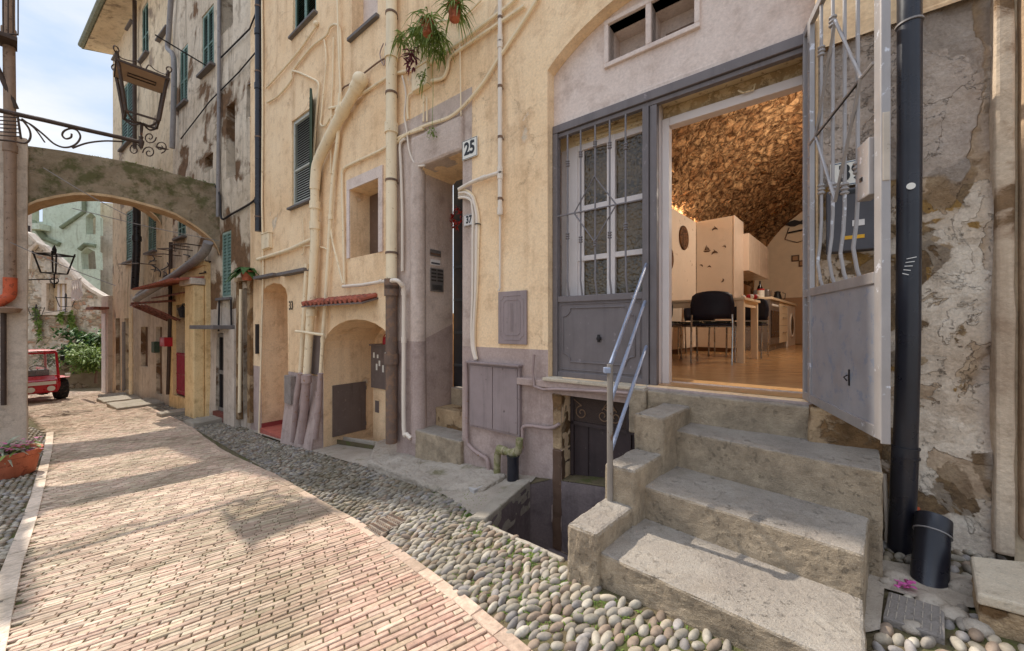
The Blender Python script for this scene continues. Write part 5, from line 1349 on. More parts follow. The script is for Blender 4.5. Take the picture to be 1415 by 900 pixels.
# leaning soil pipe
spipe = pipe('soil_pipe', ((498,112),(485,135),(463,175),(440,222),(436,245),(435,262)), .10, .068, PIPEC, 'fat cream soil pipe slanting down the cream wall', smooth_path=4, seg=16, joints=((494,119,488,130),(474,153,468,164)))
mb = MB(); mb.blob(MAIN.w(498,111,.10), .095, 14, 8); sub(mb, 'cap', PIPEC, spipe, smooth=True)
pipe('soil_pipe', ((435,258),(435,330),(432,390),(428,455)), .10, .058, PIPEC, 'vertical cream soil pipe below the slanting one', seg=16, joints=((435,284),(435,312),(430,432)))
pipe('soil_pipe', ((428,455),(424,520)), .10, .055, PIPEC, 'lower cream length of the leaning soil pipe', seg=16)
pipe('soil_pipe', ((424,518),(421,560),(417,612)), .15, .058, PIPEM, 'mauve painted foot of the leaning soil pipe', seg=16, joints=((423.5,524),))
pipe('drain_pipe', ((424,365),(420,440),(415,518)), .07, .032, PIPEC, 'cream drain pipe left of the leaning soil pipe', seg=12, joints=((421,418),))
pipe('drain_pipe', ((415,516),(409,560),(405,610)), .14, .038, PIPEM, 'mauve drain pipe foot nearest doorway 33', seg=12)
pipe('drain_pipe', ((470,130),(467,190),(460,250),(455,330),(451,400),(447,455),(443,518)), .06, .026, PIPEC, 'cream drain pipe right of the leaning soil pipe', smooth_path=3, seg=12, joints=((457,300),(446,470)))
pipe('drain_pipe', ((443,516),(441,560),(436,606)), .17, .036, PIPEM, 'lumpy mauve pipe foot right of the leaning soil pipe', seg=12, joints=((441,545),(439,575)))
pipe('pipe_clamp', ((409,458),(420,459),(432,461),(448,463)), .15, .02, PIPEC, 'horizontal cream clamp across the leaning pipes', 'pipe clamp')
pipe('waste_pipe', ((356,359),(372,354),(400,345),(424,334),(434,330)), .05, .030, PIPEC, 'cream waste pipe sloping above doorway 33', smooth_path=3, seg=10)
pipe('cable', ((356,357),(385,350),(420,340),(445,342),(452,345)), .03, .011, PIPEC, 'thin cream cable under the sloping waste pipe', 'cable', smooth_path=3)
# conduits around the niche
pipe('conduit', ((474,396),(500,394),(524,390),(541,388)), .05, .021, PIPEW, 'white horizontal conduit leading to the iron downpipe', 'conduit', joints=((527,389,532,388),))
pipe('conduit', ((541,388,.17),(549,388,.17),(555,394,.13),(558,404,.09),(558,470,.06),(558,590,.06),(562,600,.06),(568,606,.05)), .06, .024, PIPEW, 'white conduit bending down beside the recessed entrance', 'conduit', smooth_path=4, joints=((558,404),(558,470)))
pipe('conduit', ((474,392),(466,360),(459,330),(457,300),(461,230),(468,180),(471,140),(468,60),(466,-20)), .05, .014, PIPEC, 'thin cream conduit climbing left of the niche', 'conduit', smooth_path=5)
pipe('conduit', ((476,393),(475,340),(474,300),(473,250),(475,234),(490,225),(530,206),(552,190),(585,178)), .03, .017, PIPEC, 'cream conduit framing the niche on its left and top', 'conduit', smooth_path=4)
pipe('conduit', ((556,375),(556,300),(554,230),(553,200),(560,192)), .03, .016, PIPEW, 'white conduit up the left edge of the entrance jamb', 'conduit', smooth_path=4)
# sweeping cables
g1 = 'cream painted cables sweeping across the cream house'
def cable(pxs, r_, label, mat=PIPEC, off=.03, sp=6): return pipe('cable', pxs, off, r_*.82, mat, label, 'cable', smooth_path=sp, group=g1, seg=7)
cable(((368,122),(395,92),(415,68),(437,36)), .018, 'upper cream cable rising to a blank end beside the teal window')
mb = MB(); mb.blob(MAIN.w(437,33,.03), .04, 10, 6); mb.build('cable_end_cap', PIPEC, smooth=True, center=True, label='round cream cap ending the upper cable', cat='cap')
cable(((369,142),(385,132),(402,112),(405,98),(430,66),(450,50),(456,38),(464,34),(470,44),(471,90),(470,130)), .019, 'looping cream cable arching beside the teal window')
cable(((404,98),(412,100),(430,108),(440,115),(440,128),(437,160),(433,220)), .02, 'cream cable turning down beside the green shutter leaf')
cable(((448,55),(451,80),(448,120),(444,160),(443,172),(449,174),(455,165),(460,160)), .015, 'cream cable with hanging loop left of the slanting soil pipe')
cable(((461,52),(460,110),(458,150),(457,240)), .014, 'straight cream cable behind the looping ones')
cable(((455,150),(470,146),(500,130),(540,105),(575,95),(600,84),(640,55),(700,10),(715,-5)), .022, 'longest cream cable crossing behind the thick downpipe')
cable(((470,130),(475,121),(487,114),(520,88),(534,80)), .012, 'short dark edged cable behind the pipe cap', mat=PIPEI)
cable(((548,198),(562,186),(590,173),(625,160),(660,125),(690,80),(720,35),(745,-5)), .022, 'cream cable dipping above the recessed entrance')
cable(((596,112),(612,108),(618,96),(622,80),(640,66),(690,32),(725,8)), .021, 'cream cable running from the junction box up to the right')
cable(((605,30),(640,22),(665,0)), .012, 'thin cable just beneath the hanging plant')
cable(((556,105),(561,130),(559,160),(562,180),(566,210),(575,228),(587,229)), .013, 'thin cream cable hanging onto the entrance lintel', mat=PIPEW)
cable(((576,127),(565,132),(563,150),(564,165)), .016, 'short cream cable bending left of the junction box')
cable(((586,134),(585,168)), .012, 'left of two short cables below the junction box', sp=1)
cable(((590,134),(590,168)), .012, 'right of two short cables below the junction box', sp=1)
cable(((635,24),(636,90),(637,160)), .008, 'very thin vertical cable above house number 25')
cable(((530,60),(525,75),(531,90),(534,58),(548,55),(560,52)), .008, 'little loop of brown wire behind the thick downpipe', mat=PIPEM)
cable(((418,300),(420,345),(417,352)), .01, 'short cream wire dangling below the shutter window')
r = rect(MAIN, 576, 597, 108, 131, .0)
jb = thing('junction_box', 'cream junction box where cables meet above the entrance', 'junction box', tuple(MAIN.W(r[0],0,r[2])))
mb = MB(); mb.pb(MAIN, r[0], r[1], 0, .075, r[2]-.01, r[3]+.03); mb.build('box', PIPEC, jb, bevel=.008)
mb = MB(); mb.pb(MAIN, r[0]-.01, r[1]+.01, 0, .085, r[3]+.032, r[3]+.055); mb.build('lid', PIPEC, jb, bevel=.004)
r = rect(MAIN, 367, 377, 326, 346, .0)
jb = thing('junction_box', 'small cream junction box above doorway 33', 'junction box', tuple(MAIN.W(r[0],0,r[2])))
mb = MB(); mb.pb(MAIN, r[0], r[1], 0, .07, r[2], r[3]); mb.build('box', PIPEC, jb, bevel=.008)
mb = MB(); mb.pb(MAIN, r[0]-.01, r[1]+.01, 0, .08, r[3]+.002, r[3]+.02); mb.build('lid', PIPEC, jb, bevel=.004)
# white cables emerging at the entrance corner
gw = 'white cables bending out of the entrance corner'
for k in range(4):
    o_ = .02+.018*(k % 2)
    pts = [(634,264+k*3.2),(643,263+k*3.4),(651,268+k*3.2),(656-k*1.2,277+k*3),(661-k*2.4,300),(661-k*2.6,330),(659-k*2,400),(656-k*1.5,450),(656-k*1.2,480),(659-k*.8,497)]
    pipe('cable', pts, o_, .013, PIPEW if k else PIPEC, ['outermost','second','third','innermost'][k]+' of the bundled white cables at the entrance corner', 'cable', smooth_path=5, seg=8, group=gw)
mb = MB(); p = MAIN.w(660,310,.03); mb.tube([p-Vector((0,0,.003)),p+Vector((0,0,.003))], .03, 10); mb.build('cable_tie', BLACKE, center=True, label='black tie around the bundled white cables', cat='cable tie')
# wall-foot plumbing by the meter cabinet
pipe('pipe', ((687,656),(687,640),(688,627),(694,622),(706,626),(716,624),(718,606)), .10, .032, PIPEMOSS, 'mossy bent drain pipe under the meter cabinet', smooth_path=3, seg=12, joints=((693,622,700,624),(710,626,714,625)))
pipe('conduit', ((644,500),(645,560),(645,606),(650,618),(662,628),(672,634),(675,645),(676,655)), .035, .019, PIPEM, 'mauve conduit curving down to the ground below the cabinet', 'conduit', smooth_path=4)
pipe('conduit', ((722,625),(722,600),(723,590),(735,589),(760,592),(773,586)), .03, .015, PIPEM, 'mauve pipe running from the cabinet to the basement door', 'conduit', smooth_path=3)
pipe('conduit', ((738,490),(738,534),(770,538),(830,541),(880,545),(886,550),(886,563)), .055, .012, PIPEM, 'thin mauve conduit tracing the ledge under the kitchen front', 'conduit', smooth_path=2)

# wall clips holding the pipes
def clips(px, ys, off, r_, lab, pl=MAIN):
    for y in ys:
        p = pl.w(px, y, off); n3 = Vector((pl.n.x,pl.n.y,0)); mb = MB()
        mb.tube([p-Vector((0,0,.012)), p+Vector((0,0,.012))], r_*1.12, 14); mb.tube([p, p-n3*(off+.01)], .01, 6)
        o = [o_ for o_ in COL.objects if o_.get('label') == lab][0]
        sub(mb, 'clip', PIPEI, o, smooth=True)
clips(541, (20,130,250,350), .085, .062, 'thick cream downpipe between niche window and recessed entrance')
clips(691, (25,120,190,275), .04, .021, 'slim white downpipe with collars near house number 25')
clips(357, (10,100,190,300), .06, .052, 'black downpipe on the corner between cream and grey houses')
# hanging spider plants
def spider(px, py, off, k, L, label, name='hanging_plant', mat=LEAF, pot=None):
    c = MAIN.w(px, py, off)
    t = thing(name, label, 'hanging plant', tuple(c), 'plants trailing down the cream house')
    mb = MB()
    for _ in range(k):
        a = random.uniform(0,6.28); e = random.uniform(-.2,1.2)
        mb.leaf(c+Vector((random.gauss(0,.03),random.gauss(0,.03),random.gauss(0,.03))), (math.cos(a)*math.cos(e),math.sin(a)*math.cos(e),math.sin(e)), L*random.uniform(.6,1.2), .014, random.uniform(.6,1.5), n=4)
    mb.build('foliage', mat, t)
    if pot:
        mb = MB(); mb.lathe(c-Vector((0,0,.13)), [(0,0),(.045,0),(.06,.11),(.068,.11),(.068,.13),(.05,.13)], 16); mb.build('pot', TERRA, t, smooth=True)
    return t
spider(591,30,.28,90,.19,'bushy spider plant in a dark pot at the top',pot=True)
spider(628,8,.28,90,.20,'spider plant in an orange pot at the top edge',pot=True)
spider(576,46,.18,90,.17,'green offset trailing left below the dark pot')
spider(604,50,.2,90,.17,'green offset trailing right below the pots')
spider(590,56,.15,80,.15,'middle green offset tuft below the pots')
spider(607,72,.12,50,.12,'lower offset tuft above the junction box')
spider(556,55,.16,50,.15,'leftmost tuft against the thick downpipe')
spider(583,106,.13,28,.10,'small tuft hanging onto the junction box')
spider(597,182,.08,16,.09,'tiny green tuft dangling at the entrance lintel')
c = MAIN.w(568,76,.14)
mb = MB()
for _ in range(40):
    a = random.uniform(0,6.28); mb.leaf(c+Vector((random.gauss(0,.03),0,random.uniform(-.14,.08))), (math.cos(a),math.sin(a),random.uniform(-.5,.6)), .10, .022, .5, n=3)
mb.build('purple_trailing_plant', LEAFP, center=True, label='purple leaved stem trailing beside the thick downpipe', cat='hanging plant')
mb = MB()
for (a,b,c2,d) in ((585,40,578,76),(604,60,604,98),(596,60,597,180),(628,30,636,26),(570,20,560,52),(600,40,607,70)):
    mb = MB(); mb.tube(catmull([MAIN.w(a,b,.18), MAIN.w((a+c2)/2+2,(b+d)/2,.15), MAIN.w(c2,d,.12)],5), .003, 4)
    mb.build('plant_runner', LEAF, center=True, label={585:'runner hanging from the dark pot toward the purple stem',604:'runner joining the pots and the lower tuft',596:'longest thin runner reaching the entrance lintel',628:'short runner beside the orange pot',570:'runner near the thick downpipe',600:'runner between the two potted plants'}[a], cat='plant runner')

# ---------------------------------------------------------------- kitchen interior
rm = thing('kitchen_room', 'vaulted stone kitchen seen through the open doorway', 'room', tuple(ROOM.W(.5,-3,-.43)))
ff = [xy(MAIN.W(-.06,-.12,0)), xy(MAIN.W(1.7,-.12,0)), xy(ROOM.W(2.6,-.4,0)), xy(ROOM.W(2.6,-8.5,0)), xy(ROOM.W(-2.7,-8.5,0)), xy(ROOM.W(-2.7,-.4,0))]
mb = MB(); mb.extr(ff, -.50, -.428); mb.build('floor', FLOORW, rm)
# vault
tcv, av, zv, bv = -.1, 2.45, .30, 2.75
NU, NV = 110, 150
vs = []
for i in range(NU+1):
    a = math.pi*(i/NU)
    for j in range(NV+1):
        o_ = -.28 - (8.25-.28)*j/NV
        p = Vector((math.cos(a)*av*1.0, o_, math.sin(a)*bv))
        q_ = Vector((p.x*5.5, o_*5.5, p.z*5.5)); q_ = q_ + .6*mnoise.noise_vector(q_*1.1); dd_ = mnoise.voronoi(q_)[0]
        d_ = (dd_[1]-dd_[0])
        k = 1 + .055*(.40-min(.8,d_)) - .015*mnoise.noise(Vector((p.x*11,o_*11,p.z*11)))
        vs.append(ROOM.W(tcv+p.x*k, o_, zv+p.z*k))
fs = [(i*(NV+1)+j, i*(NV+1)+j+1, (i+1)*(NV+1)+j+1, (i+1)*(NV+1)+j) for i in range(NU) for j in range(NV)]
mb = MB(); mb.add(vs, fs); mb.build('vault', VAULT, rm, smooth=True)
mb = MB()
for t_ in (tcv+av+.0, tcv-av-.05): mb.pb(ROOM, t_, t_+.05, -8.3, -.3, -.43, .42)
mb.pb(ROOM, -2.7, 2.6, -8.3, -8.25, -.43, 3.2)
mb.build('side_wall', ROOMW, rm)
bk = [(2.3,-.43),(2.3,.3)] + [(tcv+av*math.cos(a)*1.02, zv+bv*math.sin(a)*1.02) for a in np.linspace(.05,math.pi-.05,30)] + [(-2.6,.3),(-2.6,-.43)]
tcb, Rb, zcb = -.25, 2.03, .90
lun = [(tcb+Rb,-.42)] + [(tcb+Rb*math.cos(a), zcb+Rb*math.sin(a)) for a in np.linspace(0,math.pi,30)] + [(tcb-Rb,-.42)]
mb = MB(); v,f,c = cdt(bk, [lun], [], .06); mb.add([ROOM.W(t,-7.98+.05*mnoise.noise(Vector((t*6,z*6,0))),z) for t,z in v], f)
nlun = len(lun); mb.add([ROOM.W(t,-7.98,z) for t,z in lun]+[ROOM.W(t,-8.2,z) for t,z in lun], [(i,(i+1)%nlun,(i+1)%nlun+nlun,i+nlun) for i in range(nlun)])
mb.build('back_arch', VAULT, rm)
mb = MB(); mb.pb(ROOM, -2.3, 1.8, -8.2, -8.16, .65, 3.0); mb.build('back_wall', ROOMW, rm)
mb = MB(); mb.pb(ROOM, -2.3, 1.8, -8.2, -8.14, -.43, .649); mb.build('wainscot', ROOMW2, rm)
# front wall inside
mb = MB(); v,f,c = cdt([(-2.5,-.43),(2.6,-.43),(2.6,3.0),(-2.5,3.0)], [[(-.05,-.44+.02),(1.66,-.42),(1.66,1.9),(-.05,1.9)]], [], .5); mb.add([MAIN.W(t,-.32,z) for t,z in v], f); mb.build('front_wall', PINKW, rm)
# wardrobes: left run and the tall block ending in the corner
TW = 1.844; OWd = -4.05; zw = 1.74; tK = 1.275; tF = .90
wd = thing('tall_cupboard', 'plain beige cupboards with round woven plaques along the left wall', 'cupboard', tuple(ROOM.W(2.0,-3,-.43)))
for a,b in ((-.45,-1.6),(-1.605,-2.8),(-2.805,-4.045)):
    mb = MB(); mb.pb(ROOM, TW, TW+.45, b, a, -.36, zw); mb.build('door', CAB, wd, bevel=.003)
mb = MB(); mb.pb(ROOM, TW+.03, TW+.45, -4.04, -.45, -.43, -.361); mb.build('plinth', CABE, wd)
w2 = thing('tall_cupboard', 'tall cupboard with dolphin and boat stickers on its front', 'cupboard', tuple(ROOM.W(1.5,-4.4,-.43)))
mb = MB(); mb.pb(ROOM, tK+.02, TW-.004, -4.65, OWd, -.36, zw+.005); fr_ = mb.build('front', CAB, w2, bevel=.003)
mb = MB(); mb.pb(ROOM, tK, tK+.018, -4.65, OWd+.003, -.36, zw+.01); mb.build('side', CABG, w2, bevel=.002)
mb = MB(); mb.pb(ROOM, tK+.05, TW, -4.65, OWd-.05, -.43, -.361); mb.build('plinth', CABE, w2)
FR = Plane(xy(ROOM.W(0,OWd,0)), ROOM.u, ROOM.n)
stk = paint('dark_sticker', srgb(96,70,50), .6)
def arc_sticker(px, py, s, a0, flip=1):
    t_, z_ = FR.p(px, py); mb = MB()
    pts = []
    n_ = 8; top = []; bot = []
    for i in range(n_+1):
        a = a0 + i/n_*2.4; r1 = s*(.5+.22*math.sin(math.pi*i/n_)); r0_ = s*(.5-.12*math.sin(math.pi*i/n_))
        top.append((t_+flip*r1*math.cos(a), z_+r1*math.sin(a))); bot.append((t_+flip*r0_*math.cos(a), z_+r0_*math.sin(a)))
    poly = top+bot[::-1]
    mb.add([FR.W(p[0],.004,p[1]) for p in poly], [tuple(range(len(poly)))])
    mb.add([FR.W(top[4][0],.004,top[4][1]),FR.W(top[5][0],.004,top[5][1]),FR.W(top[4][0]+.01,.004,top[4][1]+s*.35)], [(0,1,2)])
    mb.build('dolphin_sticker', stk, w2)
for px, py, s, a0 in ((988,320,.09,.3),(1000,343,.06,.9),(988,353,.10,.2),(968,369,.06,1.0),(980,371,.06,.5),(996,387,.07,2.4)): arc_sticker(px, py, s, a0)
t_, z_ = FR.p(977,344); mb = MB(); mb.add([FR.W(t_+.06,.004,z_-.03),FR.W(t_-.06,.004,z_-.03),FR.W(t_-.035,.004,z_-.055),FR.W(t_+.035,.004,z_-.055)],[(0,1,2,3)]); mb.add([FR.W(t_+.04,.004,z_-.022),FR.W(t_+.004,.004,z_-.022),FR.W(t_+.004,.004,z_+.07)],[(0,1,2)]); mb.add([FR.W(t_-.045,.004,z_-.022),FR.W(t_-.004,.004,z_-.022),FR.W(t_-.004,.004,z_+.04)],[(0,1,2)]); mb.build('boat_sticker', stk, w2)
LFT = Plane(xy(ROOM.W(TW,0,0)), ROOM.n, (-ROOM.u.x,-ROOM.u.y))
for px, py, lab in ((944,329,'round woven wall disc on the left cupboard door'),(922,357,'second woven wall disc cut by the door frame')):
    t_, z_ = LFT.p(px, py); c_ = LFT.W(t_,.004,z_); mb = MB()
    prof = [(0,.018)]+[(.02*k,.018+(.004 if k%2 else 0)) for k in range(1,10)]+[(.19,.01),(.19,0)]
    mb.lathe(c_, prof, 28, (LFT.n.x,LFT.n.y,0)); mb.build('woven_disc', RATTAN, smooth=True, center=True, label=lab, cat='wall disc')
# wall unit, worktop, oven, drawers, washer
wu = thing('wall_unit', 'glossy wall cabinets above the kitchen worktop', 'wall cabinet', tuple(ROOM.W(1.4,-5.3,.9)))
for a,b in ((-4.655,-5.5),(-5.505,-6.35)):
    mb = MB(); mb.pb(ROOM, tK-.08, tK+.35, b, a, .93, 1.56); mb.build('door', CABG, wu, bevel=.003)
ku = thing('kitchen_counter', 'wooden kitchen counter with worktop, drawers and oven under the wall cabinets', 'counter', tuple(ROOM.W(1.3,-5.4,-.43)))
mb = MB(); mb.pb(ROOM, tF-.03, tK+.5, -7.65, -4.655, .43, .47); mb.build('worktop', BIRCH, ku, bevel=.004)
mb = MB(); mb.pb(ROOM, tF+.03, tK+.5, -7.65, -4.66, -.43, -.32); mb.build('plinth', STEELP, ku)
mb = MB(); mb.pb(ROOM, tF, tK+.5, -5.55, -4.66, -.318, .429); ov = mb.build('oven', STEELP, ku, bevel=.003)
mb = MB(); mb.pb(ROOM, tF-.01, tF-.001, -5.48, -4.73, -.20, .25); sub(mb, 'oven_door', OVENM, ov)
for k in range(4): mb = MB(); mb.lathe(ROOM.W(tF-.002,-4.85-.15*k,.34), [(0,0),(.022,0),(.02,.02),(0,.02)], 10, (-ROOM.u.x,-ROOM.u.y,0)); sub(mb, 'knob', ENAMEL, ov, smooth=True)
for c_,d_ in ((-.315,.0),(.005,.22),(.225,.425)):
    mb = MB(); mb.pb(ROOM, tF, tK+.5, -6.50, -5.56, c_, d_); dr = mb.build('drawer', BIRCH, ku, bevel=.003)
    mb = MB(); mb.tube([ROOM.W(tF-.02,-5.8,(c_+d_)/2+.03),ROOM.W(tF-.02,-6.25,(c_+d_)/2+.03)], .006, 6); sub(mb, 'handle', CHROME, dr)
mb = MB(); mb.pb(ROOM, tK+.48, tK+.5, -7.65, -4.66, .471, .93); mb.build('splashback', ROOMW2, ku)
wm = thing('washing_machine', 'white washing machine under the far end of the worktop', 'washing machine', tuple(ROOM.W(1.3,-6.1,-.43)))
mb = MB(); mb.pb(ROOM, tF, tK+.4, -7.60, -6.54, -.43, .425); mb.build('body', WASHW, wm, bevel=.01)
c_ = ROOM.W(tF,-7.05,.0); mb = MB(); mb.tube([c_+Vector((0,0,0))+ (Vector((ROOM.n.x,ROOM.n.y,0))*math.cos(a)+Vector((0,0,1))*math.sin(a))*.24 for a in np.linspace(0,6.28,25)[:-1]], .022, 8, closed=True); mb.build('door_ring', WASHW, wm, smooth=True)
mb = MB(); mb.lathe(c_, [(0,.0),(.22,0),(.18,.02),(0,.03)], 20, (-ROOM.u.x,-ROOM.u.y,0)); mb.build('porthole', OVENM, wm, smooth=True)
# things on the worktop
cnt = lambda t_, o_: ROOM.W(t_, o_, .471)
mw = thing('toaster', 'steel toaster on the worktop', 'toaster', tuple(cnt(1.3,-5.35)))
mb = MB(); mb.pb(ROOM, 1.0, 1.24, -5.5, -5.2, .475, .64); mb.build('body', STEELP, mw, bevel=.02)
mb = MB(); mb.pb(ROOM, 1.04, 1.20, -5.46, -5.24, .6405, .645); mb.build('slots', BLACKE, mw)
bt = thing('bottle', 'dark bottle with pale label on the worktop', 'bottle', tuple(cnt(1.1,-5.0)))
MB().lathe(cnt(1.1,-5.0), [(0,0),(.04,0),(.042,.18),(.015,.24),(.015,.30),(0,.30)], 14).build('glass', OVENM, bt, smooth=True)
MB().lathe(cnt(1.1,-5.0)+Vector((0,0,.05)), [(.043,0),(.043,.09)], 14).build('label', ENAMEL, bt, smooth=True)
kt = thing('coffee_pot', 'black coffee pot near the end of the worktop', 'coffee pot', tuple(cnt(1.05,-6.4)))
MB().lathe(cnt(1.05,-6.4), [(0,0),(.07,0),(.075,.08),(.05,.17),(.055,.2),(0,.22)], 14).build('body', BLACKE, kt, smooth=True)
MB().tube([cnt(.97,-6.4)+Vector((0,0,.18)),cnt(.92,-6.4)+Vector((0,0,.16)),cnt(.93,-6.4)+Vector((0,0,.06)),cnt(.97,-6.4)+Vector((0,0,.04))], .008, 6).build('handle', BLACKE, kt, smooth=True)
jr = thing('jar', 'white jar with red lid beside the wall of the worktop', 'jar', tuple(cnt(1.05,-4.8)))
MB().lathe(cnt(1.05,-4.8), [(0,0),(.05,0),(.05,.12),(0,.12)], 12).build('body', ENAMEL, jr, smooth=True)
MB().lathe(cnt(1.05,-4.8)+Vector((0,0,.121)), [(0,0),(.05,0),(.05,.025),(0,.025)], 12).build('lid', REDBOX, jr, smooth=True)
# fish mobile and small pictures on the back wall
fm = thing('fish_ornament', 'dark fish and net ornament hanging on the back wall', 'ornament', tuple(ROOM.W(.55,-6.6,1.9)))
t_, z_ = ROOM.p(1098,309,-8.12); fish = [(.20,0),(.10,.06),(0,.08),(-.12,.03),(-.2,.08),(-.18,0),(-.2,-.07),(-.12,-.03),(0,-.07),(.1,-.05)]
mb = MB(); mb.prism(ROOM, [(t_+a*.9, z_+b) for a,b in fish], -8.12, -8.10); mb.build('fish', IRONDK, fm)
mb = MB(); mb.tube([ROOM.W(t_+.1,-8.1,z_-.08),ROOM.W(t_+.18,-8.1,z_-.34),ROOM.W(t_-.05,-8.1,z_-.45),ROOM.W(t_-.25,-8.1,z_-.40)], .008, 5); mb.build('net_cord', IRONDK, fm)
mb = MB(); mb.tube([ROOM.W(t_+.12,-8.1,z_-.2),ROOM.W(t_-.25,-8.1,z_-.17)], .02, 5); mb.build('driftwood', IRONDK, fm)
for px, py, lab in ((1099,357,'small dark framed picture on the back wall'),(1109,364,'smaller picture at the right of the framed one')):
    t_, z_ = ROOM.p(px, py, -8.12); mb = MB(); mb.pb(ROOM, t_-.07, t_+.07, -8.15, -8.12, z_-.07, z_+.07); o = mb.build('picture', BROWNW, center=True, label=lab, cat='picture'); WPOS[o.name] = o.location.copy()
    mb = MB(); mb.pb(ROOM, t_-.045, t_+.045, -8.12, -8.117, z_-.045, z_+.045); sub(mb, 'print', ROOMW2, o)
# warm strip on the cupboards that lights the vault
ls_ = thing('cove_lamp', 'warm strip lamp lying on top of the corner cupboards', 'lamp', tuple(ROOM.W(2.0,-3.9,zw)))
mb = MB(); mb.pb(ROOM, TW+.14, TW+.17, -4.35, -1.15, zw+.01, zw+.03); mb.build('diffuser', STRIP, ls_)
la = bpy.data.lights.new('cove_light', 'AREA'); la.energy = 70; la.shape = 'RECTANGLE'; la.size = 3.2; la.size_y = .08; la.color = (1,.84,.66)
lo2 = bpy.data.objects.new('cove_light', la); COL.objects.link(lo2); lo2.location = ROOM.W(TW+.16,-2.75,zw+.05)
zv_ = Vector((0,0,-1)); yv = Vector((ROOM.n.x,ROOM.n.y,0)); lo2.rotation_euler = Matrix((yv, zv_.cross(yv), zv_)).transposed().to_euler(); lo2.rotation_euler = (lo2.rotation_euler.to_matrix() @ Matrix.Rotation(math.pi,3,'X')).to_euler() if False else (math.pi, 0, math.atan2(yv.y, yv.x)); lo2.parent = ls_; lo2.location = Vector(lo2.location) - Vector(ls_.location)
# invented pendant, added as fill light to brighten the kitchen
pn_ = thing('added_fill_lamp', 'added pendant fill lamp under the vault of the kitchen', 'lamp', tuple(ROOM.W(-.4,-3.6,2.15)))
MB().lathe(ROOM.W(-.4,-3.6,2.15), [(0,0),(.07,.02),(.09,.07),(.07,.13),(0,.16)], 14).build('globe', emis('fill_lamp_globe', (1,.8,.6), 8), pn_, smooth=True)
MB().tube([ROOM.W(-.4,-3.6,2.31),ROOM.W(-.4,-3.6,2.95)], .005, 6).build('cord', BLACKE, pn_)
lb_ = bpy.data.lights.new('added_fill_light', 'POINT'); lb_.energy = 120; lb_.shadow_soft_size = .12; lb_.color = (1,.88,.74)
lo3 = bpy.data.objects.new('added_fill_light', lb_); COL.objects.link(lo3); lo3.parent = pn_; lo3.location = (0,0,-.12)
# table
tb_o = Vector((2.63,4.26,0)); du = ROOM.u.to_3d() if hasattr(ROOM.u,'to_3d') else Vector((ROOM.u.x,ROOM.u.y,0)); dn = Vector((-ROOM.n.x,-ROOM.n.y,0)); du = Vector((ROOM.u.x,ROOM.u.y,0))
du = Vector((-.985,.17,0)); dn = Vector((.70,.714,0)) ; dn = Vector((.17,.985,0))
du = Vector((ROOM.u.x,ROOM.u.y,0)); dn = Vector((-ROOM.n.x,-ROOM.n.y,0))
table = thing('dining_table', 'pale birch dining table with square legs inside the kitchen', 'table', (2.63,4.26,-.43))
def tbx(a0,a1,b0,b1,z0,z1):
    P = lambda a,b,z: tb_o+du*a+dn*b+Vector((0,0,z)); return MB().box8([P(a0,b0,z0),P(a1,b0,z0),P(a1,b1,z0),P(a0,b1,z0),P(a0,b0,z1),P(a1,b0,z1),P(a1,b1,z1),P(a0,b1,z1)])
tbx(-.04,1.36,-.04,.78,.29,.32).build('tabletop', BIRCH, table, bevel=.004)
for a in (-.02,1.27):
    for b in (-.02,.69): tbx(a,a+.07,b,b+.07,-.43,.289).build('leg', BIRCH, table, bevel=.003)
tbx(.051,1.269,-.01,.02,.22,.288).build('apron', BIRCH, table); tbx(-.01,.02,.051,.689,.22,.288).build('apron', BIRCH, table)
# chairs
def make_chair():
    t = thing('dining_chair', '', 'chair', (0,0,0), 'navy chairs around the birch table')
    mb = MB()
    # curved back shell
    N_ = 8; vs = []
    for k, z_ in enumerate((.50,.56,.66,.76,.81)):
        wd_ = (.20,.215,.22,.20,.16)[k]
        for i in range(N_+1):
            s_ = -1+2*i/N_; vs.append((s_*wd_, -.21-.03*(z_-.5)/.3+.05*s_*s_, z_-(.018*s_*s_ if k==4 else 0)))
    fs = [(k*(N_+1)+i, k*(N_+1)+i+1, (k+1)*(N_+1)+i+1, (k+1)*(N_+1)+i) for k in range(4) for i in range(N_)]
    mb.add(vs, fs); b = mb.build('backrest', NAVYC, t, smooth=True); s_ = b.modifiers.new('solid','SOLIDIFY'); s_.thickness = .02
    mb = MB(); mb.box(-.21,.21,-.19,.21,.425,.45); mb.build('seat', NAVYC, t, bevel=.012)
    mb = MB(); mb.box(-.2,.2,-.18,.2,.452,.48); mb.build('cushion', CLOTHD, t, bevel=.012)
    for sx in (-1,1):
        MB().tube([(sx*.20,-.24,0),(sx*.205,-.20,.42),(sx*.20,-.20,.55)], .011, 8).build('leg', CHROME, t, smooth=True)
        MB().tube([(sx*.20,.22,0),(sx*.205,.18,.42)], .011, 8).build('leg', CHROME, t, smooth=True)
    MB().tube([(-.2,.18,.415),(.2,.18,.415)], .01, 8).build('seat_rail', CHROME, t, smooth=True)
    return t
def dup(root, loc, rz, label, first=False):
    r_ = root if first else root.copy()
    if not first: COL.objects.link(r_)
    r_.location = loc; r_.rotation_euler = (0,0,rz); r_['label'] = label
    if not first:
        for ch in list(root.children):
            c = ch.copy(); COL.objects.link(c); c.parent = r_
            for g2 in ch.children: d = g2.copy(); COL.objects.link(d); d.parent = c
    return r_
ch0 = make_chair()
angT = math.atan2(dn.y, dn.x)-math.pi/2
def cpos(a, b): p = tb_o+du*a+dn*b; return (p.x, p.y, -.428)
dup(ch0, cpos(.25,-.17), angT+.16, 'navy chair with patterned cushion facing away at the table middle', True)
dup(ch0, cpos(.86,-.22), angT+.05, 'navy chair cut by the white door frame at left')
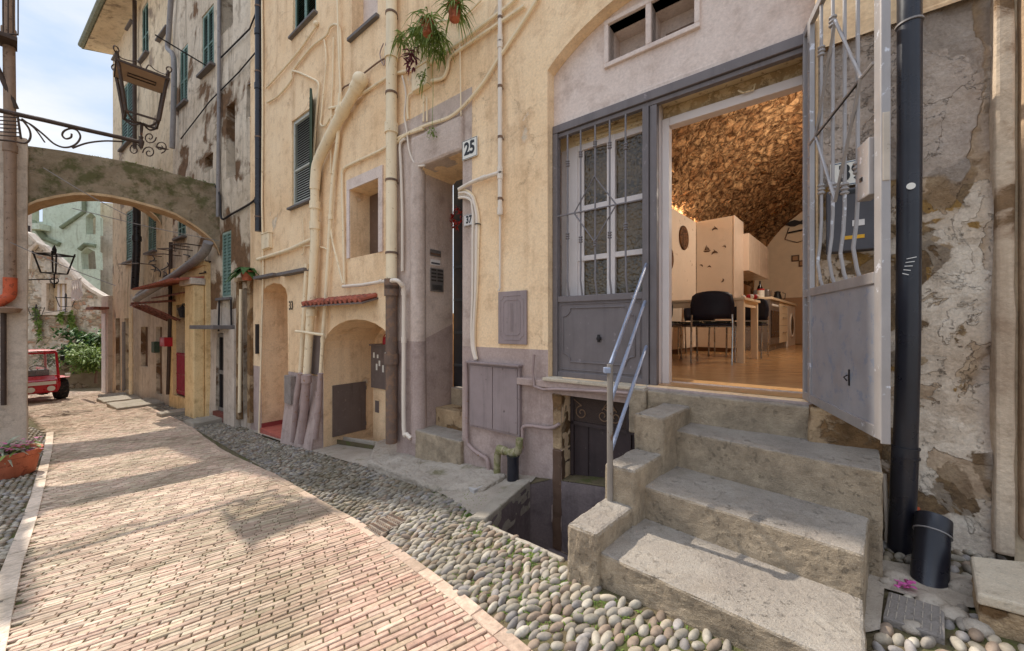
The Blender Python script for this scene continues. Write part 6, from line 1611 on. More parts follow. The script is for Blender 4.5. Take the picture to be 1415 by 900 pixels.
dup(ch0, cpos(.15,1.0), angT+math.pi, 'navy chair on the far side of the table at right')
dup(ch0, cpos(.80,1.0), angT+math.pi+.1, 'navy chair on the far side of the table at left')
c_ = tb_o+du*-.0+dn*.45+Vector((0,0,.321))
rb_ = thing('table_centrepiece', 'cluster of red and white ornaments on the near table end', 'ornament', tuple(c_))
for k in range(7):
    MB().blob(c_+Vector((random.uniform(-.08,.08),random.uniform(-.07,.07),.03)), .03, 8, 5).build('bauble', REDBOX if k % 2 else ENAMEL, rb_, smooth=True)
# ---------------------------------------------------------------- old grey house farther down the street
gh = thing('grey_house', 'tall weathered grey beige house with teal shutters down the street', 'house', tuple(FAR.W(6,0,-2.2)))
tA = FAR.hit(156)[0]; tdiv = FAR.hit(238)[0]
zE = 9.9
fwins = [ # px0, px1, ytop, ybot (ref px0), kind
 (279,295,24,105,'s'),(248,259,72,150,'s'),(221,233,-60,55,'s'),(196,205,14,85,'s'),(178,184,-40,40,'s'),(159,163,58,82,'s'),
 (174,188,294,363,'s'),(204,216,286,350,'s'),(245,256,300,330,'s'),(306,320,322,412,'s'),
 (313,325,148,248,'o'),(341,356,118,165,'o'),(283,295,218,240,'o'),(306,322,-60,50,'o'),(168,184,125,208,'s')]
FW = []
for a,b,y0,y1,k in fwins:
    r = rect(FAR, a, b, y0, y1); FW.append((r,k))
lows = {}
def low(nm, a, b, y0, y1): lows[nm] = rect(FAR, a, b, y0, y1, ref=(a+b)/2); return lows[nm]
shop1 = low('shop', 195, 204, 452, 507); shop2 = low('door', 215, 224, 452, 546); gdoor = low('gdoor', 299, 316, 460, 571); bdoor = low('bdoor', 336, 347, 398, 574)
oarch = low('oarch', 243, 260, 421, 548)
xtr = [low('l1',160,166,440,540), low('l2',172,179,440,540)]
fo = [(0,-2.25)] + [(t, g(*xy(FAR.W(t,0,0)))-.15) for t in (2,4,6,8,10)] + [(tA,-2.6),(tA,zE),(0,zE)]
fh = [rpoly(r) for r,k in FW if r[3] < zE-.2] + [rpoly(r) for r in lows.values()]
mb = MB()
cut = tdiv
def fm_(t, z):
    if z < 1.05 + .1*math.sin(t*2) and t < 8.8: return 2 if z < .4 or t > 3 else 0
    return 1 if t > cut else 0
wall(mb, FAR, fo, fh, 0, .16, .03, .7, reveal=[.14 if k == 's' else .3 for r,k in FW if r[3] < zE-.2]+[.14,.2,.25,.3,.3,.2,.2], matfn=fm_, lines=[[(cut,-2),(cut,zE-.1)]])
mb.build('wall', [GREYW, TANW, PALE], gh)
nsh = 0
for r, k in FW:
    if r[3] > zE: r = (r[0], r[1], r[2], zE-.3)
    if k == 's':
        shutter_window(FAR, r, -.02, gh, TEALF, TEAL, 2, 18, fr=.045)
        mb = MB(); mb.pb(FAR, r[0]-.08, r[1]+.08, -.05, .09, r[2]-.06, r[2]-.005); mb.build('sill', SLATM, gh, bevel=.008)
    else:
        mb = MB(); mb.pb(FAR, r[0]-.02, r[1]+.02, -.33, -.30, r[2]-.02, r[3]+.02); mb.build('window_recess', DARKIN, gh)
# eave: overhanging tiled roof edge
ev = MB(); ev.add([FAR.W(-.5,-.3,zE+.28),FAR.W(tA+.5,-.3,zE+.28),FAR.W(tA+.5,.62,zE),FAR.W(-.5,.62,zE),FAR.W(-.5,-.3,zE+.2),FAR.W(tA+.5,-.3,zE+.2),FAR.W(tA+.5,.62,zE-.06),FAR.W(-.5,.62,zE-.06)], [(0,1,2,3),(7,6,5,4),(0,4,5,1),(1,5,6,2),(2,6,7,3),(3,7,4,0)])
rf = ev.build('roof', TANW, gh)
mb = MB()
k = 0
while k*.22 < tA+1: 
    t_ = -.4+k*.22; mb.tube([FAR.W(t_,-.3,zE+.33),FAR.W(t_,.68,zE+.02)], .075, 6); k += 1
sub(mb, 'roof_tiles', GUTTER, rf)
mb = MB(); mb.tube([FAR.W(-.4,.70,zE+.0),FAR.W(tA+.5,.70,zE+.0)], .08, 8); sub(mb, 'gutter', GUTTER, rf, smooth=True)
# gable end beyond
mb = MB(); mb.add([FAR.W(tA,0,-2.7),FAR.W(tA,-6,-2.7),FAR.W(tA,-6,zE),FAR.W(tA,0,zE)], [(0,1,2,3)]); mb.build('gable_wall', TANW, gh)
def fpipe(name, pxs, off, r_, mat, label, cat='downpipe', sp=0, joints=(), seg=10): return pipe(name, pxs, off, r_, mat, label, cat, pl=FAR, smooth_path=sp, joints=joints, seg=seg)
fpipe('downpipe', ((238,-30),(233,50),(232,68),(240,80),(240,140),(238,205)), .12, .055, PIPEG, 'pale grey downpipe with offset bend on the tall grey house', sp=3)
fpipe('downpipe', ((186,-20),(186,205)), .10, .05, IRONB, 'dark brown downpipe on the far part of the tall house')
fpipe('downpipe', ((303,-20),(303,90),(302,200),(301,300)), .06, .035, PIPEG, 'thin grey conduit between windows of the grey house')
fpipe('downpipe', ((189,270),(189,345),(186,400)), .16, .09, BLACKP, 'dark downpipe seen through the arch opening', joints=((189,330),))
fpipe('drain_pipe', ((288,335),(283,348),(270,360),(235,385),(188,414)), .20, .085, PIPEG, 'fat grey drain pipe slanting down under the arch', cat='pipe', sp=3, seg=12)
fpipe('drain_pipe', ((216,392),(205,396),(190,408)), .15, .05, PIPEG, 'shorter grey pipe above the slanting drain pipe', cat='pipe')
fpipe('cable', ((357,10),(345,40),(303,82)), .04, .014, IRONDK, 'upper dark cable slanting across the grey house', cat='cable')
fpipe('cable', ((357,68),(330,100),(290,140),(250,192)), .04, .012, IRONDK, 'lower dark cable slanting across the grey house', cat='cable')
fpipe('cable', ((296,255),(304,270),(306,302),(320,296),(345,282),(357,272)), .05, .02, IRONDK, 'dark cable bundle looping from the arch end', cat='cable', sp=4)
fpipe('conduit', ((236,335),(235,440),(232,545)), .09, .04, IRONB, 'old brown pipe left of the ochre doorway', cat='conduit')
fpipe('conduit', ((181,425),(181,545)), .12, .05, PIPEC, 'cream pipe left of the far shop window', cat='conduit', joints=((181,470),(181,505)))
fpipe('conduit', ((171,445),(171,540)), .12, .04, PIPEG, 'grey pipe at the far end of the shops', cat='conduit')
fpipe('conduit', ((333,400),(332,470),(331,570)), .08, .03, PIPEC, 'thin cream pipe right of the black gate door', cat='conduit')
fpipe('conduit', ((303,416),(302,458)), .05, .018, IRONDK, 'left of two dark cables above the black gate door', cat='conduit')
fpipe('conduit', ((319,414),(320,458)), .05, .018, IRONDK, 'right of two dark cables above the black gate door', cat='conduit')
# scruffy cable tangles under the arch
mb = MB()
for k in range(14):
    a = (random.uniform(205,285), random.uniform(350,385)); b = (a[0]+random.uniform(-14,14), a[1]+random.uniform(-12,18))
    mb.tube(catmull([FAR.w(a[0],a[1],.06),FAR.w((a[0]+b[0])/2+5,(a[1]+b[1])/2,.1),FAR.w(*b,.06)],4), .014, 5)
mb.build('cable_tangle', IRONDK, center=True, kind='stuff', label='tangle of old cables above the rusty awning')
# laundry brackets
for px, py, lab in ((275,85,'thin iron rod sticking out beside the upper teal window'),):
    a = FAR.w(290,94,.02); mb = MB(); mb.tube([a, a+Vector((FAR.n.x*.9,FAR.n.y*.9,.15))], .015, 5); mb.build('iron_rod', IRONDK, center=True, label=lab, cat='rod')
for i,(px0,px1,py) in enumerate(((164,192,365),(200,226,352),(218,240,344),(236,257,338))):
    a = FAR.w(px0,py,.35); b = FAR.w(px1,py-1,.35); mb = MB(); mb.tube([a,b], .014, 5)
    for p in (a,b): mb.tube([p, p-Vector((FAR.n.x,FAR.n.y,0))*.35], .012, 5)
    mb.build('drying_rail', IRONB, center=True, label=['farthest drying rail under the window through the arch','second drying rail below the teal shutters','third drying rail on the tan wall','nearest drying rail under the small shutter'][i], cat='drying rail')
# rusty awning
ta, tb2 = FAR.hit(150)[0], FAR.hit(240)[0]; za = FAR.p(235,416,.1)[1]
aw = thing('rusty_awning', 'long rusty corrugated awning over the far shop fronts', 'awning', tuple(FAR.W((ta+tb2)/2,.4,za)))
ta = FAR.hit(178,.9)[0]
tb2 = FAR.hit(236)[0]
nn = 60; vs = []
for i in range(nn+1):
    t_ = tb2+(ta-tb2)*i/nn; dz = .02*math.sin(i*2.1)
    vs += [FAR.W(t_,.02,za+dz), FAR.W(t_,.75,za-.10+dz)]
mb = MB(); mb.add(vs, [(2*i,2*i+1,2*i+3,2*i+2) for i in range(nn)]); ao = mb.build('roof_sheet', RUSTA, aw); s_ = ao.modifiers.new('s','SOLIDIFY'); s_.thickness = .02
for t_ in np.linspace(tb2+.2, ta-.2, 5):
    MB().tube([FAR.W(t_,.02,za-.50),FAR.W(t_,.68,za-.14)], .03, 4).build('bracket', RUSTA, aw)
mb = MB(); mb.tube([FAR.W(tb2,.75,za-.13),FAR.W(ta,.75,za-.13)], .025, 4); mb.build('front_rail', RUSTA, aw)
# shop panels under the awning
for r, m_, lab in ((shop1,BROWNW,'brown board'),(shop2,BROWNW,'door')):
    mb = MB(); mb.pb(FAR, r[0]-.02, r[1]+.02, -.13, -.10, r[2]-.02, r[3]+.02); o = mb.build('board_panel' if r is shop1 else 'door', m_, gh)
for r in xtr:
    mb = MB(); mb.pb(FAR, r[0]-.02, r[1]+.02, -.13, -.10, r[2]-.02, r[3]+.02); mb.build('door', GREYSH, gh)
a = rect(FAR,217,221,472,487,.0); mb = MB(); mb.pb(FAR, a[0], a[1], 0, .12, a[2], a[3]); mb.build('green_box', GREENSH, center=True, label='small green letterbox beside the old far door', cat='letterbox', bevel=.005)
a = rect(FAR,236,242,466,478,.0); mb = MB(); mb.pb(FAR, a[0]-.03, a[1], .05, .22, a[2], a[3]); mb.build('red_box', REDBOX, center=True, label='small crimson letterbox left of the ochre doorway', cat='letterbox', bevel=.005)
# ochre doorway house front
oc = thing('ochre_entrance', 'bright ochre painted entrance bay with crimson gate', 'entrance', tuple(FAR.W(FAR.hit(262)[0],.1,-2.1)))
to0, to1 = FAR.hit(238)[0], FAR.hit(289)[0]
zt0 = FAR.p(262,372,.06)[1]
mb = MB()
gl = lambda t: g(*xy(FAR.W(t,0,0)))-.12
wall(mb, FAR, [(to1,gl(to1)),(to0,gl(to0)),(to0,zt0),(to1,zt0)], [rpoly((oarch[0],oarch[1],oarch[2],oarch[3]))], .06, .2, .01, 1, reveal=.5)
mb.pb(FAR, to1-.03, to1, -.02, .06, gl(to1), zt0); mb.pb(FAR, to1-.03, to0, -.02, .10, zt0, zt0+.10)
mb.build('wall', ORANGE, oc)
tq = FAR.hit(275)[0]
mb = MB(); mb.pb(FAR, to1+.05, tq, .065, .26, gl(tq), zt0-.45); mb.build('pilaster', ORANGE, oc, bevel=.02)
mb = MB(); mb.pb(FAR, to1-.0, tq+.15, .065, .32, zt0-.44, zt0-.30); mb.build('pilaster_cap', PALE, oc, bevel=.01)
mb = MB(); mb.pb(FAR, oarch[0]-.02, oarch[1]+.02, -.45, -.40, oarch[2]-.02, oarch[3]+.02); mb.build('inner_wall', ORANGE, oc)
z_ = FAR.p(250,488,.0)[1]
cg = MB()
for k in range(8):
    t_ = oarch[0]+.06+(oarch[1]-oarch[0]-.12)*k/7; cg.tube([FAR.W(t_,-.02,oarch[2]+.03),FAR.W(t_,-.02,z_)], .022, 6)
for z2 in (oarch[2]+.12,(oarch[2]+z_)/2,z_-.05): cg.pb(FAR, oarch[0]+.02, oarch[1]-.02, -.045, -.0, z2-.02, z2+.02)
cg.pb(FAR, oarch[0]+.02, oarch[1]-.02, -.075, -.05, oarch[2]+.1, z_-.05)
cg.build('crimson_gate', REDG, oc)
ts0, ts1 = FAR.hit(243)[0]+.2, FAR.hit(262)[0]-.1
mb = MB(); zz_ = FAR.p(250,412,.1)[1]; mb.add([FAR.W(ts1,.06,zz_+.12),FAR.W(ts0,.06,zz_+.12),FAR.W(ts0,.42,zz_),FAR.W(ts1,.42,zz_)], [(0,1,2,3)]); o = mb.build('red_canopy', RUSTA, oc); s_ = o.modifiers.new('s','SOLIDIFY'); s_.thickness = .03
mb = MB(); zz_ = FAR.p(262,393,.1)[1]; mb.add([FAR.W(FAR.hit(287)[0],.06,zz_+.14),FAR.W(FAR.hit(225)[0],.06,zz_+.10),FAR.W(FAR.hit(225)[0],.6,zz_),FAR.W(FAR.hit(287)[0],.6,zz_+.04)], [(0,1,2,3)]); o = mb.build('tile_strip', TILER, oc); s_ = o.modifiers.new('s','SOLIDIFY'); s_.thickness = .05
a = rect(FAR,262,266,451,484,.06); mb = MB(); mb.pb(FAR, a[0], a[1], .062, .085, a[2], a[3]); mb.build('signboard', REDG, center=True, label='narrow dark red notice board on the ochre entrance', cat='notice board')
a = FAR.p(256,432,.2); wl = thing('wall_lantern', 'small black wall lantern on the ochre entrance', 'lantern', tuple(FAR.W(a[0],.25,a[1])))
c_ = FAR.W(a[0],.25,a[1]); MB().lathe(c_, [(0,-.12),(.05,-.12),(.09,.06),(.11,.07),(.03,.14),(0,.17)], 6).build('lantern_body', IRONDK, wl)
MB().tube([c_+Vector((0,0,.14)), c_+Vector((0,0,.2)), FAR.W(a[0],.06,a[1]+.2)], .012, 6).build('arm', IRONDK, wl)
# black gated doorway with slab canopy
bg_ = thing('black_gate_door', 'tall black barred door under a grey slab canopy', 'door', tuple(FAR.W((gdoor[0]+gdoor[1])/2,-.05,gdoor[2])))
mb = MB()
for k in range(5):
    t_ = gdoor[0]+.04+(gdoor[1]-gdoor[0]-.08)*k/4; mb.pb(FAR, t_-.028, t_+.028, -.10, -.05, gdoor[2]+.02, gdoor[3]-.02)
mb.build('bars', IRONDK, bg_)
mb = MB()
for z_ in (gdoor[2]+.05,(gdoor[2]+gdoor[3])/2,gdoor[3]-.06): mb.pb(FAR, gdoor[0]+.012, gdoor[1]-.012, -.048, -.03, z_-.04, z_+.04)
mb.build('rails', paint('rail_grey', srgb(120,114,108), .6), bg_)
mb = MB(); mb.pb(FAR, gdoor[0], gdoor[1], -.22, -.20, gdoor[2], gdoor[3]); mb.build('backing', DARKIN, bg_)
mb = MB(); mb.pb(FAR, gdoor[0]-.35, gdoor[1]+.30, -.0, .38, gdoor[3]+.08, gdoor[3]+.16); o = mb.build('slab_canopy', SLATM, bg_, bevel=.01)
mb = MB(); mb.pb(FAR, gdoor[0]-.55, gdoor[0]-.03, .0, .10, gdoor[2]-.2, gdoor[3]+.08); mb.build('jamb', PALE, bg_)
mb = MB(); mb.pb(FAR, gdoor[0]-.02, gdoor[1]+.02, -.1, .06, gdoor[2]-.3, gdoor[2]+.015); mb.build('threshold', paint('red_threshold', srgb(120,66,56), .7), bg_)
# brown doorway beside the corner with a potted plant above
mb = MB(); mb.pb(FAR, bdoor[0]-.02, bdoor[1]+.02, -.28, -.25, bdoor[2], bdoor[3]); mb.build('door', BROWNW, gh)
mb = MB(); mb.pb(FAR, bdoor[0]-.12, bdoor[0]-.01, .0, .07, bdoor[2]-.1, bdoor[3]+.12); mb.pb(FAR, bdoor[1]+.01, bdoor[1]+.14, .0, .07, bdoor[2]-.1, bdoor[3]+.12); mb.pb(FAR, bdoor[0]-.12, bdoor[1]+.14, .0, .10, bdoor[3]+.121, bdoor[3]+.2); mb.build('door_surround', FOOT, gh)
c_ = FAR.w(341,386,.18); pp = thing('potted_plant', 'potted plant with broad dark leaves on the ledge left of the corner', 'plant', tuple(c_))
MB().lathe(c_, [(0,-.02),(.07,-.02),(.1,.16),(0,.16)], 12).build('pot', TERRA, pp, smooth=True)
mb = MB()
for _ in range(26):
    a = random.uniform(0,6.28); e = random.uniform(.1,1.3); mb.leaf(c_+Vector((0,0,.15)), (math.cos(a)*math.cos(e),math.sin(a)*math.cos(e),math.sin(e)), random.uniform(.2,.36), .13, .9, n=4)
mb.build('foliage', LEAFD, pp)
# doorsteps along the far facade
for i,(px,py,w_,l_,lab) in enumerate(((322,578,.55,.5,'low grey doorstep right of the black gate door'),(286,566,.6,.35,'small stone step between ochre entrance and gate door'),(225,556,.9,1.2,'broad flat stone step before the ochre entrance'),(197,550,.8,1.0,'farther flat step beneath the rusty awning'),(180,547,.6,.8,'farthest rough step by the shop doors'))):
    p = G(px, py); t_ = (Vector((p.x,p.y))-FAR.O).dot(FAR.u)
    mb = MB(); gz_ = g(p.x,p.y); mb.pb(FAR, t_-l_/2, t_+l_/2, -.0, w_, gz_-.2, gz_+.09); o = mb.build('doorstep', KERBC, center=True, label=lab, cat='doorstep'); rough_mod(o, 4, .03, .2, .02)
# white painted shed and end of the row, laundry
eh2 = thing('white_annex', 'low white rendered annex at the far end of the row', 'building', tuple(FAR.W(tA+.5,0,-2.5)))
mb = MB(); mb.pb(FAR, tA+.02, tA+1.1, -2.5, .12, -2.8, FAR.p(150,405,.35)[1]); mb.build('wall', PALE, eh2)
zc2 = FAR.p(145,425,.5)[1]
mb = MB(); mb.pb(FAR, tA-.2, tA+1.2, .122, .5, zc2, zc2+.08); mb.build('canopy', RUSTA, eh2)
mb = MB(); mb.pb(FAR, tA+.3, tA+.9, .122, .15, -2.6, zc2-.15); mb.build('door', paint('white_door', srgb(226,222,216), .6), eh2)
Lp = [FAR.w(150,372,.9), FAR.w(160,380,.9)]
ld = thing('laundry', 'white laundry hanging at the far house corner', 'laundry', tuple(FAR.w(150,395,.9)))
for k in range(4):
    a = FAR.W(tA+.2+k*.42,.75,0); z_ = FAR.p(150,372,.7)[1]; vs = []
    for i in range(7):
        for j in range(7): vs.append(FAR.W(tA+.1+k*.42+.38*i/6, .75+.05*math.sin(i*1.7+j), z_-.02-.75*j/6*(1-.2*random.random()*(j==6))))
    mb = MB(); mb.add(vs, [(i*7+j,i*7+j+1,(i+1)*7+j+1,(i+1)*7+j) for i in range(6) for j in range(6)]); mb.build('sheet', LAUN, ld, smooth=True)
MB().tube([FAR.W(tA+.0,.75,FAR.p(150,372,.7)[1]),FAR.W(tA+2.0,.75,FAR.p(150,372,.7)[1])], .01, 5).build('line', IRONDK, ld)

# ---------------------------------------------------------------- buttress arches over the street
ar = FAR.hit(303)[0]; AR_ = FAR.W(ar, 0, 0); AL_ = Vector((-8.42, 6.14, 0))
au = Vector((AL_.x-AR_.x, AL_.y-AR_.y)); alen = au.length; au.normalize(); anrm = Vector((-au.y, au.x))
if anrm.dot(Vector((.75,-.65))) < 0: anrm = -anrm
def arch(name, label, O, shift, dz, top, low_, th, mats, uu=None, nn_=None, ln=None):
    AP = Plane(O, uu or tuple(au), nn_ or tuple(anrm))
    t = thing(name, label, 'arch', tuple(AP.W(1.4, -th/2, 2.5+dz)))
    outline = low_ + top[::-1]
    v, f, c = cdt(outline, [], [], .07)
    D = lambda t_, z_: .025*mnoise.noise(Vector((t_*3, z_*3, 2+dz)))+.012*mnoise.noise(Vector((t_*9, z_*9, 2)))
    mb = MB(); mb.add([AP.W(a, D(a,b), b+dz) for a,b in v], f); mb.add([AP.W(a, -th, b+dz) for a,b in v], [x[::-1] for x in f])
    for seq in (top,): mb.add([AP.W(a, D(a,b), b+dz) for a,b in seq]+[AP.W(a,-th,b+dz) for a,b in seq], [(i,i+1,i+1+len(seq),i+len(seq)) for i in range(len(seq)-1)])
    mb.build('masonry', mats[0], t)
    mb = MB(); seq = low_; mb.add([AP.W(a, .012+D(a,b), b+dz) for a,b in seq]+[AP.W(a,-th-.01,b+dz) for a,b in seq]+[AP.W(a, .012+D(a,b), b+dz+.045) for a,b in seq]+[AP.W(a,-th-.01,b+dz+.05) for a,b in seq],
        [(i,i+1,i+1+len(seq),i+len(seq)) for i in range(len(seq)-1)]+[(i,i+1,i+1+2*len(seq),i+2*len(seq)) for i in range(len(seq)-1)]); mb.build('soffit', mats[1], t)
    mb = MB(); seq = top; vs = []; fs = []
    m_ = 0
    for i in range(len(seq)*1):
        pass
    return t, AP
AP1 = Plane(xy(AR_), tuple(au), tuple(anrm))
top1 = [AP1.p(x,y) for x,y in ((303,259),(294,254),(240,240),(185,225),(140,217),(100,211),(60,206),(20,203))]
low1 = [AP1.p(x,y) for x,y in ((305,372),(304,355),(300,343),(294,334),(283,324),(271,315),(257,306),(243,298),(224,291),(204,285),(178,278),(153,273),(128,270),(102,270),(76,274),(51,280),(30,289),(14,298))]
# continue into the pier
top1.append((alen+.35, top1[-1][1]-.02)); low1.append((alen+.35, low1[-1][1]-.25))
a1, _ = arch('buttress_arch', 'nearer mossy masonry arch bridging the street', xy(AR_), 0, 0, top1, low1, .42, (ARCHM, ARCHU))
mb = MB()
for i in range(260):
    k = random.random(); t_ = .1+k*(alen-.2); z_ = np.interp(t_, [p[0] for p in top1], [p[1] for p in top1])
    c_ = AP1.W(t_, -random.uniform(.0,.4), z_+.0); tuft(c_, 4, .07 if t_ < alen*.5 else .04)
mb.build('moss', MOSSL, kind='stuff')
sh_ = Vector((-3.3,2.45)); O2 = Vector(xy(AR_))+sh_+Vector((.2,.3))
O2 = Vector(xy(FAR.W(ar+4.0,0,0)))
a2, _ = arch('buttress_arch', 'second arch farther along, almost hidden by the nearer one', tuple(O2), 0, 1.15, top1, low1, .8, (ARCHM, ARCHU))
# ---------------------------------------------------------------- left pier, house and its fittings
lh = thing('left_house', 'plastered house and buttress pier at the left edge', 'house', (-8.9,5.6,-2.0))
C1 = Vector((-8.17,6.29)); un = Vector((-.605,-.796)); uf = Vector((-.80,.60))
PP = [tuple(C1), tuple(C1+un*1.4), tuple(C1+un*1.4+uf*.75), tuple(C1+uf*.75)]
mb = MB(); mb.extr(PP, -2.6, 3.16); o = mb.build('pier', PIER, lh); rough_mod(o, 5, .03, .3, .02)
P2 = [tuple(C1+un*1.1+uf*.4), tuple(C1+un*4+uf*.4), tuple(C1+un*4+uf*12), tuple(C1+un*1.1+uf*12)]
mb = MB(); mb.extr(P2, -3, 6.5); mb.build('wall', PIER, lh)
PI = Plane(tuple(C1+un*0), tuple(un), (.80,-.60))
def lp_w(px, py, off=.0): return PI.w(px, py, off)
ppx = PI.hit(14)[0]
pipe('downpipe', ((12,-60),(12,20),(13,100),(14,200),(14,385)), .09, .066, PIPEBR, 'tall beige brown downpipe on the left pier', 'downpipe', pl=PI, seg=14, joints=((12,45),(14,205)))
pipe('clay_elbow', ((14,384),(14,402),(12,410),(2,416),(-14,426)), .09, .075, REDCL, 'orange red elbow at the foot of the left downpipe', 'pipe', pl=PI, seg=14, smooth_path=2)
pipe('conduit', ((5,430),(5,560)), .05, .03, IRONB, 'dark rusty conduit on the left pier', 'conduit', pl=PI)
pipe('diagonal_stay', ((-30,40),(4,110),(22,150)), .12, .035, IRONB, 'rusty slanting iron stay at the top left', 'iron stay', pl=PI)
mb = MB(); c_ = PI.w(10,428,.1); mb.lathe(c_, [(0,-.06),(.12,-.05),(.16,.02),(.05,.05),(0,.05)], 12); mb.build('wall_lamp', PIPEBR, smooth=True, center=True, label='weathered round wall lamp low on the left pier', cat='lamp')
bc = thing('balcony', 'rusty iron balcony railing at the top left corner', 'balcony', tuple(PI.w(0,190,.2)))
def balc(px0, px1, ya, yb, o1, n_):
    for k in range(n_):
        px = px0+(px1-px0)*k/(n_-1)
        MB().tube([PI.w(px,ya+3*k/(n_-1),o1), PI.w(px,yb+3*k/(n_-1),o1)], .008, 5).build('baluster', IRONB, bc)
    for y in (ya,yb): MB().tube([PI.w(px0,y,o1), PI.w(px1,y+3,o1)], .014, 5).build('rail', IRONB, bc)
balc(-30, 25, -20, 45, .35, 9)
for k in range(6): MB().tube([PI.w(-20,160+k*5.2,.3), PI.w(26+k*.5,163+k*5.2,.3)], .010, 5).build('slat', IRONB, bc)
MB().tube([PI.w(24,158,.3), PI.w(29,192,.3)], .014, 5).build('post', IRONB, bc)
mb = MB(); a = PI.p(-30,48,.0); b_ = PI.p(24,48,.0); mb.pb(PI, b_[0], a[0], 0, .4, a[1]-.06, a[1]); mb.build('floor_slab', IRONB, bc)
# clay trough with agave
pc = G(-6,663); 
pt2 = thing('plant_pot', 'terracotta pot with agave and pink flowers at the left pier', 'plant pot', tuple(pc))
c0_ = pc+Vector((-.02,.12,0)); MB().lathe(c0_, [(0,0),(.22,0),(.24,.02),(.28,.26),(.30,.27),(.305,.33),(.28,.33),(.27,.29),(0,.29)], 28).build('pot', TERRA, pt2, smooth=True)
mb = MB(); mb.lathe(c0_, [(0,.291),(.27,.291),(0,.295)], 20); mb.build('soil', SOIL, pt2)
mb = MB(); ctop = c0_+Vector((0,0,.30))
for k in range(34):
    a = random.uniform(0,6.28); e = random.uniform(.25,1.1); mb.leaf(ctop+Vector((-.1,0,0)), (math.cos(a)*math.cos(e),math.sin(a)*math.cos(e),math.sin(e)), random.uniform(.35,.6), .045, .5, n=5)
mb.build('agave_leaves', LEAFG, pt2)
mb = MB()
for k in range(70):
    c_ = ctop+Vector((random.uniform(-.1,.28),random.uniform(-.22,.22),random.uniform(0,.12))); a = random.uniform(0,6.28); mb.leaf(c_, (math.cos(a),math.sin(a),random.uniform(-.2,.8)), .10, .035, .6, n=3)
mb.build('foliage', LEAF, pt2)
mb = MB()
for k in range(60):
    c_ = ctop+Vector((random.uniform(.12,.32),random.uniform(-.2,.12),random.uniform(.02,.18))); a = random.uniform(0,6.28); mb.leaf(c_, (math.cos(a),math.sin(a),random.uniform(-.2,.8)), .05, .04, .3, n=2)
mb.build('flowers', FLOWER, pt2)

# ---------------------------------------------------------------- street lantern on its scrolled bracket
A0 = PI.w(-60,138,.02); 
LPn = Plane((A0.x, A0.y), (.605,.796), (.796,-.605))
LPn = Plane((-6.9,4.85), (.66,.75), (.75,-.66))
def lw(px, py, off=0): return LPn.w(px, py, off)
sl = thing('street_lantern', 'large four sided iron street lantern on a scrolled wall bracket', 'street lantern', tuple(lw(195,200)))
pts_bar = [lw(-90,133), lw(0,153), lw(60,166), lw(120,180), lw(170,191), lw(195,197)]
MB().tube(pts_bar, .030, 8).build('arm', IRONB, sl, smooth=True)
def lcurve(pxs, r_, nm='scroll', sp=6): MB().tube(catmull([lw(*p) for p in pxs], sp), r_, 6).build(nm, IRONB, sl, smooth=True)
lcurve(((25,165),(42,172),(60,186),(75,199),(90,204),(104,200),(111,190),(107,181),(98,178),(89,181),(86,187),(91,192),(98,190),(99,185)), .012)
lcurve(((100,205),(120,198),(145,195),(170,196)), .012)
lcurve(((-20,192),(15,195),(35,198),(42,190),(40,178),(30,165)), .012)
lcurve(((30,164),(48,178),(62,197)), .009)
for cxp, cyp, s_, a0 in ((207,190,1,0),(186,207,-1,0),(206,211,1,3.1),(222,203,-1,1.5)):
    MB().tube([lw(cxp+ (9-7.5*i/16)*math.cos(a0+s_*i*.55), cyp+(9-7.5*i/16)*math.sin(a0+s_*i*.55)) for i in range(17)], .009, 5).build('scroll', IRONB, sl, smooth=True)
MB().lathe(lw(195,197), [(0,-.10),(.02,-.09),(.035,-.02),(.04,.02),(.02,.05),(.03,.09),(0,.12)], 10).build('boss', IRONB, sl, smooth=True)
MB().tube([lw(215,203), lw(228,206), lw(234,207)], [.012,.018,.001], 6).build('spear', IRONB, sl)
# lantern body: tapered square frame, wider at the top
base = lw(196,166); topc = lw(198,108)
Hh = (topc-base).length; ub = Vector((LPn.u.x,LPn.u.y,0)); nb = Vector((LPn.n.x,LPn.n.y,0))
wb_ = .185; wt_ = .285
ca = R(0)
bcn = [base + ub*sx*wb_ + nb*sy*wb_ for sx,sy in ((-1,-1),(1,-1),(1,1),(-1,1))]
tcn = [Vector((base.x,base.y,topc.z)) + ub*sx*wt_ + nb*sy*wt_ for sx,sy in ((-1,-1),(1,-1),(1,1),(-1,1))]
for i in range(4):
    MB().tube([bcn[i], tcn[i]+Vector((0,0,.12))], .022, 4).build('post', IRONB, sl)
    MB().tube([bcn[i], bcn[(i+1)%4]], .018, 4).build('bottom_rail', IRONB, sl)
    MB().tube([tcn[i], tcn[(i+1)%4]], .024, 4).build('top_rail', IRONB, sl)
mb = MB(); mb.add([p-Vector((0,0,.02)) for p in tcn]+[p+Vector((0,0,.02)) for p in tcn], [(0,1,2,3),(7,6,5,4)]+[(i,(i+1)%4,(i+1)%4+4,i+4) for i in range(4)])
rr = mb.build('roof_plate', paint('lantern_roof_underside', srgb(168,140,116), .7, 0, var=.1), sl)
mb = MB(); cc_ = Vector((base.x,base.y,topc.z-.03)); mb.tube([cc_+ub*.16+nb*.05, cc_-ub*.16+nb*.05, cc_-ub*.16-nb*.05, cc_+ub*.16-nb*.05], .01, 5, closed=True); sub(mb, 'fitting', IRONB, rr)
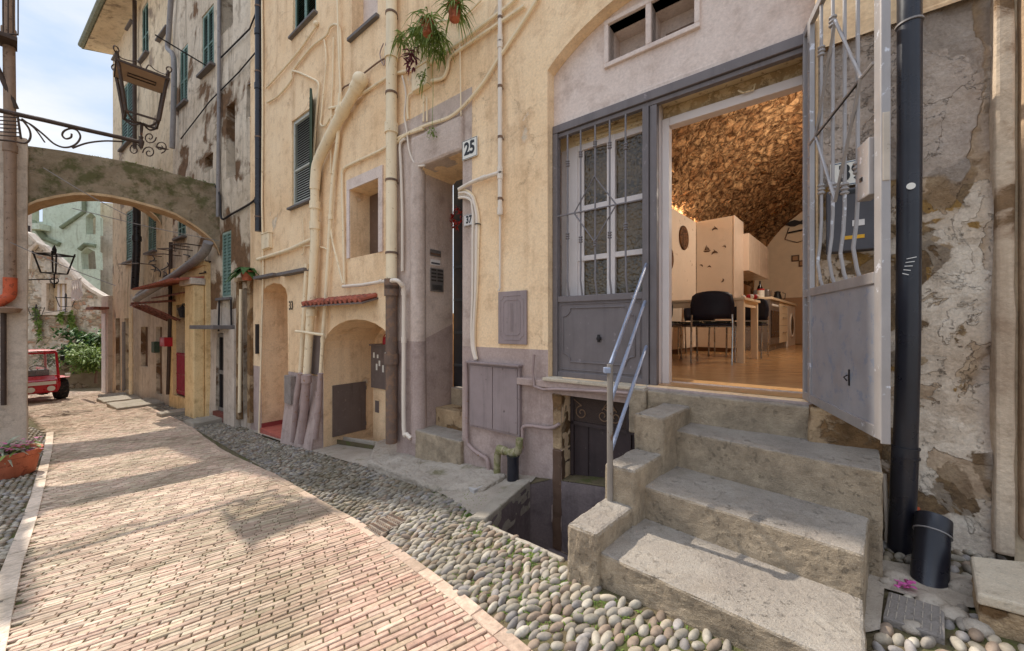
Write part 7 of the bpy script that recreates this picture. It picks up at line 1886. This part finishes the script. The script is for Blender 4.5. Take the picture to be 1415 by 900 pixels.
for i in range(4):
    p = tcn[i]+Vector((0,0,.12)); d = (p-Vector((base.x,base.y,p.z))).normalized()
    MB().tube([p+d*(.05*math.cos(a)*(1-a/9)-.0)+Vector((0,0,.05*math.sin(a)*(1-a/9)+.03)) for a in np.linspace(-1.5,5,14)], .009, 5).build('finial', IRONB, sl, smooth=True)
    m_ = (tcn[i]+tcn[(i+1)%4])/2
    for s_ in (-1,1):
        e = (tcn[(i+1)%4]-tcn[i]).normalized()*s_
        MB().tube(catmull([m_+e*.02, m_+e*.06+Vector((0,0,.10)), m_+e*.13+Vector((0,0,.06)), m_+e*.24+Vector((0,0,.05)), m_+e*.30+Vector((0,0,.12))],4), .008, 5).build('cresting', IRONB, sl, smooth=True)
for i in range(4):
    MB().tube(catmull([bcn[i], bcn[i]*.5+base*.5+Vector((0,0,-.09)), Vector((base.x,base.y,base.z-.06)), lw(195,190)+Vector((0,0,.02))],4), .014, 5).build('cradle', IRONB, sl, smooth=True)
# wires strung under the arch
for i,(a,b,lab) in enumerate((((60,232),(180,300),'wire slanting below the nearer arch'),((14,335),(160,395),'wire low across the view through the arch'),((100,288),(303,333),'wire just under the arch soffit'))):
    p0 = AP1.w(a[0],a[1],.3+i*.1); p1 = AP1.w(b[0],b[1],.2)
    mb = MB(); mb.tube(catmull([p0,(p0+p1)/2-Vector((0,0,.03)),p1],8), .007, 5); mb.build('wire', PIPEG, center=True, label=lab, cat='wire')

# ---------------------------------------------------------------- end of the street
def bgp(px, Y, py): return Vector(((px-CX)/FOC*Y, Y, (CY-py)/FOC*Y))
YW = 18.5
HW = Plane((-30,17.6), (.985,.17), (.17,-.985))
hwp = [(tz) for tz in (HW.p(x,y) for x,y in ((5,560),(5,338),(26,318),(40,322),(56,338),(75,352),(92,368),(108,384),(125,398),(142,408),(175,418),(175,560)))]
hw_ = thing('hillside_wall', 'tall ruined stone wall stepping down at the street end', 'wall', tuple(HW.w(80,540)))
rwin = rpoly(rect(HW,68,96,392,430))
mb = MB(); wall(mb, HW, hwp, [rwin], 0, .2, .10, .8, reveal=.3); mb.build('masonry', RUBBLE, hw_)
mb = MB(); seq = hwp[1:-1]; mb.add([HW.W(t,.06,z) for t,z in seq]+[HW.W(t,-.3,z+.03) for t,z in seq]+[HW.W(t,.06,z-.16) for t,z in seq], [(i,i+1,i+1+len(seq),i+len(seq)) for i in range(len(seq)-1)]+[(i,i+1,i+1+2*len(seq),i+2*len(seq)) for i in range(len(seq)-1)]); mb.build('coping', PALE, hw_)
a = rect(HW,68,96,392,430); mb = MB()
for b,c,d,e in ((a[0]-.25,a[1]+.25,a[3],a[3]+.2),(a[0]-.25,a[1]+.25,a[2]-.2,a[2]),(a[0]-.2,a[0],a[2],a[3]),(a[1],a[1]+.2,a[2],a[3])): mb.pb(HW,b,c,.0,.14,d,e)
wf = mb.build('window_surround', PALE, hw_)
mb = MB(); mb.pb(HW, a[0], a[1], -.28, -.25, a[2], a[3]); sub(mb, 'shutter', TANW, wf)
mb = MB()
for k in range(3): t_ = a[0]+(a[1]-a[0])*(k+1)/4; mb.pb(HW, t_-.05, t_+.05, -.25, -.2, a[2], a[3])
sub(mb, 'mullion', WOODW, wf)
arc = [HW.p(x,y,.1) for x,y in ((38,372),(42,345),(52,336),(64,342),(80,358),(96,376),(108,392))]
mb = MB(); mb.tube([HW.W(t,.05,z) for t,z in arc], .12, 6); mb.build('string_arch', PALE, hw_)
gb_ = thing('green_ruin', 'tall pale green ruined house with empty arched windows beyond the wall', 'house', tuple(bgp(90,26,430)))
GP = Plane((-36,25.5), (.99,.12), (.12,-.99))
go = [GP.p(x,y) for x,y in ((34,440),(34,232),(60,226),(139,228),(139,440))]
gho = [[GP.p(x,y) for x,y in pp] for pp in (((43,306),(43,287),(50,280),(58,287),(58,306)),((119,324),(119,300),(126,294),(133,300),(133,324)),((113,372),(112,350),(121,343),(132,348),(133,372)))]
mb = MB(); wall(mb, GP, go, gho, 0, .5, .12, .5, reveal=.5); mb.build('wall', MINT, gb_)
mb = MB(); t0_ = GP.p(34,300)[0]; t1_ = GP.p(142,300)[0]; mb.pb(GP, t0_, t1_, -1.2, -1.1, 0, 9); mb.build('inner_wall', PALE, gb_)
def gline(pts, r_): 
    mb = MB(); mb.tube([GP.w(x,y,.1) for x,y in pts], r_, 6); mb.build('moulding', plaster('dark_mint_trim', srgb(132,142,118), srgb(112,120,98), srgb(90,88,72), bump=.6), gb_)
gline(((84,315),(116,293),(116,262)), .12); gline(((110,345),(118,338),(132,340)), .14); gline(((45,306),(62,330),(82,338)), .18)
mb = MB(); mb.pb(GP, *sorted((GP.p(48,320)[0],GP.p(70,320)[0])), 0, .7, GP.p(60,312)[1]-.4, GP.p(60,312)[1]); mb.build('balcony', MINT, gb_)
lg = thing('pale_house', 'narrow pale house half hidden behind the left pier', 'house', tuple(bgp(22,22,430)))
HP = Plane((-40,21.5), (.99,.1), (.1,-.99)); t0_, t1_ = HP.p(12,300)[0], HP.p(36,300)[0]
mb = MB(); mb.pb(HP, t0_, t1_, -.3, 0, -3, HP.p(30,290)[1]); mb.build('wall', PALE, lg)
mb = MB(); tm_ = (t0_+t1_)/2+.4; mb.pb(HP, tm_-.3, tm_+.3, .0, .05, HP.p(30,345)[1], HP.p(30,312)[1]); mb.build('window', DARKIN, lg)
# low stone wall before the bushes
LW = Plane((-24,15.2), (.97,.24), (.24,-.97))
lwp = [LW.p(x,y) for x,y in ((80,546),(80,508),(90,504),(106,504),(118,514),(130,520),(146,524),(150,546))]
lwl = thing('low_wall', 'low rough stone wall beyond the red vehicle', 'wall', tuple(LW.w(110,540)))
mb = MB(); wall(mb, LW, lwp, [], 0, .12, .08, 1.5); seq = lwp[1:-1]; mb.add([LW.W(t,0,z) for t,z in seq]+[LW.W(t,-.6,z+.02) for t,z in seq], [(i,i+1,i+1+len(seq),i+len(seq)) for i in range(len(seq)-1)]); o = mb.build('masonry', rubble('low_wall_stone', srgb(160,142,120), srgb(122,104,84), srgb(92,80,62), srgb(150,136,116), pt=.66, scale=4), lwl)
mb = MB(); mb.extr([xy(LW.w(78,545,.0)), xy(LW.w(160,545,.0)), xy(LW.w(160,545,-.0)+Vector((-1,5,0))), xy(LW.w(40,545,.0)+Vector((-3,5,0)))], -2.9, -2.0); mb.build('raised_ground', EARTH, kind='structure')
# bushes
def bush(px, py, Y, rx, rz, k, label, L=.22, mat=LEAFD):
    c = bgp(px, Y, py); t = thing('bush', label, 'bush', tuple(c-Vector((0,0,rz))), 'green bushes beyond the low wall')
    mb = MB()
    cl = [Vector((random.gauss(0,.45)*rx, random.gauss(0,.35)*rx, random.uniform(-.8,.8)*rz)) for _ in range(16)]
    for _ in range(k):
        o_ = random.choice(cl); p = c+o_+Vector((random.gauss(0,.16),random.gauss(0,.16),random.gauss(0,.14)))*rx
        a = random.uniform(0,6.28); e = random.uniform(-.4,1.2)
        mb.leaf(p, (math.cos(a)*math.cos(e),math.sin(a)*math.cos(e),math.sin(e)), L*random.uniform(.6,1.3), L*.32, .5, n=2)
    mb.build('foliage', mat, t)
    MB().tube([c-Vector((0,0,rz*1.3)), c+Vector((.05,0,0))], [.06,.03], 6).build('stem', BROWNW, t)
bush(90,492,16.6,.8,.55,900,'dark bush directly right of the red vehicle', mat=LEAFD)
bush(112,490,16.4,.8,.6,900,'middle bush above the low wall', mat=LEAF)
bush(132,500,15.9,.7,.7,1000,'nearest bright bush by the white annex', mat=LEAF)
bush(120,474,17.2,.9,.6,900,'spiky taller bush at the back', L=.34, mat=LEAFD)
bush(140,478,17.0,.7,.7,800,'tall bush tucked behind the white annex', L=.26, mat=LEAF)
def ivy(pts, k, label, s_):
    mb = MB()
    for _ in range(k):
        i = random.uniform(0, len(pts)-1.001); j = int(i); f_ = i-j; px = pts[j][0]*(1-f_)+pts[j+1][0]*f_+random.gauss(0,s_); py = pts[j][1]*(1-f_)+pts[j+1][1]*f_+random.gauss(0,s_)
        a = random.uniform(0,6.28); mb.leaf(HW.w(px,py,.15), (math.cos(a),-.3,math.sin(a)), .2, .13, .3, n=2)
    mb.build('ivy', LEAF, center=True, label=label, cat='ivy')
ivy(((97,432),(98,445),(104,458),(118,464)), 260, 'ivy strand hanging under the window of the ruined wall', 1.6)
ivy(((84,434),(84,442)), 40, 'small ivy tuft left of the ivy strand', 1.5)
ivy(((48,425),(53,445),(56,470)), 130, 'ivy climbing above the red vehicle cab', 1.6)
# small lamps against the back wall
def small_lantern(px, py, Y, s_, label, wallx):
    c = bgp(px, Y, py); t = thing('street_lantern', label, 'street lantern', tuple(c))
    b_ = [c+Vector((sx*.20*s_, sy*.20*s_, 0)) for sx,sy in ((-1,-1),(1,-1),(1,1),(-1,1))]; t_ = [c+Vector((sx*.32*s_, sy*.32*s_, .62*s_)) for sx,sy in ((-1,-1),(1,-1),(1,1),(-1,1))]
    for i in range(4):
        MB().tube([b_[i],t_[i]+Vector((0,0,.08*s_))], .022*s_, 4).build('post', IRONDK, t); MB().tube([b_[i],b_[(i+1)%4]], .02*s_, 4).build('rail', IRONDK, t); MB().tube([t_[i],t_[(i+1)%4]], .024*s_, 4).build('rail', IRONDK, t)
    MB().tube([c+Vector((0,0,.62*s_)),c+Vector((0,0,.80*s_)),c+Vector((0,0,.95*s_))], [.05*s_,.06*s_,.01], 6).build('finial', IRONDK, t)
    for i in (0,2): MB().tube([t_[i], t_[(i+2)%4]], .02*s_, 4).build('roof_bar', IRONDK, t)
    MB().tube([c, c-Vector((0,0,.5*s_))], .02*s_, 6).build('stem', IRONDK, t)
    for sx in (-1,1): MB().tube([c+Vector((sx*(.02+.12*s_*math.sin(a)), 0, -.15*s_-.10*s_*(1-math.cos(a)))) for a in np.linspace(0,4.5,12)], .012*s_, 5).build('scroll', IRONDK, t)
    e = bgp(wallx, Y, py+7+ (2 if wallx<px else 0)); MB().tube([c-Vector((0,0,.2*s_)), e], .02*s_, 6).build('bracket_arm', IRONDK, t)
small_lantern(75, 378, 11.5, .92, 'iron street lantern framed by the arch opening', 14)
small_lantern(91, 424, 16.0, .62, 'small far iron lantern in front of the pale window', 60)
small_lantern(50, 436, 15.5, .5, 'smallest dark lantern above the red vehicle', 30)
# red utility vehicle
rvh = thing('utility_vehicle', 'small red utility vehicle with open cab frame and knobbly tyres parked at the street end', 'vehicle', (0,0,0))
def vb(nm, mt, *boxes, bevel=.02, smooth=False):
    mb = MB()
    for b in boxes: mb.box(*b)
    return mb.build(nm, mt, rvh, bevel=bevel)
vb('body', REDP, (-.48,.48,-.6,1.7,.32,.62)); 
hood = MB(); hood.add([(-.36,-.95,.30),(.36,-.95,.30),(.42,-.5,.30),(-.42,-.5,.30),(-.34,-.93,.70),(.34,-.93,.70),(.42,-.5,.80),(-.42,-.5,.80)], [(0,3,2,1),(4,5,6,7),(0,1,5,4),(1,2,6,5),(2,3,7,6),(3,0,4,7)])
hood = hood.build('hood', REDP, rvh, bevel=.05)
mb = MB(); mb.box(-.30,.30,-.965,-.955,.56,.66); sub(mb, 'grille', ENAMEL, hood)
for sx in (-1,1):
    MB().lathe((sx*.20,-.955,.43), [(0,0),(.085,0),(.08,-.02),(0,-.03)], 14, (0,1,0)).build('headlight', ENAMEL, rvh, smooth=True)
    for p0, p1 in (((sx*.46,-.50,.62),(sx*.44,-.34,1.52)),((sx*.44,-.34,1.52),(sx*.44,.75,1.55)),((sx*.46,.75,.62),(sx*.44,.75,1.55))): MB().tube([p0,p1], .032, 8).build('cab_post', REDP, rvh, smooth=True)
for y, z in ((-.34,1.52),(.75,1.55)): MB().tube([(-.44,y,z),(.44,y,z)], .032, 8).build('cab_bar', REDP, rvh, smooth=True)
MB().tube([(-.46,-.5,.78),(.46,-.5,.78)], .025, 8).build('cab_bar', REDP, rvh, smooth=True)
vb('roof', REDP, (-.46,.46,-.36,.8,1.57,1.60)); vb('seat', BLACKE, (-.40,.40,.1,.5,.62,.95))
ws2 = NM('cab_glass', .05, .5, color=(.7,.72,.7)); ws2.b.inputs['Alpha'].default_value = .28
mb = MB(); mb.add([(-.42,-.48,.82),(.42,-.48,.82),(.41,-.36,1.48),(-.41,-.36,1.48)], [(0,1,2,3)]); mb.build('windscreen', ws2.m, rvh)
MB().tube([(.05,-.2,.75),(.12,-.05,1.0)], .015, 6).build('steering_column', BLACKE, rvh)
MB().tube([Vector((.12,-.05,1.02))+Vector((math.cos(a)*.16,math.sin(a)*.14,math.sin(a)*.08)) for a in np.linspace(0,6.28,17)[:-1]], .014, 6, closed=True).build('steering_wheel', BLACKE, rvh, smooth=True)
mb = MB(); mb.box(-.05,.0,-.40,-.37,1.0,1.4); 
vb('mirror', BLACKE, (.50,.60,-.45,-.42,1.25,1.42)); MB().tube([(.44,-.4,1.3),(.52,-.43,1.33)], .012, 6).build('mirror_arm', BLACKE, rvh)
vb('load_bed', REDP, (-.55,.55,.85,2.1,.62,.66), (-.55,-.52,.85,2.1,.66,.92), (.52,.55,.85,2.1,.66,.92), (-.52,.52,.85,.88,.66,.92))
for sx in (-1,1):
    for y in (-.28,1.45):
        c_ = Vector((sx*.55,y,.33)); mb = MB()
        prof = [(.16,-.12),(.31,-.12),(.335,-.08),(.335,.08),(.31,.12),(.16,.12)]
        mb.lathe(c_, prof, 24, (1,0,0))
        for k in range(20):
            a = 2*math.pi*k/20; s_ = 1 if k%2 else -1
            d = Vector((0,math.cos(a),math.sin(a))); mb.tube([c_+d*.335+Vector((s_*.11,0,0)), c_+Vector((0,math.cos(a+.12),math.sin(a+.12)))*.345], .022, 4)
        ty = mb.build('wheel', RUBBER, rvh)
        mb = MB(); mb.lathe(c_, [(0,-.07),(.15,-.07),(.17,-.1),(.17,.1),(.15,.07),(0,.07)], 16, (1,0,0)); sub(mb, 'rim', REDP, ty)
    vb('mudguard', REDP, (sx*.55-.13,sx*.55+.13,-.62,.05,.70,.73))
    vb('side_lamp', ENAMEL, (sx*.62-.06,sx*.62+.06,-.64,-.62,.74,.84), bevel=.01)
pv = G(50,556); rvh.location = (pv.x-.48, pv.y+.25, g(pv.x,pv.y)+.0)
rvh.rotation_euler = (0,0,math.atan2(.62,-.78)-math.pi/2+R(12))
